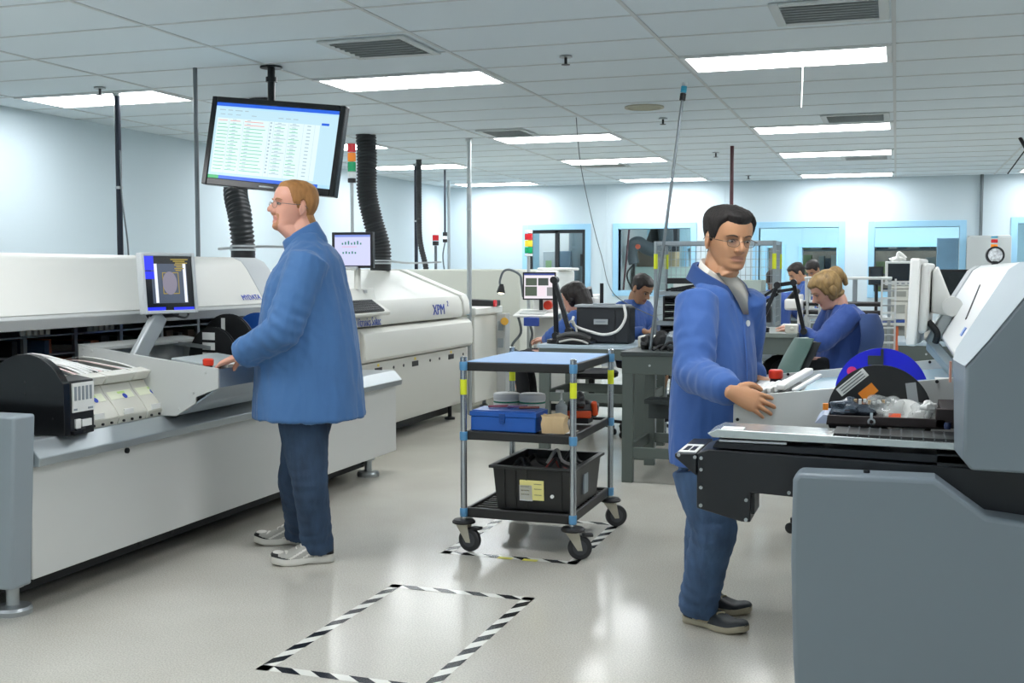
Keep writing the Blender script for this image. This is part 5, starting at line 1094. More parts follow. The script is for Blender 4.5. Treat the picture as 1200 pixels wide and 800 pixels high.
b0 = aty(619.5, 269, 11.4); beacon('tricolour_beacon', 'red, amber and green signal tower in front of the sliding window', b0, [(.04, M_bw), (.07, M_br), (.07, M_by), (.07, M_bg), (.03, M_bw)], .042, V((b0.x, b0.y, 0)), .018, M_spole)
# microscope beside the woman with long dark hair
ms_ = thing('microscope', 'white binocular microscope right of the woman with long dark hair', 'microscope', aty(690, 385, 10.3))
q = aty(688, 352, 10.3)
bm = new_bm(); box(bm, q.x - .09, q.x + .09, 10.25, 10.4, q.z - .07, q.z + .03); obj('scope_head', bm, M_white, ms_, bevel=.015)
for s_ in (-.035, .035):
    bm = new_bm(); cyl(bm, (q.x + s_, 10.3, q.z + .03), (q.x + s_, 10.24, q.z + .12), .024); obj('eyepiece', bm, M_black, ms_)
bm = new_bm(); box(bm, q.x - .06, q.x + .06, 10.27, 10.38, q.z - .14, q.z - .07); cyl(bm, (q.x + .11, 10.42, .9), (q.x + .11, 10.42, q.z + .16), .018); obj('scope_stand', bm, M_black, ms_)
bm = new_bm(); lathe(bm, [(.13, .88), (.13, .9), (.03, .905)], (q.x + .05, 10.4, 0)); obj('scope_base', bm, M_black, ms_)
bench('workbench', 'workbench of the woman with long dark hair, hidden behind the dark case', -2.9, -1.95, 10.15, 10.85, .88, M_lt)
# ================================================================ chairs
M_seat = mat('seat_black', '#1c1e22', .7, bump=.1, bscale=200); M_bchair = mat('chair_blue', '#27406f', .75, bump=.1, bscale=200)
def lab_chair(name, label, loc, rz, seat_z, mback, mseat, back=True, bw=.22, bh=.36, base_m=None, br=.3, lean=.0, cushion=None):
    """chair facing local +Y"""
    t = thing(name, label, 'chair', loc, rz); M = wm(t)
    def W(p): return M @ V(p)
    def sq(z, rx, ry, c=(0, 0)): return [W((c[0] + rx * math.copysign(abs(math.cos(a)) ** .6, math.cos(a)), c[1] + ry * math.copysign(abs(math.sin(a)) ** .6, math.sin(a)), z)) for a in [2 * PI * k / 24 for k in range(24)]]
    bm = new_bm(); loft(bm, [sq(seat_z - .07, .19, .18), sq(seat_z - .05, .23, .22), sq(seat_z - .015, .235, .225), sq(seat_z, .2, .19)]); obj('seat', bm, mseat, t)
    if back:
        bm = new_bm(); rows = []
        for k in range(9):
            z = seat_z + .16 + bh * k / 8; f = math.sqrt(max(0.05, 1 - abs((k - 4) / 4.4) ** 3)); yb = -.24 - .05 * math.sin(PI * k / 8) - .03 * k / 8 + lean * k / 8
            rows.append([W((bw * f * math.cos(a), yb + .035 * math.sin(a) + .05 * (math.cos(a) ** 2), z)) for a in [2 * PI * q / 20 for q in range(20)]])
        loft(bm, rows); obj('backrest', bm, mback, t)
        if cushion:
            bm = new_bm(); rows = []
            for k in range(9):
                z = seat_z + .18 + (bh - .04) * k / 8; f = math.sqrt(max(0.05, 1 - abs((k - 4) / 4.4) ** 3)); yb = -.2 - .05 * math.sin(PI * k / 8) + (lean - .03) * k / 8
                rows.append([W((bw * .9 * f * math.cos(a), yb + .03 * math.sin(a) + .05 * (math.cos(a) ** 2), z)) for a in [2 * PI * q / 20 for q in range(20)]])
            loft(bm, rows); obj('cushion', bm, cushion, t)
        bm = new_bm(); tube(bm, [W((0, -.05, seat_z - .075)), W((0, -.25, seat_z - .06)), W((0, -.31, seat_z + .1)), W((0, -.3, seat_z + .35))], .022); obj('back_bracket', bm, M_black, t)
    bm = new_bm(); cyl(bm, W((0, 0, .1)), W((0, 0, seat_z - .07)), .028); cyl(bm, W((0, 0, .1)), W((0, 0, seat_z * .6)), .042); obj('gas_column', bm, M_black, t)
    if seat_z > .6:
        bm = new_bm(); tube(bm, [W((.2 * math.cos(a), .2 * math.sin(a), .28)) for a in [2 * PI * k / 16 for k in range(17)]], .012, k=1)
        for k in range(3): a = 2 * PI * k / 3; cyl(bm, W((.04 * math.cos(a), .04 * math.sin(a), .28)), W((.2 * math.cos(a), .2 * math.sin(a), .28)), .009, n=8)
        obj('foot_ring', bm, M_steel, t)
    for k in range(5):
        a = 2 * PI * k / 5 + .3; e = (br * math.cos(a), br * math.sin(a), .07)
        bm = new_bm(); bar(bm, W((.02 * math.cos(a), .02 * math.sin(a), .11)), W(e), .045, .03); lg = obj('base_spoke', bm, base_m or M_black, t, bevel=.006)
        bm = new_bm(); b = V((-math.sin(a), math.cos(a), 0)); 
        for s_ in (-.014, .014): cyl(bm, W(V((e[0], e[1], .03)) + b * (s_ - .008)), W(V((e[0], e[1], .03)) + b * (s_ + .008)), .029, n=16)
        cyl(bm, W(V((e[0], e[1], .03)) - b * .02), W(V((e[0], e[1], .03)) + b * .02), .01, n=8); cyl(bm, W((e[0], e[1], .03)), W((e[0], e[1], .085)), .008, n=8); obj('caster', bm, M_black, lg)
    return t
gc = aty(930, 430, 6.15)
lab_chair('lab_chair', 'empty chair with a curved grey green plastic back beside the right trolley', (gc.x + .17, 6.2, 0), -1.3, .47, mat('chair_green', '#5b7770', .5), M_seat, bw=.13, bh=.44, br=.19, lean=.13, cushion=mat('cushion_dark', '#20262a', .7))
lab_chair('lab_chair', 'high chair with dark blue back the blonde woman sits on', (-.41, 7.93, 0), 1.35, .64, M_bchair, M_seat, bw=.22, bh=.34, base_m=mat('base_pale', '#b7bbbb', .4, .4))
lab_chair('lab_chair', 'dark chair of the woman with long dark hair, seen under the pale bench', (-2.55, 9.75, 0), .3, .55, M_seat, M_seat, back=False)
lab_chair('lab_chair', 'chair of the seated man with short dark beard behind the workbench', (-1.98, 9.62, 0), -2.6, .58, M_seat, M_seat, back=False)
# ================================================================ far right: racks, instruments, dark screens
fr = thing('wire_rack', 'white wire shelving behind the blonde woman carrying black bars', 'rack', (-.4, 11.2, 0))
M_ww = mat('white_wire', '#d8dcdc', .4)
x0, x1, y0, y1 = -.80, -.06, 11.0, 11.4
for x in (x0, -.37, x1):
    for y in (y0, y1):
        bm = new_bm(); box(bm, x - .014, x + .014, y - .014, y + .014, 0, 1.37); obj('rack_post', bm, M_wire if x != x0 else M_ww, fr)
for z, m in ((1.37, M_ww), (1.0, M_ww), (.6, M_ww)):
    bm = new_bm(); box(bm, x0 - .02, x1 + .02, y0 - .02, y1 + .02, z - .025, z); obj('rack_shelf', bm, m, fr, bevel=.005)
for z in (1.04, 1.12):
    bm = new_bm(); cyl(bm, (x0 - .05, 10.962, z), (-.12, 10.962, z), .022); tag(obj('black_bar', bm, M_black), ['lower black bar lying along the white rack behind the blonde woman', 'upper black bar lying along the white rack behind the blonde woman'][z > 1.1], 'bar')
def post_slots(x, y, label):
    t = thing('slotted_stand', label, 'stand', (x, y, 0)); bm = new_bm()
    box(bm, x - .06, x - .045, y, y + .1, .3, 1.36); box(bm, x + .045, x + .06, y, y + .1, .3, 1.36); box(bm, x - .08, x + .08, y - .03, y + .13, .28, .3); obj('stand_frame', bm, M_ww, t)
    bm = new_bm(); box(bm, x - .02, x + .02, y + .03, y + .07, 0, .28); box(bm, x - .12, x + .12, y - .05, y + .15, 0, .02); obj('stand_foot', bm, M_mgrey, t)
    for k in range(17): bm = new_bm(); z = .36 + k * .06; box(bm, x - .045, x + .045, y, y + .1, z, z + .012); obj('slot_plate', bm, M_alu if k % 2 else M_ww, t)
q = aty(1041, 360, 9.6); post_slots(q.x, 9.6, 'tall narrow slotted stand right of the blonde woman')
q = aty(953, 350, 10.4); post_slots(q.x, 10.4, 'white slotted board stand left of the blonde woman head')
q = aty(962, 350, 10.6); post_slots(q.x + .06, 10.6, 'white slotted board stand directly behind the blonde woman head')
it = thing('instrument_table', 'grey table holding the stacked beige instruments', 'table', (.1, 13.2, 0))
bm = new_bm(); box(bm, -.35, .6, 12.85, 13.6, .84, .87); obj('table_top', bm, mat('table_pale', '#c9ccc6', .4), it)
bm = new_bm(); box(bm, -.3, .55, 12.9, 13.55, 0.1, .84); obj('cabinet', bm, mat('table_grey', '#7f8583', .5), it)
bm = new_bm(); box(bm, -.02, .03, 12.888, 12.9, .5, .83); obj('orange_strip', bm, mat('strip_orange', '#c0623a', .5), it)
for x in (-.28, .5):
    bm = new_bm(); box(bm, x, x + .05, 12.9, 13.5, 0, .1); obj('leg', bm, M_dkin, it)
bm = new_bm(); box(bm, -.2, .3, 12.87, 13.3, .871, .9); tag(obj('blue_tray', bm, mat('tray_navy', '#2b4a94', .5), bevel=.005), 'dark blue tray under the stacked beige instruments', 'tray')
M_inst = mat('instrument_beige', '#cfd0c8', .45)
for k, (z, h, lab) in enumerate(((.902, .2, 'lowest beige instrument of the stack on the blue tray'), (1.104, .13, 'middle beige instrument of the stack on the blue tray'), (1.236, .03, 'thin topmost beige unit of the stack on the blue tray'))):
    t = thing('bench_instrument', lab, 'instrument', (.08, 13.05, z)); bm = new_bm(); box(bm, -.06, .25, 12.9, 13.25, z, z + h - .004); obj('casing', bm, M_inst, t, bevel=.006)
    if h > .05:
        bm = new_bm(); box(bm, -.04, .1, 12.893, 12.9, z + h * .35, z + h * .8); obj('display', bm, mat('display_grey', '#9a9d97', .3), t)
        for j in range(3): bm = new_bm(); cyl(bm, (.135 + j * .035, 12.9, z + h * .5), (.135 + j * .035, 12.88, z + h * .5), .012, n=12); obj('knob', bm, M_mgrey, t)
crt = thing('boxy_monitor', 'boxy beige framed monitor with a dark screen on top of the instrument stack', 'monitor', (.05, 13.0, 1.27))
bm = new_bm(); box(bm, -.12, .2, 12.9, 12.95, 1.272, 1.53); prism(bm, [(12.95, 1.29), (13.2, 1.34), (13.2, 1.48), (12.95, 1.51)], 'x', -.1, .18); obj('casing', bm, mat('crt_beige', '#d5d8d6', .4), crt, bevel=.008)
bm = new_bm(); box(bm, -.09, .17, 12.893, 12.9, 1.32, 1.505); obj('screen', bm, mat('screen_off', '#1d242a', .15), crt)
for k in range(4): bm = new_bm(); box(bm, -.07 + .06 * k, -.035 + .06 * k, 12.893, 12.9, 1.285, 1.3); obj('button', bm, M_mgrey, crt)
bm = new_bm(); tube(bm, [(-.05, 12.98, 1.54), (.0, 13.0, 1.57), (.02, 13.0, 1.62), (.09, 13.0, 1.56)], .02); blob(bm, (.0, 13.05, 1.555), (.1, .06, .025), 3, .4); tag(obj('cable_bundle', bm, M_white), 'pale cable bundle lying on the boxy beige monitor', 'cable')
t, *_ = monitor('flat_monitor', 'narrow dark flat monitor left of the boxy beige monitor', aty(1027, 323, 13.1), (.5, -1, 0), .16, .2, .012, .03, M_black, [(0, 1, 0, 1, mat('screen_off2', '#26313a', .15))])
bm = new_bm(); q = aty(1027, 335, 13.12); cyl(bm, (q.x, q.y + .03, .87), (q.x, q.y + .03, 1.42), .018); lathe(bm, [(.07, 0), (.07, .015), (.02, .02)], (q.x, q.y + .03, .871)); obj('monitor_stand', bm, M_black, t)
t, *_ = monitor('flat_monitor', 'large black switched off monitor behind the white monitor at the right machine', aty(1111, 337, 9.0), (-.25, -1, 0), .42, .27, .015, .035, M_black, [(0, 1, 0, 1, mat('screen_black', '#0d1013', .12))])
dk = aty(1111, 350, 9.1)
bm = new_bm(); cyl(bm, (dk.x, 9.14, .9), (dk.x, 9.14, 1.4), .022); lathe(bm, [(.1, 0), (.1, .015), (.03, .02)], (dk.x, 9.14, .9)); obj('monitor_stand', bm, M_black, t)
dkt = bench('workbench', 'pale bench at the far right carrying the large black monitor', dk.x - .35, dk.x + .8, 8.9, 9.7, .9, M_lt)
bm = new_bm(); q = aty(1098, 352, 9.3); box(bm, dk.x - .3, dk.x - .12, 9.2, 9.5, .901, 1.17); tag(obj('small_machine', bm, mat('cream_box', '#d4d0c4', .5), bevel=.02), 'small cream box machine left of the large black monitor', 'machine')
# electrical box and conduit on the back wall
eb_ = thing('electrical_cabinet', 'grey electrical cabinet on the back wall right of the last inner window', 'cabinet', (1.06, 16.5, .9))
bm = new_bm(); box(bm, .9, 1.42, 16.38, 16.59, .7, 1.90); obj('cabinet_body', bm, mat('cabinet_grey', '#b9bfbf', .5), eb_, bevel=.01)
bm = new_bm(); box(bm, .88, 1.43, 16.37, 16.382, .72, 1.88); obj('cabinet_door', bm, mat('cabinet_grey2', '#bfc5c5', .5), eb_, bevel=.004)
bm = new_bm(); box(bm, .9, .93, 16.355, 16.372, 1.25, 1.35); obj('door_latch', bm, M_mgrey, eb_)
bm = new_bm(); cyl(bm, (1.06, 16.56, CEIL), (1.06, 16.56, 1.89), .022); obj('conduit', bm, M_gpole, eb_)
# thin hanging wires and rods
bm = new_bm(); tube(bm, [atd(675, 134, 9.6), atd(680, 190, 9.6), atd(692, 250, 9.5), atd(705, 300, 9.3), atd(720, 345, 9.2), V((-1.82, 9.0, 1.05))], .0035); tag(obj('hanging_wire', bm, M_gpole), 'thin wire curving down from the ceiling to the wire rack', 'wire')
q = atz(858, 171, CEIL); pole('drop_pole', 'dark red hanging pole above the head of the dark haired man', (q.x, q.y, CEIL), (q.x, q.y, 0), .02, M_dred, False)
q = atz(941, 74, CEIL - .02); bm = new_bm(); cyl(bm, (q.x, q.y, CEIL - .012), (q.x - .005, q.y, q.z - .27), .0035, n=8); tag(obj('pull_cord', bm, M_white), 'short white pull cord hanging under the largest lit panel', 'cord')
q = atz(1195, 161, CEIL); bm = new_bm(); cyl(bm, (q.x, q.y, CEIL), (q.x + .06, q.y, CEIL - .11), .018, n=10); cyl(bm, (q.x + .06, q.y, CEIL - .11), (q.x - .1, q.y, CEIL - .35), .006, n=8); tag(obj('ceiling_hook', bm, M_black), 'short black hanger with a thin rod at the right edge of the photo', 'hanger')
# ================================================================ things seen through the windows
ea = thing('extraction_arm', 'dark bent extraction arm seen through the second window', 'extraction arm', (-3.8, 18.6, 1.1))
A = [aty(779, 262, 18.6), aty(780, 285, 18.6), aty(770, 293, 18.6), aty(757, 290, 18.6), aty(748, 284, 18.6), aty(741, 288, 18.6), aty(741, 300, 18.6), aty(743, 309, 18.6)]
bm = new_bm(); tube(bm, A, .1, n=16, rf=lambda i, n: .13 - .045 * i / n); obj('arm_tube', bm, mat('arm_dark', '#39464c', .5), ea)
bm = new_bm(); q = aty(748, 289, 18.45); cyl(bm, q, q + V((0, -.05, 0)), .04); obj('orange_cap', bm, mat('cap_orange', '#c85a3a', .5), ea)
bm = new_bm(); q = A[-1]; cyl(bm, (q.x, q.y, q.z), (q.x, q.y, 0), .02); tube(bm, [(q.x, q.y, q.z), (q.x - .12, q.y, q.z - .2), (q.x + .02, q.y, q.z - .55), (q.x + .02, q.y, q.z - .9)], .015); lathe(bm, [(.15, 0), (.15, .03), (.03, .05)], (q.x, q.y, 0)); obj('arm_stand', bm, M_black, ea)
bm = new_bm(); _a, _b = aty(738, 262, 18.3), aty(730, 345, 18.3); cyl(bm, _a, _b + (_b - _a) * (_b.z / (_a.z - _b.z)), .016, n=8); tag(obj('thin_rod', bm, M_dred), 'thin dark rod leaning at the left behind the second window', 'rod')
for k, (a, b, m, lab) in enumerate(((772, 780, M_hose, 'left black duct hanging behind the second window'), (771.5, 0, M_hose, ''))):
    pass
bm = new_bm(); cyl(bm, aty(776, 255, 18.9), aty(762, 290, 18.9), .11); tag(obj('dark_duct', bm, M_hose), 'dark duct descending behind the wire rack, second window', 'duct')
bm = new_bm(); q = aty(778, 272, 18.9); box(bm, q.x - .02, q.x + .25, 18.8, 19.0, 1.75, 2.6); tag(obj('black_cabinet', bm, mat('duct_black', '#1d2228', .6), bevel=.01), 'black hanging cabinet behind the second window above the rack', 'cabinet')
q0, q1 = aty(728, 310, 19.5), aty(812, 345, 19.5)
bm = new_bm(); box(bm, max(q0.x, -4.3), q1.x, 19.2, 20.2, 0, 1.5); tag(obj('far_counter', bm, mat('pale_green_counter', '#b9cfc8', .5), bevel=.01), 'pale green counter behind the second window', 'counter')
for k, (px, w, h, m) in enumerate(((730, .3, .35, '#6a5a48'), (752, .35, .3, '#b9a887'), (792, .4, .4, '#d6cfb4'), (806, .25, .3, '#8d9a62'))):
    q = aty(px, 300, 19.5); q.x = (-4.28, -3.95, -3.35, -2.9)[k]; bm = new_bm(); box(bm, q.x, q.x + w, 19.4, 19.8, 1.5, 1.5 + h); tag(obj('storage_box', bm, mat('boxes_%d' % k, m, .7), bevel=.01), ['dark brown box at the left on the pale green counter', 'tan box second on the pale green counter', 'cream box third on the pale green counter behind the rack', 'olive box at the right end of the pale green counter'][k], 'box')
sw = thing('grey_machine', 'tall grey cylinder machine behind the sliding window', 'machine', (-5.2, 18.2, 0))
bm = new_bm(); cyl(bm, (-4.85, 18.3, 0), (-4.85, 18.3, 2.5), .33, n=32); obj('grey_cylinder', bm, mat('cylinder_grey', '#7d878b', .35, .6), sw)
bm = new_bm(); box(bm, -5.75, -5.05, 18.45, 18.6, 0, 2.5); obj('light_panel', bm, mat('panel_light_grey', '#d3d7d6', .5), sw)
bm = new_bm(); box(bm, -5.55, -5.3, 18.0, 18.3, 0, 1.75); obj('control_box', bm, mat('control_grey', '#aeb6b8', .5), sw, bevel=.01)
bm = new_bm(); box(bm, -5.5, -5.4, 17.99, 18.0, 1.3, 1.6); obj('green_panel', bm, mat('panel_green', '#8fb07c', .5), sw)
bm = new_bm(); q = aty(662, 318, 17.8); box(bm, q.x - .1, q.x + .12, 17.7, 17.8, 0, 1.75); tag(obj('steel_partition', bm, mat('panel_steel_blue', '#6d8698', .5), bevel=.01), 'steel blue panel standing in front of the grey cylinder', 'panel')
q = aty(1098, 279, 19.5); q2 = aty(1127, 279, 19.5); bm = new_bm(); box(bm, q.x, q2.x, 19.4, 19.5, 0, q.z); tag(obj('blue_partition', bm, mat('partition_blue', '#5f7f96', .6, var=.15, vscale=4), bevel=.01), 'blue grey partition behind the right inner window', 'partition')
rr = random.Random(9)
for wi, (xa, xb) in enumerate(((-1.75, -.95), (-.4, .8), (-3.55, -2.4))):
    t = thing('far_shelving', ['shelving with parts seen through the window above the blonde woman', 'shelving with parts seen through the right inner window', 'shelving with parts seen through the inner window at left'][wi], 'shelving', ((xa + xb) / 2, 22, 0))
    bm = new_bm()
    for z in (.9, 1.35, 1.8): box(bm, xa, xb, 21.8, 22.3, z, z + .03)
    for x in (xa, xb): box(bm, x - .02, x + .02, 21.8, 22.3, 0, 2.3)
    obj('shelf_frame', bm, M_gpole, t)
    ms2 = [mat('stock_%d' % j, c, .7) for j, c in enumerate(('#8a6f55', '#c9c5b8', '#5d6a72', '#9aa86a', '#a3a59d', '#3d4a55'))]
    bm = new_bm()
    for z in (.93, 1.38, 1.83):
        x = xa + .04
        while x < xb - .12: w_ = rr.uniform(.08, .2); box(bm, x, x + w_, 21.85, 22.2, z, z + rr.uniform(.12, .36), mi=rr.randrange(6)); x += w_ + .02
    obj('stock', bm, ms2, t, smooth=0)['kind'] = 'stuff'
# ================================================================ people
def interp(pts, k=6):
    """catmull interpolation of rows of numbers / vectors given as flat tuples"""
    n = len(pts)
    if n < 3: return [tuple(p) for p in pts]
    out = []
    for i in range(n - 1):
        a, b, c, d = pts[max(i - 1, 0)], pts[i], pts[i + 1], pts[min(i + 2, n - 1)]
        for j in range(k):
            t = j / k
            out.append(tuple(.5 * (2 * B + (Cc - A) * t + (2 * A - 5 * B + 4 * Cc - D) * t * t + (3 * B - A - 3 * Cc + D) * t ** 3) for A, B, Cc, D in zip(a, b, c, d)))
    out.append(tuple(pts[-1])); return out
def limb(bm, pts, n=16, k=6, up=None, cap=True):
    """pts: [(point, rx, ry)] tapered limb; rx along side axis, ry along up axis; rounded ends"""
    rows = interp([(p[0].x, p[0].y, p[0].z, p[1], p[2] if len(p) > 2 else p[1]) for p in [(V(q[0]),) + tuple(q[1:]) for q in pts]], k)
    P = [V(r[:3]) for r in rows]; rings = []; s = u = None
    for i, p in enumerate(P):
        d = P[min(i + 1, len(P) - 1)] - P[max(i - 1, 0)]; d.normalize()
        if s is None: s, u = frame_of(d, up)
        else: s = (s - d * s.dot(d)).normalized(); u = s.cross(d).normalized()
        if i == 0 and cap:
            for q in (.35, .75): rings.append(ring(p - d * rows[0][3] * .55 * (1 - q), s, u, rows[0][3] * q, rows[0][4] * q, n))
        rings.append(ring(p, s, u, rows[i][3], rows[i][4], n))
    if cap:
        for q in (.75, .35): rings.append(ring(P[-1] + d * rows[-1][3] * .55 * (1 - q), s, u, rows[-1][3] * q, rows[-1][4] * q, n))
    loft(bm, rings)
def trunk(bm, rows, r, f, n=28, k=6, e=2.25):
    """rows: (center, half width, front depth, back depth)"""
    R_ = interp([(c.x, c.y, c.z, w, a, b) for c, w, a, b in rows], k); rings = []
    for q in R_:
        c, w, a, b = V(q[:3]), q[3], q[4], q[5]; ps = []
        for i in range(n):
            t = 2 * PI * i / n; ct, st = math.cos(t), math.sin(t); g = 2 / e
            ps.append(c + r * (w * math.copysign(abs(ct) ** g, ct)) + f * ((a if st > 0 else b) * math.copysign(abs(st) ** g, st)))
        rings.append(ps)
    loft(bm, rings)
def fuse(bm, vox, it=4, disp=None, fac=.5):
    me = bpy.data.meshes.new('f'); bmesh.ops.recalc_face_normals(bm, faces=bm.faces[:]); bm.to_mesh(me); bm.free()
    o = bpy.data.objects.new('f', me); C.objects.link(o)
    m = o.modifiers.new('r', 'REMESH'); m.mode = 'VOXEL'; m.voxel_size = vox; m.adaptivity = 0
    if it: s = o.modifiers.new('s', 'SMOOTH'); s.factor = fac; s.iterations = it
    me2 = bpy.data.meshes.new_from_object(o.evaluated_get(bpy.context.evaluated_depsgraph_get()))
    bpy.data.objects.remove(o); bpy.data.meshes.remove(me)
    b2 = new_bm(); b2.from_mesh(me2); bpy.data.meshes.remove(me2); b2.normal_update()
    if disp:
        mv = [(v, v.normal * disp(v.co, v.normal)) for v in b2.verts]
        for v, d in mv: v.co += d
        b2.normal_update()
    return b2
def gauss(p, c, s): 
    return math.exp(-.5 * (((p[0] - c[0]) / s[0]) ** 2 + ((p[1] - c[1]) / s[1]) ** 2 + ((p[2] - c[2]) / s[2]) ** 2))
HEADZ = [(-.118, .072, .03, .02), (-.108, .088, 0, .038), (-.088, .092, -.02, .05), (-.062, .0905, -.05, .0585), (-.03, .0915, -.083, .066), (0, .093, -.097, .0715),
         (.03, .0965, -.103, .0755), (.058, .094, -.101, .0755), (.083, .082, -.091, .068), (.102, .056, -.07, .05), (.114, .02, -.04, .024)]
SCULPT = [((.031, .094, .004), (.015, .03, .011), (0, -.009, 0)), ((.03, .098, .024), (.018, .02, .007), (0, .0045, 0)), ((.046, .076, -.03), (.018, .02, .016), (.0, .004, 0)),
          ((.0, .1, -.0565), (.021, .02, .005), (0, .0035, 0)), ((.0, .1, -.0665), (.023, .02, .0028), (0, -.0045, 0)), ((.0, .1, -.0745), (.019, .02, .0055), (0, .0045, 0)), ((.0, .1, -.088), (.018, .02, .006), (0, -.003, 0)),
          ((.0, .098, -.104), (.02, .02, .01), (0, .004, 0)), ((.06, .04, -.07), (.02, .03, .02), (-.004, 0, 0))]
class Head:
    def __init__(s, c, f, u=(0, 0, 1), sc=1.0, wide=1.0):
        s.c = V(c); s.f = V(f).normalized(); s.r = s.f.cross(V(u)).normalized(); s.u = s.r.cross(s.f).normalized(); s.s = sc; s.w = wide
    def W(s, x, y, z): return s.c + (s.r * (x * s.w) + s.f * y + s.u * z) * s.s
    def L(s, p): d = (p - s.c) / s.s; return (d.dot(s.r) / s.w, d.dot(s.f), d.dot(s.u))
    def shape(s, bm):
        rows = interp(HEADZ, 4); rings = []
        for z, yf, yb, w in rows:
            c = (yf + yb) / 2; h = (yf - yb) / 2; ps = []
            for i in range(32):
                t = 2 * PI * i / 32; ct, st = math.cos(t), math.sin(t); g = 2 / 2.3
                ps.append(s.W(w * math.copysign(abs(ct) ** g, ct), c + h * math.copysign(abs(st) ** g, st), z))
            rings.append(ps)
        loft(bm, rings)
        k = s.s
        limb(bm, [(s.W(0, .089, .024), .007 * k, .007 * k), (s.W(0, .101, .002), .008 * k, .008 * k), (s.W(0, .117, -.022), .0115 * k, .011 * k), (s.W(0, .115, -.032), .0115 * k, .010 * k)], n=12, k=3)
        limb(bm, [(s.W(0, .084, .022), .012 * k, .01 * k), (s.W(0, .092, -.008), .014 * k, .014 * k), (s.W(0, .098, -.03), .0165 * k, .014 * k), (s.W(0, .088, -.045), .014 * k, .012 * k)], n=12, k=3)
        for q in (-1, 1):
            ell(bm, s.W(q * .0125, .1, -.034), (.0085 * k, .0095 * k, .008 * k), nu=10, nv=7)
            M = Matrix((s.r, s.f, s.u)).transposed() @ Matrix.Rotation(-q * .35, 3, 'Z') @ Matrix.Rotation(.15, 3, 'X')
            ell(bm, s.W(q * .077, -.012, -.008), (.0085 * k, .019 * k, .032 * k), M, nu=14, nv=10)
            ell(bm, s.W(q * .0765, -.006, -.034), (.007 * k, .009 * k, .011 * k), M, nu=10, nv=7)
    def sculpt(s, b):
        for v in b.verts:
            p = s.L(v.co)
            if abs(p[0]) > .11 or abs(p[1]) > .16 or abs(p[2]) > .14: continue
            a = (abs(p[0]), p[1], p[2]); d = V((0, 0, 0))
            for c, sg, dv in SCULPT:
                g = gauss(a, c, sg)
                if g > .01: sx = (1 if p[0] > 0 else -1); d += V((dv[0] * sx, dv[1], dv[2])) * g
            # hollow of the ear
            if abs(p[0]) > .072: g = gauss(a, (.087, -.006, -.006), (.02, .007, .014)); d += V((-(1 if p[0] > 0 else -1) * .006 * g, 0, 0))
            v.co += (s.r * (d.x * s.w) + s.f * d.y + s.u * d.z) * s.s
def sstep(a, b, x): t = max(0, min(1, (x - a) / (b - a))); return t * t * (3 - 2 * t)
def hand(bm, w, d, nrm, thumb, curl=(.5, .5, .5, .5), sc=1.0, spread=.06, tcurl=.5, bend=0.0):
    """w wrist, d finger direction, nrm = palm-facing normal, thumb = +1/-1 side"""
    w, d, nrm = V(w), V(d).normalized(), V(nrm); nrm = (nrm - d * nrm.dot(d)).normalized(); s = d.cross(nrm).normalized() * thumb
    k = sc
    limb(bm, [(w - d * .012 * k, .026 * k, .02 * k), (w, .027 * k, .019 * k), (w + d * .035 * k, .036 * k, .016 * k), (w + d * .075 * k, .041 * k, .0135 * k), (w + d * .09 * k, .039 * k, .012 * k)], n=16, k=4, up=nrm)
    for i, (off, L, r) in enumerate(((.029, .074, .0092), (.0098, .082, .0096), (-.0098, .077, .0092), (-.028, .06, .0082))):
        b = w + (d * (.088 - .004 * abs(i - 1.2)) + s * off) * k; cu_ = curl[i] if isinstance(curl[i], tuple) else (curl[i] * .6, curl[i], curl[i]); dd = (d + s * spread * (1.5 - i)).normalized(); P = [b - dd * .02 * k, b]; up_ = nrm
        for j, fr in enumerate((.45, .3, .25)):
            ax = dd.cross(up_).normalized(); Rm = Matrix.Rotation(cu_[j], 3, ax); dd = Rm @ dd; up_ = Rm @ up_
            P.append(P[-1] + dd * L * fr * k)
        rr_ = [r * 1.0, r, r * .93, r * .86, r * .72]
        limb(bm, [(p, q * k, q * k) for p, q in zip(P, rr_)], n=10, k=3)
    t0 = w + (d * .018 + s * .026 + nrm * .004) * k; t1 = w + (d * .048 + s * .052 + nrm * .014) * k
    td = (d * (.8) + s * (.25 - .3 * tcurl) + nrm * (.25 + .4 * tcurl)).normalized(); t2 = t1 + td * .03 * k; t3 = t2 + (td + nrm * .2 - s * .2).normalized() * .024 * k
    limb(bm, [(t0, .0145 * k), (t1, .0125 * k), (t2, .0108 * k), (t3, .0085 * k)], n=10, k=3)
def folds(seed, a=.005, fx=9, fz=2.2, fine=.0015):
    o = V((seed * 3.1, seed * 1.7, seed * .9))
    def f(p, n_):
        q = V((p.x * fx, p.y * fx, p.z * fz)) + o
        return a * noise.noise(q) + a * .6 * (1 - 2.2 * abs(noise.noise(q * 1.9))) * .6 + fine * noise.noise(V(p) * 38 + o)
    return f
def creases(axis_pts, seed, amp=.007, freq=24, span=.13):
    """folds running around a sleeve or trouser leg near given joints"""
    def f(p, n_):
        d = 0
        for c, ax, w in axis_pts:
            q = p - c; L = q.length
            if L < span * 2: 
                t = q.dot(ax); tw = noise.noise(p * 6 + V((seed, 0, 0))) * 2.2; d += w * math.exp(-(L / span) ** 2) * math.sin(t * freq * 2 + tw * 1.6 + q.dot(V((ax.y, -ax.x, .3))) * 30)
        return amp * d
    return f
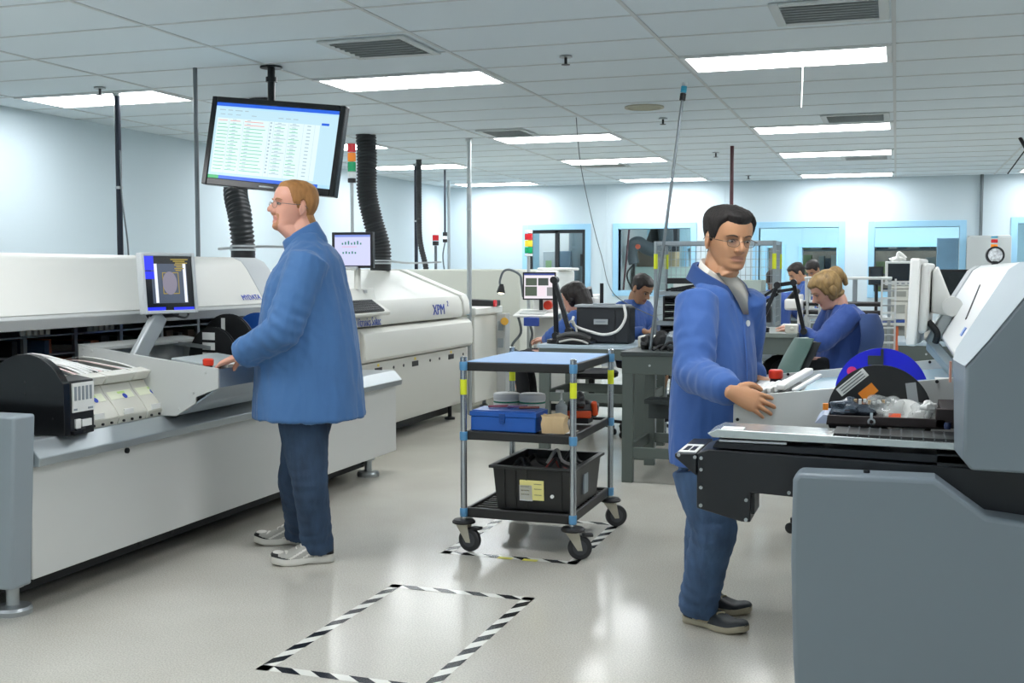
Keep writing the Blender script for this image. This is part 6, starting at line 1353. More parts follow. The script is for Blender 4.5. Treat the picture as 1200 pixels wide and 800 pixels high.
def shoe(parent, heel, toe, h, uppers, sole, lace=None, pat=None, w=.048, z0=0.0, sole_h=.026):
    """uppers: materials, pat(t, height fraction) -> material index"""
    heel, toe = V(heel), V(toe); heel.z = toe.z = z0; L = (toe - heel).length; d = (toe - heel) / L; s = V((d.y, -d.x, 0))
    def prof(t):
        return w * (.66 + .1 * math.sin(PI * t) + .34 * sstep(.25, .68, t)) * (math.sqrt(max(0, 1 - ((t - .78) / .24) ** 2)) if t > .78 else 1) * (math.sqrt(max(.0, 1 - ((.1 - t) / .115) ** 2)) if t < .1 else 1)
    def hgt(t):
        ht = h * (1 - .1 * t) if t < .28 else h * (.97 - .6 * sstep(.28, .8, t))
        if t > .84: ht *= math.sqrt(max(.1, 1 - ((t - .84) / .18) ** 2))
        return ht
    ts = sorted(set([.0, .012, .03, .06, .97, .985, .995, 1.0] + [.07 + .01 * k for k in range(90)]))
    bm = new_bm(); rings = []
    for t in ts:
        c = heel + d * (L * t); ww = max(prof(t), .006) + .004; lift = .012 * sstep(.75, 1, t) + .004 * math.exp(-((t - .42) / .1) ** 2)
        top = z0 + sole_h + .012 * sstep(.75, 1, t) + .004 * sstep(.2, 0, t); bot = z0 + .001 + lift
        rings.append([V((c.x, c.y, 0)) + s * (a * ww) + V((0, 0, b)) for a, b in ((-1, bot + .004), (-.9, bot), (.9, bot), (1, bot + .004), (1.03, (top + bot) / 2), (1, top), (-1, top), (-1.03, (top + bot) / 2))])
    loft(bm, rings); so = obj('sole', bm, sole, parent, smooth=60)
    bm = new_bm(); rings = []; NA = 44
    for t in ts:
        c = heel + d * (L * t); ww = max(prof(t), .005); ht = hgt(t); b0 = z0 + sole_h - .006 + .012 * sstep(.75, 1, t); row = []
        for i in range(NA + 1):
            a = PI * i / NA; ca, sa = math.cos(a), math.sin(a)
            row.append(V((c.x, c.y, b0)) + s * (ww * math.copysign(abs(ca) ** .6, ca)) + V((0, 0, ht * sa ** .75)))
        rings.append(row)
    loft(bm, rings, cap=True); bm.faces.ensure_lookup_table()
    if pat:
        for f_ in bm.faces:
            c = f_.calc_center_median(); t = (V((c.x, c.y, 0)) - V((heel.x, heel.y, 0))).dot(d) / L; f_.material_index = pat(t, (c.z - z0 - sole_h + .006))
    up_ = obj('shoe', bm, uppers, parent, smooth=180); so.parent = up_
    if lace:
        for k in range(4):
            t = .36 + .075 * k; c = heel + d * (L * t); ht = hgt(t) + sole_h - .005
            bm = new_bm(); tube(bm, [c - s * .03 + V((0, 0, ht * .86)), c - s * .012 + d * .006 + V((0, 0, ht + .002)), c + s * .012 - d * .006 + V((0, 0, ht + .002)), c + s * .03 + V((0, 0, ht * .86))], .0034, n=6); obj('lace', bm, lace, up_)
    return up_
def band_mesh(bm_src, H, mask, off, seedn=0.0):
    """copy the part of a skin mesh selected by mask(local)->thickness as a hair shell"""
    out = new_bm(); vm = {}
    for f in bm_src.faces:
        th = [mask(H.L(v.co)) for v in f.verts]
        if max(th) > .0004:
            vs = []
            for v, t in zip(f.verts, th):
                if v.index not in vm:
                    nz = 1 + .1 * noise.noise(v.co * 140 + V((seedn, 0, 0))) + .18 * noise.noise(v.co * 32)
                    vm[v.index] = out.verts.new(v.co + v.normal * (t * nz if t > .0004 else -.002))
                vs.append(vm[v.index])
            face(out, vs)
    return out
def skin_mats(nm, skin, lip, r=.48):
    return [mat(nm + '_skin', skin, r, var=.05, vscale=14, bump=.03, bscale=220, sss=.12), mat(nm + '_lip', lip, .42)]
M_eye = mat('eye_white', '#b9aea6', .25); M_iris = mat('eye_dark', '#2a211c', .2)
def fmat(nm, col, fold=.12, var=.06):
    return mat(nm, col, .78, bump=fold, bscale=26, var=var, vscale=5, sheen=.15)
def face_parts(t, H, browm, glasses=None, brow_t=.0028, gaze=(0, 0), eh=.0058):
    k = H.s
    for q in (-1, 1):
        bm = new_bm(); M = Matrix((H.r, H.f, H.u)).transposed()
        ell(bm, H.W(q * .031, .0845, .003), (.0135 * k, .0075 * k, eh * k), M, nu=14, nv=8); e = obj('eye', bm, M_eye, t)
        bm = new_bm(); ell(bm, H.W(q * .031 + gaze[0], .0905, .003 + gaze[1]), (.006 * k, .0028 * k, max(eh, .0042) * .98 * k), M, nu=12, nv=6); obj('iris', bm, M_iris, e)
        bm = new_bm(); tube(bm, [H.W(q * .0165, .0895, .003), H.W(q * .025, .0925, .0085), H.W(q * .036, .0905, .0085), H.W(q * .046, .083, .003)], .0014 * k, n=6, k=4); obj('eyelash', bm, mat('lash', '#2b201b', .6), e)
        bm = new_bm(); tube(bm, [H.W(q * .014, .0975, .0215), H.W(q * .028, .0975, .0265), H.W(q * .042, .0885, .025), H.W(q * .051, .0795, .0205)], brow_t * k, n=6, k=4, rf=lambda i, n: brow_t * k * (.5 + .7 * math.sin(PI * min(1, .15 + i / n)))); obj('eyebrow', bm, browm, t)
    if glasses:
        g = thing2('glasses', t, H)
        for q in (-1, 1):
            pts = [H.W(q * (.032 + .0225 * math.cos(a)), .1085 - .006 * abs(.032 + .0225 * math.cos(a)) / .05, -.003 + .0155 * math.copysign(abs(math.sin(a)) ** .75, math.sin(a))) for a in [2 * PI * i / 24 for i in range(25)]]
            bm = new_bm(); tube(bm, pts, .0011 * k, n=6, k=1); obj('glasses_rim', bm, glasses, g)
            bm = new_bm(); face(bm, [bm.verts.new(p) for p in pts[:-1]]); obj('lens', bm, mat('lens_glass', '#aab2b4', .2, alpha=.1, spec=.2), g)
            bm = new_bm(); tube(bm, [H.W(q * .0545, .103, .002), H.W(q * .07, .09, .003), H.W(q * .0775, .03, .004), H.W(q * .0795, -.015, .006), H.W(q * .08, -.035, -.008)], .0015 * k, n=6, k=4); obj('temple', bm, glasses, g)
        bm = new_bm(); tube(bm, [H.W(-.0105, .108, .002), H.W(0, .112, .006), H.W(.0105, .108, .002)], .0014 * k, n=6, k=4); obj('bridge', bm, glasses, g)
def thing2(name, parent, H):
    o = bpy.data.objects.new(name, None); C.objects.link(o); o.parent = parent; o.matrix_basis = wm(parent).inverted() @ Matrix.Translation(H.c); return o
def lips_region(p): return abs(p[0]) < .0255 * (1 - ((p[2] + .066) / .016) ** 2 if abs(p[2] + .066) < .016 else 0) and p[1] > .075 and -.0795 < p[2] < -.0545
def build_body(t, H, neck, r, f, torso, arms, legs, skin, vox, it=3, hands=True, neck_r=.06, jowl=.95):
    bm = new_bm(); H.shape(bm)
    nb = V(neck); limb(bm, [(nb - V((0, 0, .05)), neck_r, neck_r), (nb.lerp(H.W(0, -.035, -.07), .5), neck_r, neck_r), (H.W(0, -.03, -.06), neck_r * .95, neck_r)], n=18, k=4, up=f)
    if jowl: limb(bm, [(H.W(0, .05, -.082), .046 * jowl, .036 * jowl), (nb.lerp(H.W(0, .045, -.09), .5) + f * .01, .053 * jowl, .04 * jowl), (nb + f * .045, .058, .042)], n=16, k=4, up=f)
    trunk(bm, [(c, w * .75, a * .75, b * .75) for c, w, a, b in torso[:-2]], r, f)
    for a in arms:
        sh, el, wr = V(a['sh']), V(a['el']), V(a['wr'])
        limb(bm, [(sh, .05), (sh.lerp(el, .5), .046), (el, .038), (el.lerp(wr, .35), .038), (wr, .026)], n=14)
        if hands: hand(bm, wr, a['d'], a['n'], a['t'], a.get('curl', (.5, .5, .5, .5)), a.get('sc', 1.0), a.get('spread', .06), a.get('tc', .5))
    for hp, kn, an in legs:
        limb(bm, [(V(hp), .08), (V(kn), .052), (V(an) + V((0, 0, .0)), .036), (V(an) - V((0, 0, .03)), .036)], n=14)
    b = fuse(bm, vox, it, fac=.4); H.sculpt(b); b.normal_update(); b.verts.index_update()
    for fc in b.faces:
        if lips_region(H.L(fc.calc_center_median())): fc.material_index = 1
    src = b.copy(); src.verts.ensure_lookup_table(); src.verts.index_update()
    obj('body', b, skin, t, smooth=180)
    return src
# ---------------------------------------------------------------- man with ginger hair at the left machine
def px_rows(levels, d, r, f, sw):
    """levels: (y, xl, xr, half width): centre and depth from the outline seen by the camera"""
    rows = []
    rc_, fc_ = abs(r.dot(CR)), abs(f.dot(CR))
    for y, xl, xr, w in levels:
        h = (xr - xl) / 2 / F * d; dp = math.sqrt(max(.05 ** 2, h * h - (w * rc_) ** 2)) / fc_
        rows.append((atd((xl + xr) / 2, y, d), w, dp, dp))
    return rows
f1 = V((-.955, -.295, 0)).normalized()
r1_ = f1.cross(V((0, 0, 1))).normalized()
p1 = thing('person', 'man with short ginger hair, glasses, long blue coat and jeans, standing at the left machine', 'person', (-2.75, 4.98, 0))
D1 = 5.58
H1 = Head(atd(345, 242.5, D1), (-.66, -.75, .10), (.03, .04, 1), 1.06, 1.08)
nk1 = atd(360, 281, D1)
tor1 = px_rows([(488, 299, 427, .265), (470, 299, 425, .262), (440, 300, 423, .258), (400, 303, 419, .25), (360, 308, 413, .245), (330, 316, 405, .24), (308, 328, 400, .222), (292, 338, 391, .175), (281, 344, 380, .1), (274, 348, 376, .075)], D1, r1_, f1, 0)
armL = dict(sh=atd(361, 309, 5.40), el=atd(330, 388, 5.30), wr=atd(281, 417, 5.40), d=(-.93, .05, -.34), n=(.1, .1, -1), t=-1, curl=(.5, .5, .5, .55), sc=1.12, tc=.6)
armR = dict(sh=atd(361, 309, 5.40) + r1_ * .36, el=V((-2.86, 5.2, 1.12)), wr=V((-3.0, 5.16, 1.03)), d=(-.97, -.05, -.25), n=(0, 0, -1), t=1, curl=(.45, .5, .55, .6), sc=1.1)
hip1 = atd(360, 478, D1)
lgL = (hip1 - r1_ * .10, atd(363, 562, 5.48), V((-2.665, 4.90, .10)))
lgR = (hip1 + r1_ * .11, atd(347, 562, 5.70), V((-2.90, 5.16, .10)))
sk1 = skin_mats('ruddy', '#dca28c', '#c48073')
src = build_body(p1, H1, nk1, r1_, f1, tor1, [armL, armR], [lgL, lgR], sk1, .0042, 2, neck_r=.072, jowl=1.14)
M_coat1 = fmat('coat_blue', '#3d699c', .1)
bm = new_bm(); trunk(bm, tor1, r1_, f1)
for a in (armL, armR):
    sh, el, wr = V(a['sh']), V(a['el']), V(a['wr'])
    limb(bm, [(sh - (el - sh).normalized() * .02, .098, .1), (sh.lerp(el, .35), .096, .098), (sh.lerp(el, .75), .088, .09), (el, .085, .085), (el.lerp(wr, .4), .08, .082), (el.lerp(wr, .8), .074, .078), (wr - (wr - el).normalized() * .01, .068, .074)], n=20)
fd = folds(3, .010, 13, 3.0, .0012); L1, L2 = V(armL['sh']), V(armL['el']); L3 = V(armL['wr'])
cr = creases([(L2, (L3 - L1).normalized(), 1.0), (L1.lerp(L2, .45), (L2 - L1).normalized(), .5), (L2.lerp(L3, .6), (L3 - L2).normalized(), .6)], 2, .0028, 62, .17)
obj('coat', fuse(bm, .0085, 3, lambda p, n_: fd(p, n_) + cr(p, n_)), M_coat1, p1, smooth=180)
# stand-up collar
bm = new_bm(); rings = []
for h_, wd in ((-.06, .1), (-.03, .092), (.005, .085), (.034, .081), (.041, .078), (.032, .073), (-.02, .076)):
    rings.append([nk1 + V((0, 0, h_)) + f1 * (.006 + .42 * max(0, h_ + .03)) + r1_ * (wd * .92 * math.cos(a)) + f1 * ((wd * 1.08) * math.sin(a)) + V((0, 0, -.052 * max(0, math.sin(a)) + .05 * max(0, -math.sin(a)))) for a in [2 * PI * k / 32 for k in range(32)]])
loft(bm, rings, cap=False); obj('collar', bm, M_coat1, p1, smooth=180)
# jeans
def trousers(t, hip, legs, r, f, m, waist=.19, prof=((.0, .118, .125), (.35, .108, .115), (.85, .088, .095), (1, .084, .09)), prof2=((.4, .078, .085), (.85, .072, .08), (1.0, .074, .084)), seed=1, vox=.008, hem_z=.055, sc=1.0):
    bm = new_bm(); trunk(bm, [(hip - V((0, 0, .09)), waist * .72, .1, .12), (hip, waist * .95, .13, .15), (hip + V((0, 0, .1)), waist * .9, .12, .13), (hip + V((0, 0, .2)), waist * .82, .11, .11)], r, f)
    cz = []
    for hp, kn, an in legs:
        hp, kn, an = V(hp), V(kn), V(an); e = V((an.x, an.y, hem_z))
        limb(bm, [(hp.lerp(kn, q), a * sc, b * sc) for q, a, b in prof] + [(kn.lerp(e, q), a * sc, b * sc) for q, a, b in prof2], n=20, up=f, cap=False)
        ax = (e - kn).normalized(); cz += [(kn, ax, .6), (e - ax * .05, ax, 1.0), (kn.lerp(e, .6), ax, .5)]
    fd_, cr_ = folds(seed, .007, 14, 3.5, .001), creases(cz, seed, .004, 58, .13)
    return obj('trousers', fuse(bm, vox, 3, lambda p, n_: fd_(p, n_) + cr_(p, n_)), m, t, smooth=180)
M_jean1 = mat('denim_dark', '#2f435c', .88, bump=.25, bscale=350, var=.3, vscale=16, stretch=(1, 1, .35))
trousers(p1, hip1 + V((0, 0, .05)), [lgL, lgR], r1_, f1, M_jean1, .22, seed=4, sc=.98)
M_sn = mat('sneaker_grey', '#a9a79f', .6, bump=.3, bscale=400); M_sw = mat('sneaker_white', '#dedbd3', .45); M_sb = mat('sneaker_black', '#1b1b1d', .5)
def sneaker(t, hz):
    if t > .9 - .25 * max(0, .022 - hz) / .022 and hz < .034: return 2
    if t < .13 and hz > .012: return 2
    if .2 < t < .78 and abs((t * 9 + hz * 60) % 2 - 1) < .3: return 1
    if t > .8 and hz > .034: return 1
    if t < .2: return 1
    return 0
shoe(p1, (-2.60, 4.94, 0), (-2.845, 4.765, 0), .088, [M_sn, M_sw, M_sb], M_sw, M_sw, sneaker, w=.054, sole_h=.034)
shoe(p1, (-2.87, 5.235, 0), (-3.155, 5.125, 0), .088, [M_sn, M_sw, M_sb], M_sw, M_sw, sneaker, w=.054, sole_h=.034)
# hair, goatee, face
def hair1(p):
    x, y, z = abs(p[0]), p[1], p[2]
    line = .085 if y > .062 else (.085 - .075 * sstep(.062, .028, y) if y > .02 else (.01 - .02 * sstep(.02, .01, y) if y > -.003 else (.015 if y > -.022 else -.075 + .09 * sstep(-.055, -.022, y))))
    if x > .0745 and ((y + .012) / .024) ** 2 + ((z + .008) / .038) ** 2 < 1: return 0
    return (.0012 + .0065 * sstep(-.07, .03, z)) * sstep(line - .004, line + .014, z) * (1 + .5 * sstep(.05, .1, z))
M_h1 = mat('ginger_hair', '#a5733f', .62, bump=.6, bscale=60, var=.25, vscale=40, stretch=(1, 1, .3))
obj('hair', band_mesh(src, H1, hair1, 0), M_h1, p1, smooth=180)
def goatee(p):
    x, y, z = abs(p[0]), p[1], p[2]
    if y < .055: return 0
    a = gauss((x, 0, z), (0.0, 0, -.046), (.022, 1, .0055)) + gauss((x, 0, z), (.028, 0, -.065), (.006, 1, .014)) + gauss((x, 0, z), (0, 0, -.1), (.024, 1, .014)) - 1.3 * gauss((x, 0, z), (0, 0, -.066), (.016, 1, .007))
    return .0014 * sstep(.35, .7, a)
obj('goatee', band_mesh(src, H1, goatee, 0), mat('goatee_hair', '#bb8463', .7, bump=.4, bscale=120), p1, smooth=180); src.free()
M_gold = mat('glasses_metal', '#a29c94', .25, .8)
face_parts(p1, H1, mat('ginger_brow', '#a97a52', .7), M_gold)
# ---------------------------------------------------------------- man with dark hair at the right machine
f2 = V((.92, -.39, 0)).normalized(); r2_ = f2.cross(V((0, 0, 1))).normalized()
p2 = thing('person', 'man with black hair, glasses and blue jacket over white shirt, standing at the right machine', 'person', (-.68, 4.55, 0))
D2 = 4.5
H2 = Head(atd(853, 280.5, D2), (.62, -.76, -.15), (.06, -.02, 1), .985, 1.16)
nk2 = atd(842, 323, D2 + .02)
tor2 = px_rows([(540, 783, 880, .2), (520, 783, 881, .2), (480, 785, 884, .195), (440, 788, 886, .19), (400, 792, 886, .19), (370, 799, 886, .19), (350, 805, 885, .18), (338, 813, 878, .15), (331, 820, 868, .11), (327, 826, 860, .08)], D2, r2_, f2, 0)
for _k, _b in ((-2, .03), (-1, .045)):
    _c, _w, _a, _d = tor2[_k]; tor2[_k] = (_c - f2 * _b, _w, _a * .7, _d)
aR = dict(sh=atd(817, 356, 4.30), el=atd(812, 436, 4.18), wr=atd(857, 459, 3.9), d=(.9, .13, -.36), n=(.2, .85, -.48), t=1, curl=((.12, .2, .15), (.14, .22, .15), (.16, .24, .2), (.2, .28, .2)), sc=1.0, spread=.1, tc=.2)
aL = dict(sh=atd(817, 356, 4.30) + r2_ * -.36, el=atd(872, 432, 4.72), wr=atd(885, 444, 4.62), d=(.95, -.25, -.12), n=(0, .1, -1), t=-1, curl=(.6, .7, .75, .8), sc=.97)
hip2 = atd(838, 545, 4.52)
l2R = (hip2 + r2_ * .09, atd(836, 622, 4.43), V((-.735, 4.495, .09)))
l2L = (hip2 - r2_ * .09, atd(828, 618, 4.60), V((-.755, 4.69, .09)))
sk2 = skin_mats('tan', '#c08d68', '#b37d66')
src = build_body(p2, H2, nk2, r2_, f2, tor2, [aR, aL], [l2R, l2L], sk2, .0036, 2, neck_r=.06)
M_coat2 = fmat('jacket_blue', '#355c9e', .1)
bm = new_bm(); trunk(bm, tor2, r2_, f2)
for a in (aR, aL):
    sh, el, wr = V(a['sh']), V(a['el']), V(a['wr'])
    limb(bm, [(sh - (el - sh).normalized() * .02, .08, .083), (sh.lerp(el, .35), .08, .082), (sh.lerp(el, .75), .074, .076), (el, .073, .073), (el.lerp(wr, .4), .066, .066), (el.lerp(wr, .78), .058, .06), (wr - (wr - el).normalized() * .012, .046, .05)], n=20)
L1, L2, L3 = V(aR['sh']), V(aR['el']), V(aR['wr'])
fd2 = folds(8, .008, 14, 3.0, .001); cr2 = creases([(L2, (L3 - L1).normalized(), 1.0), (L1.lerp(L2, .5), (L2 - L1).normalized(), .6), (L2.lerp(L3, .55), (L3 - L2).normalized(), .8)], 5, .0018, 60, .16)
obj('jacket', fuse(bm, .0075, 3, lambda p, n_: fd2(p, n_) + cr2(p, n_)), M_coat2, p2, smooth=180)
# white shirt showing in the open neckline, jacket collar leaves
M_shirt = mat('shirt_white', '#d9d5cd', .7, bump=.15, bscale=60)
def nring(h_, a_, b_, tilt=.0, m=32):
    return [nk2 + V((0, 0, h_ - tilt * math.sin(q))) + r2_ * (a_ * math.cos(q)) + f2 * (b_ * math.sin(q)) for q in [2 * PI * k / m for k in range(m)]]
bm = new_bm(); loft(bm, [nring(-.05, .092, .1, .055), nring(-.015, .078, .084, .05), nring(.022, .07, .075, .045), nring(.026, .064, .069, .045), nring(-.02, .064, .07, .045)], cap=False); obj('shirt_collar', bm, M_shirt, p2, smooth=180)
def NP(rr, ff, zz): return nk2 + r2_ * rr + f2 * ff + V((0, 0, zz))
def on_front(u, z, out=.004):
    """a point on the jacket chest: u sideways (+ right), z world height"""
    best = None
    R_ = interp([(c.x, c.y, c.z, w, a, b) for c, w, a, b in tor2], 6)
    q = min(R_, key=lambda k: abs(k[2] - z)); ct = max(-1, min(1, u / q[3])); g = 2.25 / 2
    st = (1 - abs(ct) ** 2.25) ** (1 / 2.25); return V((q[0], q[1], z)) + r2_ * u + f2 * (q[4] * st + out)
bm = new_bm(); zt = nk2.z
N_ = 9; A_, B_ = [], []
for k in range(N_):
    z = zt - .045 - .11 * k / (N_ - 1); w_ = .06 * (1 - k / (N_ - 1)) + .004
    A_.append(on_front(-w_, z, .006)); B_.append(on_front(w_, z, .006))
A_ = [NP(-.072, .03, .012), NP(-.068, .08, -.035)] + [on_front(-u, zt - d_, .012) for u, d_ in ((.058, .07), (.034, .105), (.004, .15))]
B_ = [NP(.072, .03, .012), NP(.068, .08, -.035)] + [on_front(u, zt - d_, .012) for u, d_ in ((.058, .07), (.034, .105), (.004, .15))]
loft(bm, [A_, [a.lerp(b, .5) + f2 * .022 for a, b in zip(A_, B_)], B_], cap=False, closed=False); bmesh.ops.solidify(bm, geom=bm.faces[:], thickness=.004); obj('shirt_front', bm, M_shirt, p2, smooth=180)
for sg in (1, -1):
    bm = new_bm()
    ins = catmull([NP(0, -.082, .05), NP(sg * .05, -.07, .042), NP(sg * .086, -.01, .014), NP(sg * .075, .055, -.022), NP(sg * .04, .095, -.055)], 4)
    mid = catmull([NP(0, -.098, .056), NP(sg * .065, -.082, .046), NP(sg * .106, -.012, .014), NP(sg * .094, .064, -.028), NP(sg * .062, .104, -.062)], 4)
    outr = catmull([NP(0, -.118, .0), NP(sg * .09, -.095, -.01), NP(sg * .135, -.01, -.04), NP(sg * .118, .075, -.085), NP(sg * .085, .112, -.118)], 4)
    loft(bm, [ins, mid, outr], cap=False, closed=False); bmesh.ops.solidify(bm, geom=bm.faces[:], thickness=.006); obj('jacket_collar', bm, M_coat2, p2, smooth=180)
    bm = new_bm()
    a_ = catmull([NP(sg * .07, -.0, .022), NP(sg * .062, .045, -.008), NP(sg * .03, .078, -.035)], 5); b_ = catmull([NP(sg * .088, .0, .0), NP(sg * .08, .055, -.035), NP(sg * .056, .1, -.085)], 5)
    loft(bm, [a_, b_], cap=False, closed=False); bmesh.ops.solidify(bm, geom=bm.faces[:], thickness=.004); obj('shirt_leaf', bm, M_shirt, p2, smooth=180)
bm = new_bm(); tube(bm, [on_front(.002, zt - .16 - .06 * k, .004) for k in range(9)], .004, n=6); obj('placket', bm, M_coat2, p2)
bm = new_bm(); q = on_front(-.03, atd(877, 378, D2).z, .008); disc(bm, q, f2, .012, .006, 16); obj('white_badge', bm, M_label, p2)
M_jean2 = mat('denim_mid', '#3d5575', .88, bump=.25, bscale=350, var=.3, vscale=16, stretch=(1, 1, .35))
trousers(p2, hip2 + V((0, 0, .06)), [l2R, l2L], r2_, f2, M_jean2, .19, seed=9, sc=.98, hem_z=.06)
M_dk, M_bei = mat('deck_shoe_navy', '#20262c', .55, bump=.1, bscale=200), mat('deck_shoe_beige', '#c9bd9f', .6)
M_sole2 = mat('deck_sole', '#a39b87', .6)
def deck(t, hz): return 1 if .2 < t < .5 - .1 * abs(hz - .02) / .03 and hz < .05 else (2 if t < .1 and hz > .02 else 0)
shoe(p2, (-.79, 4.535, 0), (-.53, 4.435, 0), .07, [M_dk, M_bei, mat('heel_blue', '#2f4c8a', .6)], M_sole2, M_bei, deck, w=.05)
shoe(p2, (-.82, 4.735, 0), (-.545, 4.70, 0), .07, [M_dk, M_bei, _M['heel_blue']], M_sole2, M_bei, deck, w=.05)
def hair2(p):
    x, y, z = abs(p[0]), p[1], p[2]
    line = .072 + .012 * (x / .05) ** 2 if y > .066 else (.075 - .07 * sstep(.066, .03, y) if y > .022 else (.005 - .012 * sstep(.022, .012, y) if y > -.003 else (.018 if y > -.022 else -.06 + .078 * sstep(-.05, -.022, y))))
    if x > .0745 and ((y + .012) / .024) ** 2 + ((z + .008) / .038) ** 2 < 1: return 0
    return (.003 + .006 * sstep(0, .05, z) + .013 * sstep(.04, .1, z) + .005 * sstep(.03, .09, y) * sstep(.06, .09, z)) * sstep(line - .004, line + .012, z)
M_h2 = mat('black_hair', '#1b1512', .7, bump=.6, bscale=60, var=.3, vscale=40, stretch=(1, 1, .3))
obj('hair', band_mesh(src, H2, hair2, 0, 4), M_h2, p2, smooth=180); src.free()
face_parts(p2, H2, mat('black_brow', '#3a2a22', .7), mat('glasses_dark_metal', '#6d5f52', .3, .8), .0024, gaze=(0, -.0012), eh=.0036)
# ---------------------------------------------------------------- seated people in the background
M_trouser = mat('trouser_black', '#16181c', .85, bump=.1, bscale=200)  # plain black trouser cloth of the seated people
def seated(label, hc, f, hf, hips, coat, skin, hair_m, hair_fn, arms, hs=1.0, w=1.0, pants=None, vox=.009, seed=1, hair_extra=None, stoop=.0, dark_skin=False):
    f = V(f).normalized(); r = f.cross(V((0, 0, 1))).normalized(); hips = V(hips); hc = V(hc)
    t = thing('person', label, 'person', (hips.x, hips.y, hips.z - .1)); Hd = Head(hc, hf, (0, 0, 1), hs)
    nk = Hd.W(0, -.045, -.125); nk.z = min(nk.z, hc.z - .1 * hs)
    def row(q, wd, a, b, out=0): return (hips.lerp(nk, q) - f * (stoop * math.sin(PI * q)) + f * out, wd * w, a * w, b * w)
    tor = [row(-.06, .19, .14, .15), row(.05, .2, .16, .15), row(.25, .185, .15, .13), row(.5, .19, .135, .125), row(.72, .205, .12, .125), row(.86, .185, .095, .105), row(.95, .11, .07, .08), row(1.0, .075, .065, .07)]
    A = []; s0 = hips.lerp(nk, .84)
    for sg, el, wr, d in arms:
        A.append(dict(sh=s0 + r * (sg * .165 * w), el=V(el), wr=V(wr), d=d, n=(0, 0, -1), t=sg, curl=(.4, .45, .5, .5), sc=.95))
    legs = []
    for sg in (1, -1):
        hp = hips + r * (.09 * sg) + V((0, 0, .0)); kn = hp + f * .42 + r * (.03 * sg); an = kn - f * .06; an.z = max(.32 if hips.z > .7 else .1, kn.z - .43); legs.append((hp, kn, an))
    src = build_body(t, Hd, nk, r, f, tor, A, legs, skin, vox * .8, 2, neck_r=.05)
    bm = new_bm(); trunk(bm, tor, r, f)
    for a in A:
        sh, el, wr = a['sh'], a['el'], a['wr']
        limb(bm, [(sh - (el - sh).normalized() * .02, .078 * w), (sh.lerp(el, .5), .07 * w), (el, .064), (el.lerp(wr, .5), .055), (wr - (wr - el).normalized() * .02, .044)], n=16)
    fd = folds(seed, .008, 14, 3.5, .001); cr = creases([(a['el'], (a['wr'] - a['sh']).normalized(), .8) for a in A], seed, .004, 70, .12)
    obj('jacket', fuse(bm, vox, 3, lambda p, n_: fd(p, n_) + cr(p, n_)), coat, t, smooth=180)
    bm = new_bm(); trunk(bm, [(hips - V((0, 0, .1)), .16, .1, .12), (hips, .175, .13, .14), (hips + V((0, 0, .08)), .17, .12, .12)], r, f)
    for hp, kn, an in legs: limb(bm, [(hp, .095), (hp.lerp(kn, .5), .088), (kn, .072), (kn.lerp(an, .5), .062), (an - V((0, 0, .02)), .055)], n=16, cap=False)
    obj('trousers', fuse(bm, vox, 3), pants or M_trouser, t, smooth=180)
    for hp, kn, an in legs: shoe(t, an - f * .07, an + f * .19, .07, [M_black], M_rubber, z0=an.z - .09, w=.045)
    h = band_mesh(src, Hd, hair_fn, 0, seed); src.free()
    if hair_extra:
        e = new_bm(); hair_extra(e, Hd); e = fuse(e, .007, 2, lambda p, n_: .004 * noise.noise(V((p.x * 40, p.y * 40, p.z * 9)))); join(h, e)
    obj('hair', h, hair_m, t, smooth=180)
    face_parts(t, Hd, hair_m)
    return t, Hd, nk, r
def short_hair(p, th=.01, back=-.06):
    x, y, z = abs(p[0]), p[1], p[2]
    line = .072 if y > .066 else (.075 - .07 * sstep(.066, .03, y) if y > .022 else (.0 if y > -.003 else (.02 if y > -.022 else back + .08 * sstep(-.05, -.022, y))))
    if x > .0745 and ((y + .012) / .024) ** 2 + ((z + .008) / .038) ** 2 < 1: return 0
    return th * (.5 + .7 * sstep(.02, .09, z)) * sstep(line - .004, line + .014, z)
def full_hair(p):
    x, y, z = abs(p[0]), p[1], p[2]
    line = .06 if y > .07 else (.06 - .13 * sstep(.07, .02, y) if y > .02 else -.08)
    return .014 * sstep(line - .004, line + .014, z) if not (y > .03 and z < -.02) else 0
S_fair, S_tan, S_brown = skin_mats('fair', '#d9a58e', '#b9746a'), skin_mats('olive', '#b98a68', '#9a6656'), skin_mats('brown', '#6e4c38', '#5c3b32')
M_lab = fmat('lab_blue', '#34599f', .12); M_lab2 = fmat('lab_blue_deep', '#2a4a90', .12)
M_hk = mat('hair_dark_brown', '#1f1714', .5, bump=.6, bscale=60, var=.3, vscale=40, stretch=(1, 1, .3)); M_hb = mat('hair_blonde', '#8f7347', .55, bump=.6, bscale=60, var=.35, vscale=40, stretch=(1, 1, .3))
# woman with long dark hair
hc = atd(672, 348, 9.75); hp = atd(668, 414, 9.75); hp.z = .66
fw = (-CR * .95 + V((0, 1, 0)) * .25)
def long_hair(e, Hd):
    ell(e, Hd.W(0, -.03, .03), (.1, .105, .105)); limb(e, [(Hd.W(0, -.07, .03), .095, .075), (Hd.W(0, -.085, -.08), .1, .07), (Hd.W(0, -.1, -.19), .095, .055), (Hd.W(0, -.1, -.27), .06, .035)], n=16, up=Hd.f)
seated('woman with long dark hair in a blue coat, seated beside the black folded lamp arm', hc, fw, (-.9, .1, -.25), hp, M_lab, S_fair, M_hk, full_hair,
       [(-1, atd(648, 394, 9.5), atd(640, 398, 9.75), (-1, .1, -.1)), (1, atd(656, 395, 10.1), atd(640, 396, 10.05), (-1, 0, -.1))], seed=11, hair_extra=long_hair)
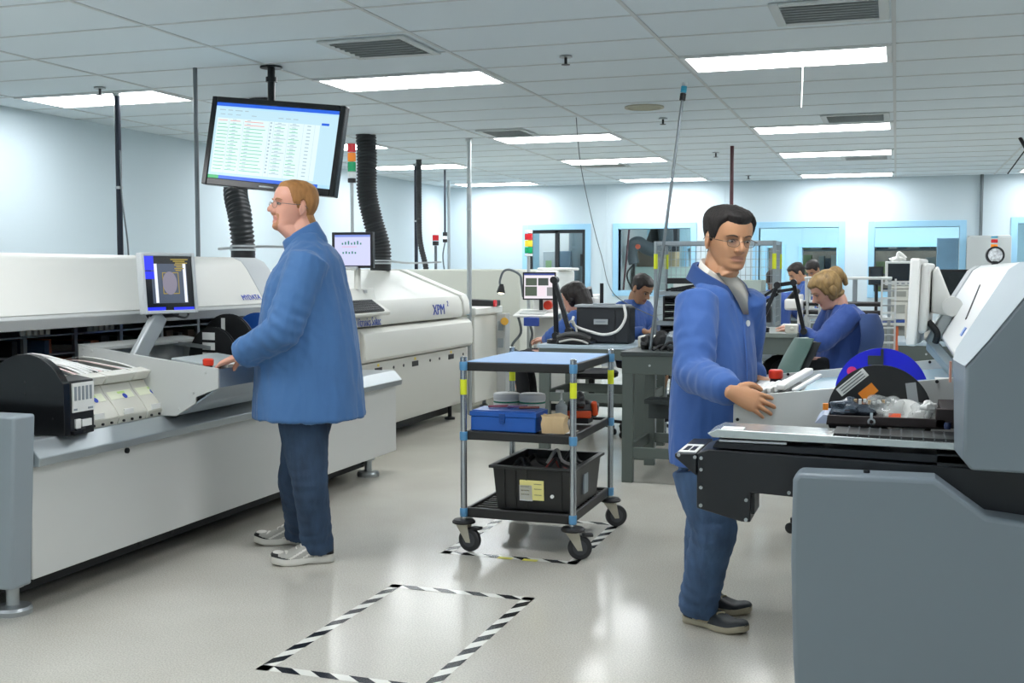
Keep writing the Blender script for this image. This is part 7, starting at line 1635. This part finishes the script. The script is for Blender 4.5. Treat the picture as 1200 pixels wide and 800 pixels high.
# man seated by the wire rack
hc = atd(752, 338, 9.95); hp = atd(742, 410, 9.95); hp.z = .68
seated('man with dark hair in a blue coat, seated left of the wire rack, looking down', hc, (CR * .75 - V((0, 1, 0)) * .6), (.72, -.45, -.55), hp, M_lab, S_tan, M_hk, lambda p: short_hair(p, .012),
       [(1, atd(733, 392, 9.7), atd(756, 388, 9.55), (.9, -.2, -.2)), (-1, atd(768, 390, 9.9), atd(765, 386, 9.65), (.3, -.8, -.2))], seed=13)
# blonde woman
hc = atd(969, 339, 7.62); hp = atd(983, 428, 7.7); hp.z = .76
def bun(e, Hd):
    ell(e, Hd.W(0, -.02, .035), (.088, .1, .09)); ell(e, Hd.W(0, -.1, .055), (.055, .05, .06)); limb(e, [(Hd.W(0, -.11, .07), .04, .03), (Hd.W(0, -.135, .02), .035, .025), (Hd.W(0, -.125, -.04), .02, .015)], n=12, up=Hd.f)
seated('woman with pinned up blonde hair in a blue jacket, seated and bending over her bench', hc, -CR, (-.80, -.28, -.52), hp, M_lab2, S_fair, M_hb, full_hair,
       [(-1, atd(962, 401, 7.42), atd(931, 386, 7.58), (-1, -.1, -.05)), (1, atd(955, 404, 7.95), atd(930, 383, 7.9), (-1, 0, -.05))], seed=17, w=1.12, hair_extra=bun, stoop=.05, vox=.008)
# three people farther back
hc = atd(906, 328, 13.2); hp = atd(905, 385, 13.2); hp.z = .7
seated('person with very short dark hair in a blue shirt, seated with the back turned', hc, (.1, 1, 0), (-.1, 1, -.15), hp, M_lab2, S_brown, M_hk, lambda p: short_hair(p, .005), [(1, hp + V((.3, .1, .22)), hp + V((.2, .4, .28)), (0, 1, 0)), (-1, hp + V((-.3, .1, .22)), hp + V((-.2, .4, .28)), (0, 1, 0))], vox=.011, seed=19, w=1.1)
hc = atd(934, 320, 14.0); hp = atd(944, 380, 14.0); hp.z = .74
seated('man with short black hair in a blue shirt leaning left behind the lamp arm', hc, (-.9, -.3, 0), (-.75, -.4, -.5), hp, M_lab, S_tan, M_hk, lambda p: short_hair(p, .014), [(-1, hp + V((-.1, -.25, .2)), hp + V((-.4, -.2, .25)), (-1, 0, 0)), (1, hp + V((-.1, .3, .2)), hp + V((-.4, .1, .25)), (-1, 0, 0))], vox=.011, seed=23)
hc = atd(953, 316, 14.9); hp = atd(957, 380, 14.9); hp.z = .76
seated('person with short black hair in a blue shirt, head down above the blonde woman', hc, (-.5, -.8, 0), (-.4, -.6, -.6), hp, M_lab, S_tan, M_hk, lambda p: short_hair(p, .014), [(-1, hp + V((.2, -.2, .2)), hp + V((.05, -.45, .25)), (0, -1, 0)), (1, hp + V((-.3, -.1, .2)), hp + V((-.2, -.4, .25)), (0, -1, 0))], vox=.011, seed=29)
for x, y, z, lab in ((hp.x, hp.y, .66, 'stool under the person with the head down, hidden behind the racks'), (atd(944, 380, 14.0).x, atd(944, 380, 14.0).y, .64, 'stool under the man leaning left, hidden behind the racks'), (atd(905, 385, 13.2).x, atd(905, 385, 13.2).y, .6, 'stool under the person with the back turned')):
    lab_chair('lab_stool', lab, (x, y, 0), 0, z, M_seat, M_seat, back=False)
bench('workbench', 'far workbench between the three people at the back', -2.3, -.55, 13.55, 14.1, .88, M_lt)
for k, (px, w_, h_, m, lab) in enumerate(((930, .2, .26, M_white, 'white instrument at the left on the far workbench'), (942, .22, .2, M_inst, 'beige instrument in the middle of the far workbench'), (918, .12, .14, M_mgrey, 'small grey box at the left end of the far workbench'))):
    q = aty(px, 350, 13.7); t = thing('bench_instrument', lab, 'instrument', (q.x, 13.7, .88)); bm = new_bm(); box(bm, q.x - w_ / 2, q.x + w_ / 2, 13.6, 13.9, .881, .88 + h_); obj('casing', bm, m, t, bevel=.01)
    bm = new_bm(); box(bm, q.x - w_ * .35, q.x + w_ * .2, 13.593, 13.6, .88 + h_ * .4, .88 + h_ * .8); obj('display', bm, M_black, t)
mz = thing('microscope', 'white bench microscope right of the lamp arm in front of the blonde woman', 'microscope', (0, 0, 0)); q = aty(932, 372, 8.2); mz.location = (q.x, 8.2, 1.02)
bm = new_bm(); box(bm, q.x - .09, q.x + .06, 8.12, 8.26, 1.021, 1.05); cyl(bm, (q.x + .03, 8.24, 1.04), (q.x + .03, 8.24, 1.26), .02); obj('scope_base', bm, M_white, mz, bevel=.005)
bm = new_bm(); box(bm, q.x - .07, q.x + .05, 8.12, 8.25, 1.15, 1.23); obj('scope_head', bm, M_white, mz, bevel=.015)
bm = new_bm(); cyl(bm, (q.x - .05, 8.17, 1.21), (q.x + .02, 8.12, 1.29), .022); obj('eyepiece', bm, M_black, mz)
# ================================================================ world, colour management
w = bpy.data.worlds.new('world'); bpy.context.scene.world = w; w.use_nodes = True
w.node_tree.nodes['Background'].inputs[0].default_value = (.6, .7, .8, 1); w.node_tree.nodes['Background'].inputs[1].default_value = .15
vs = bpy.context.scene.view_settings; vs.view_transform = 'Standard'; vs.look = 'None'; vs.exposure = EXPO; vs.gamma = 1.0; vs.use_curve_mapping = False
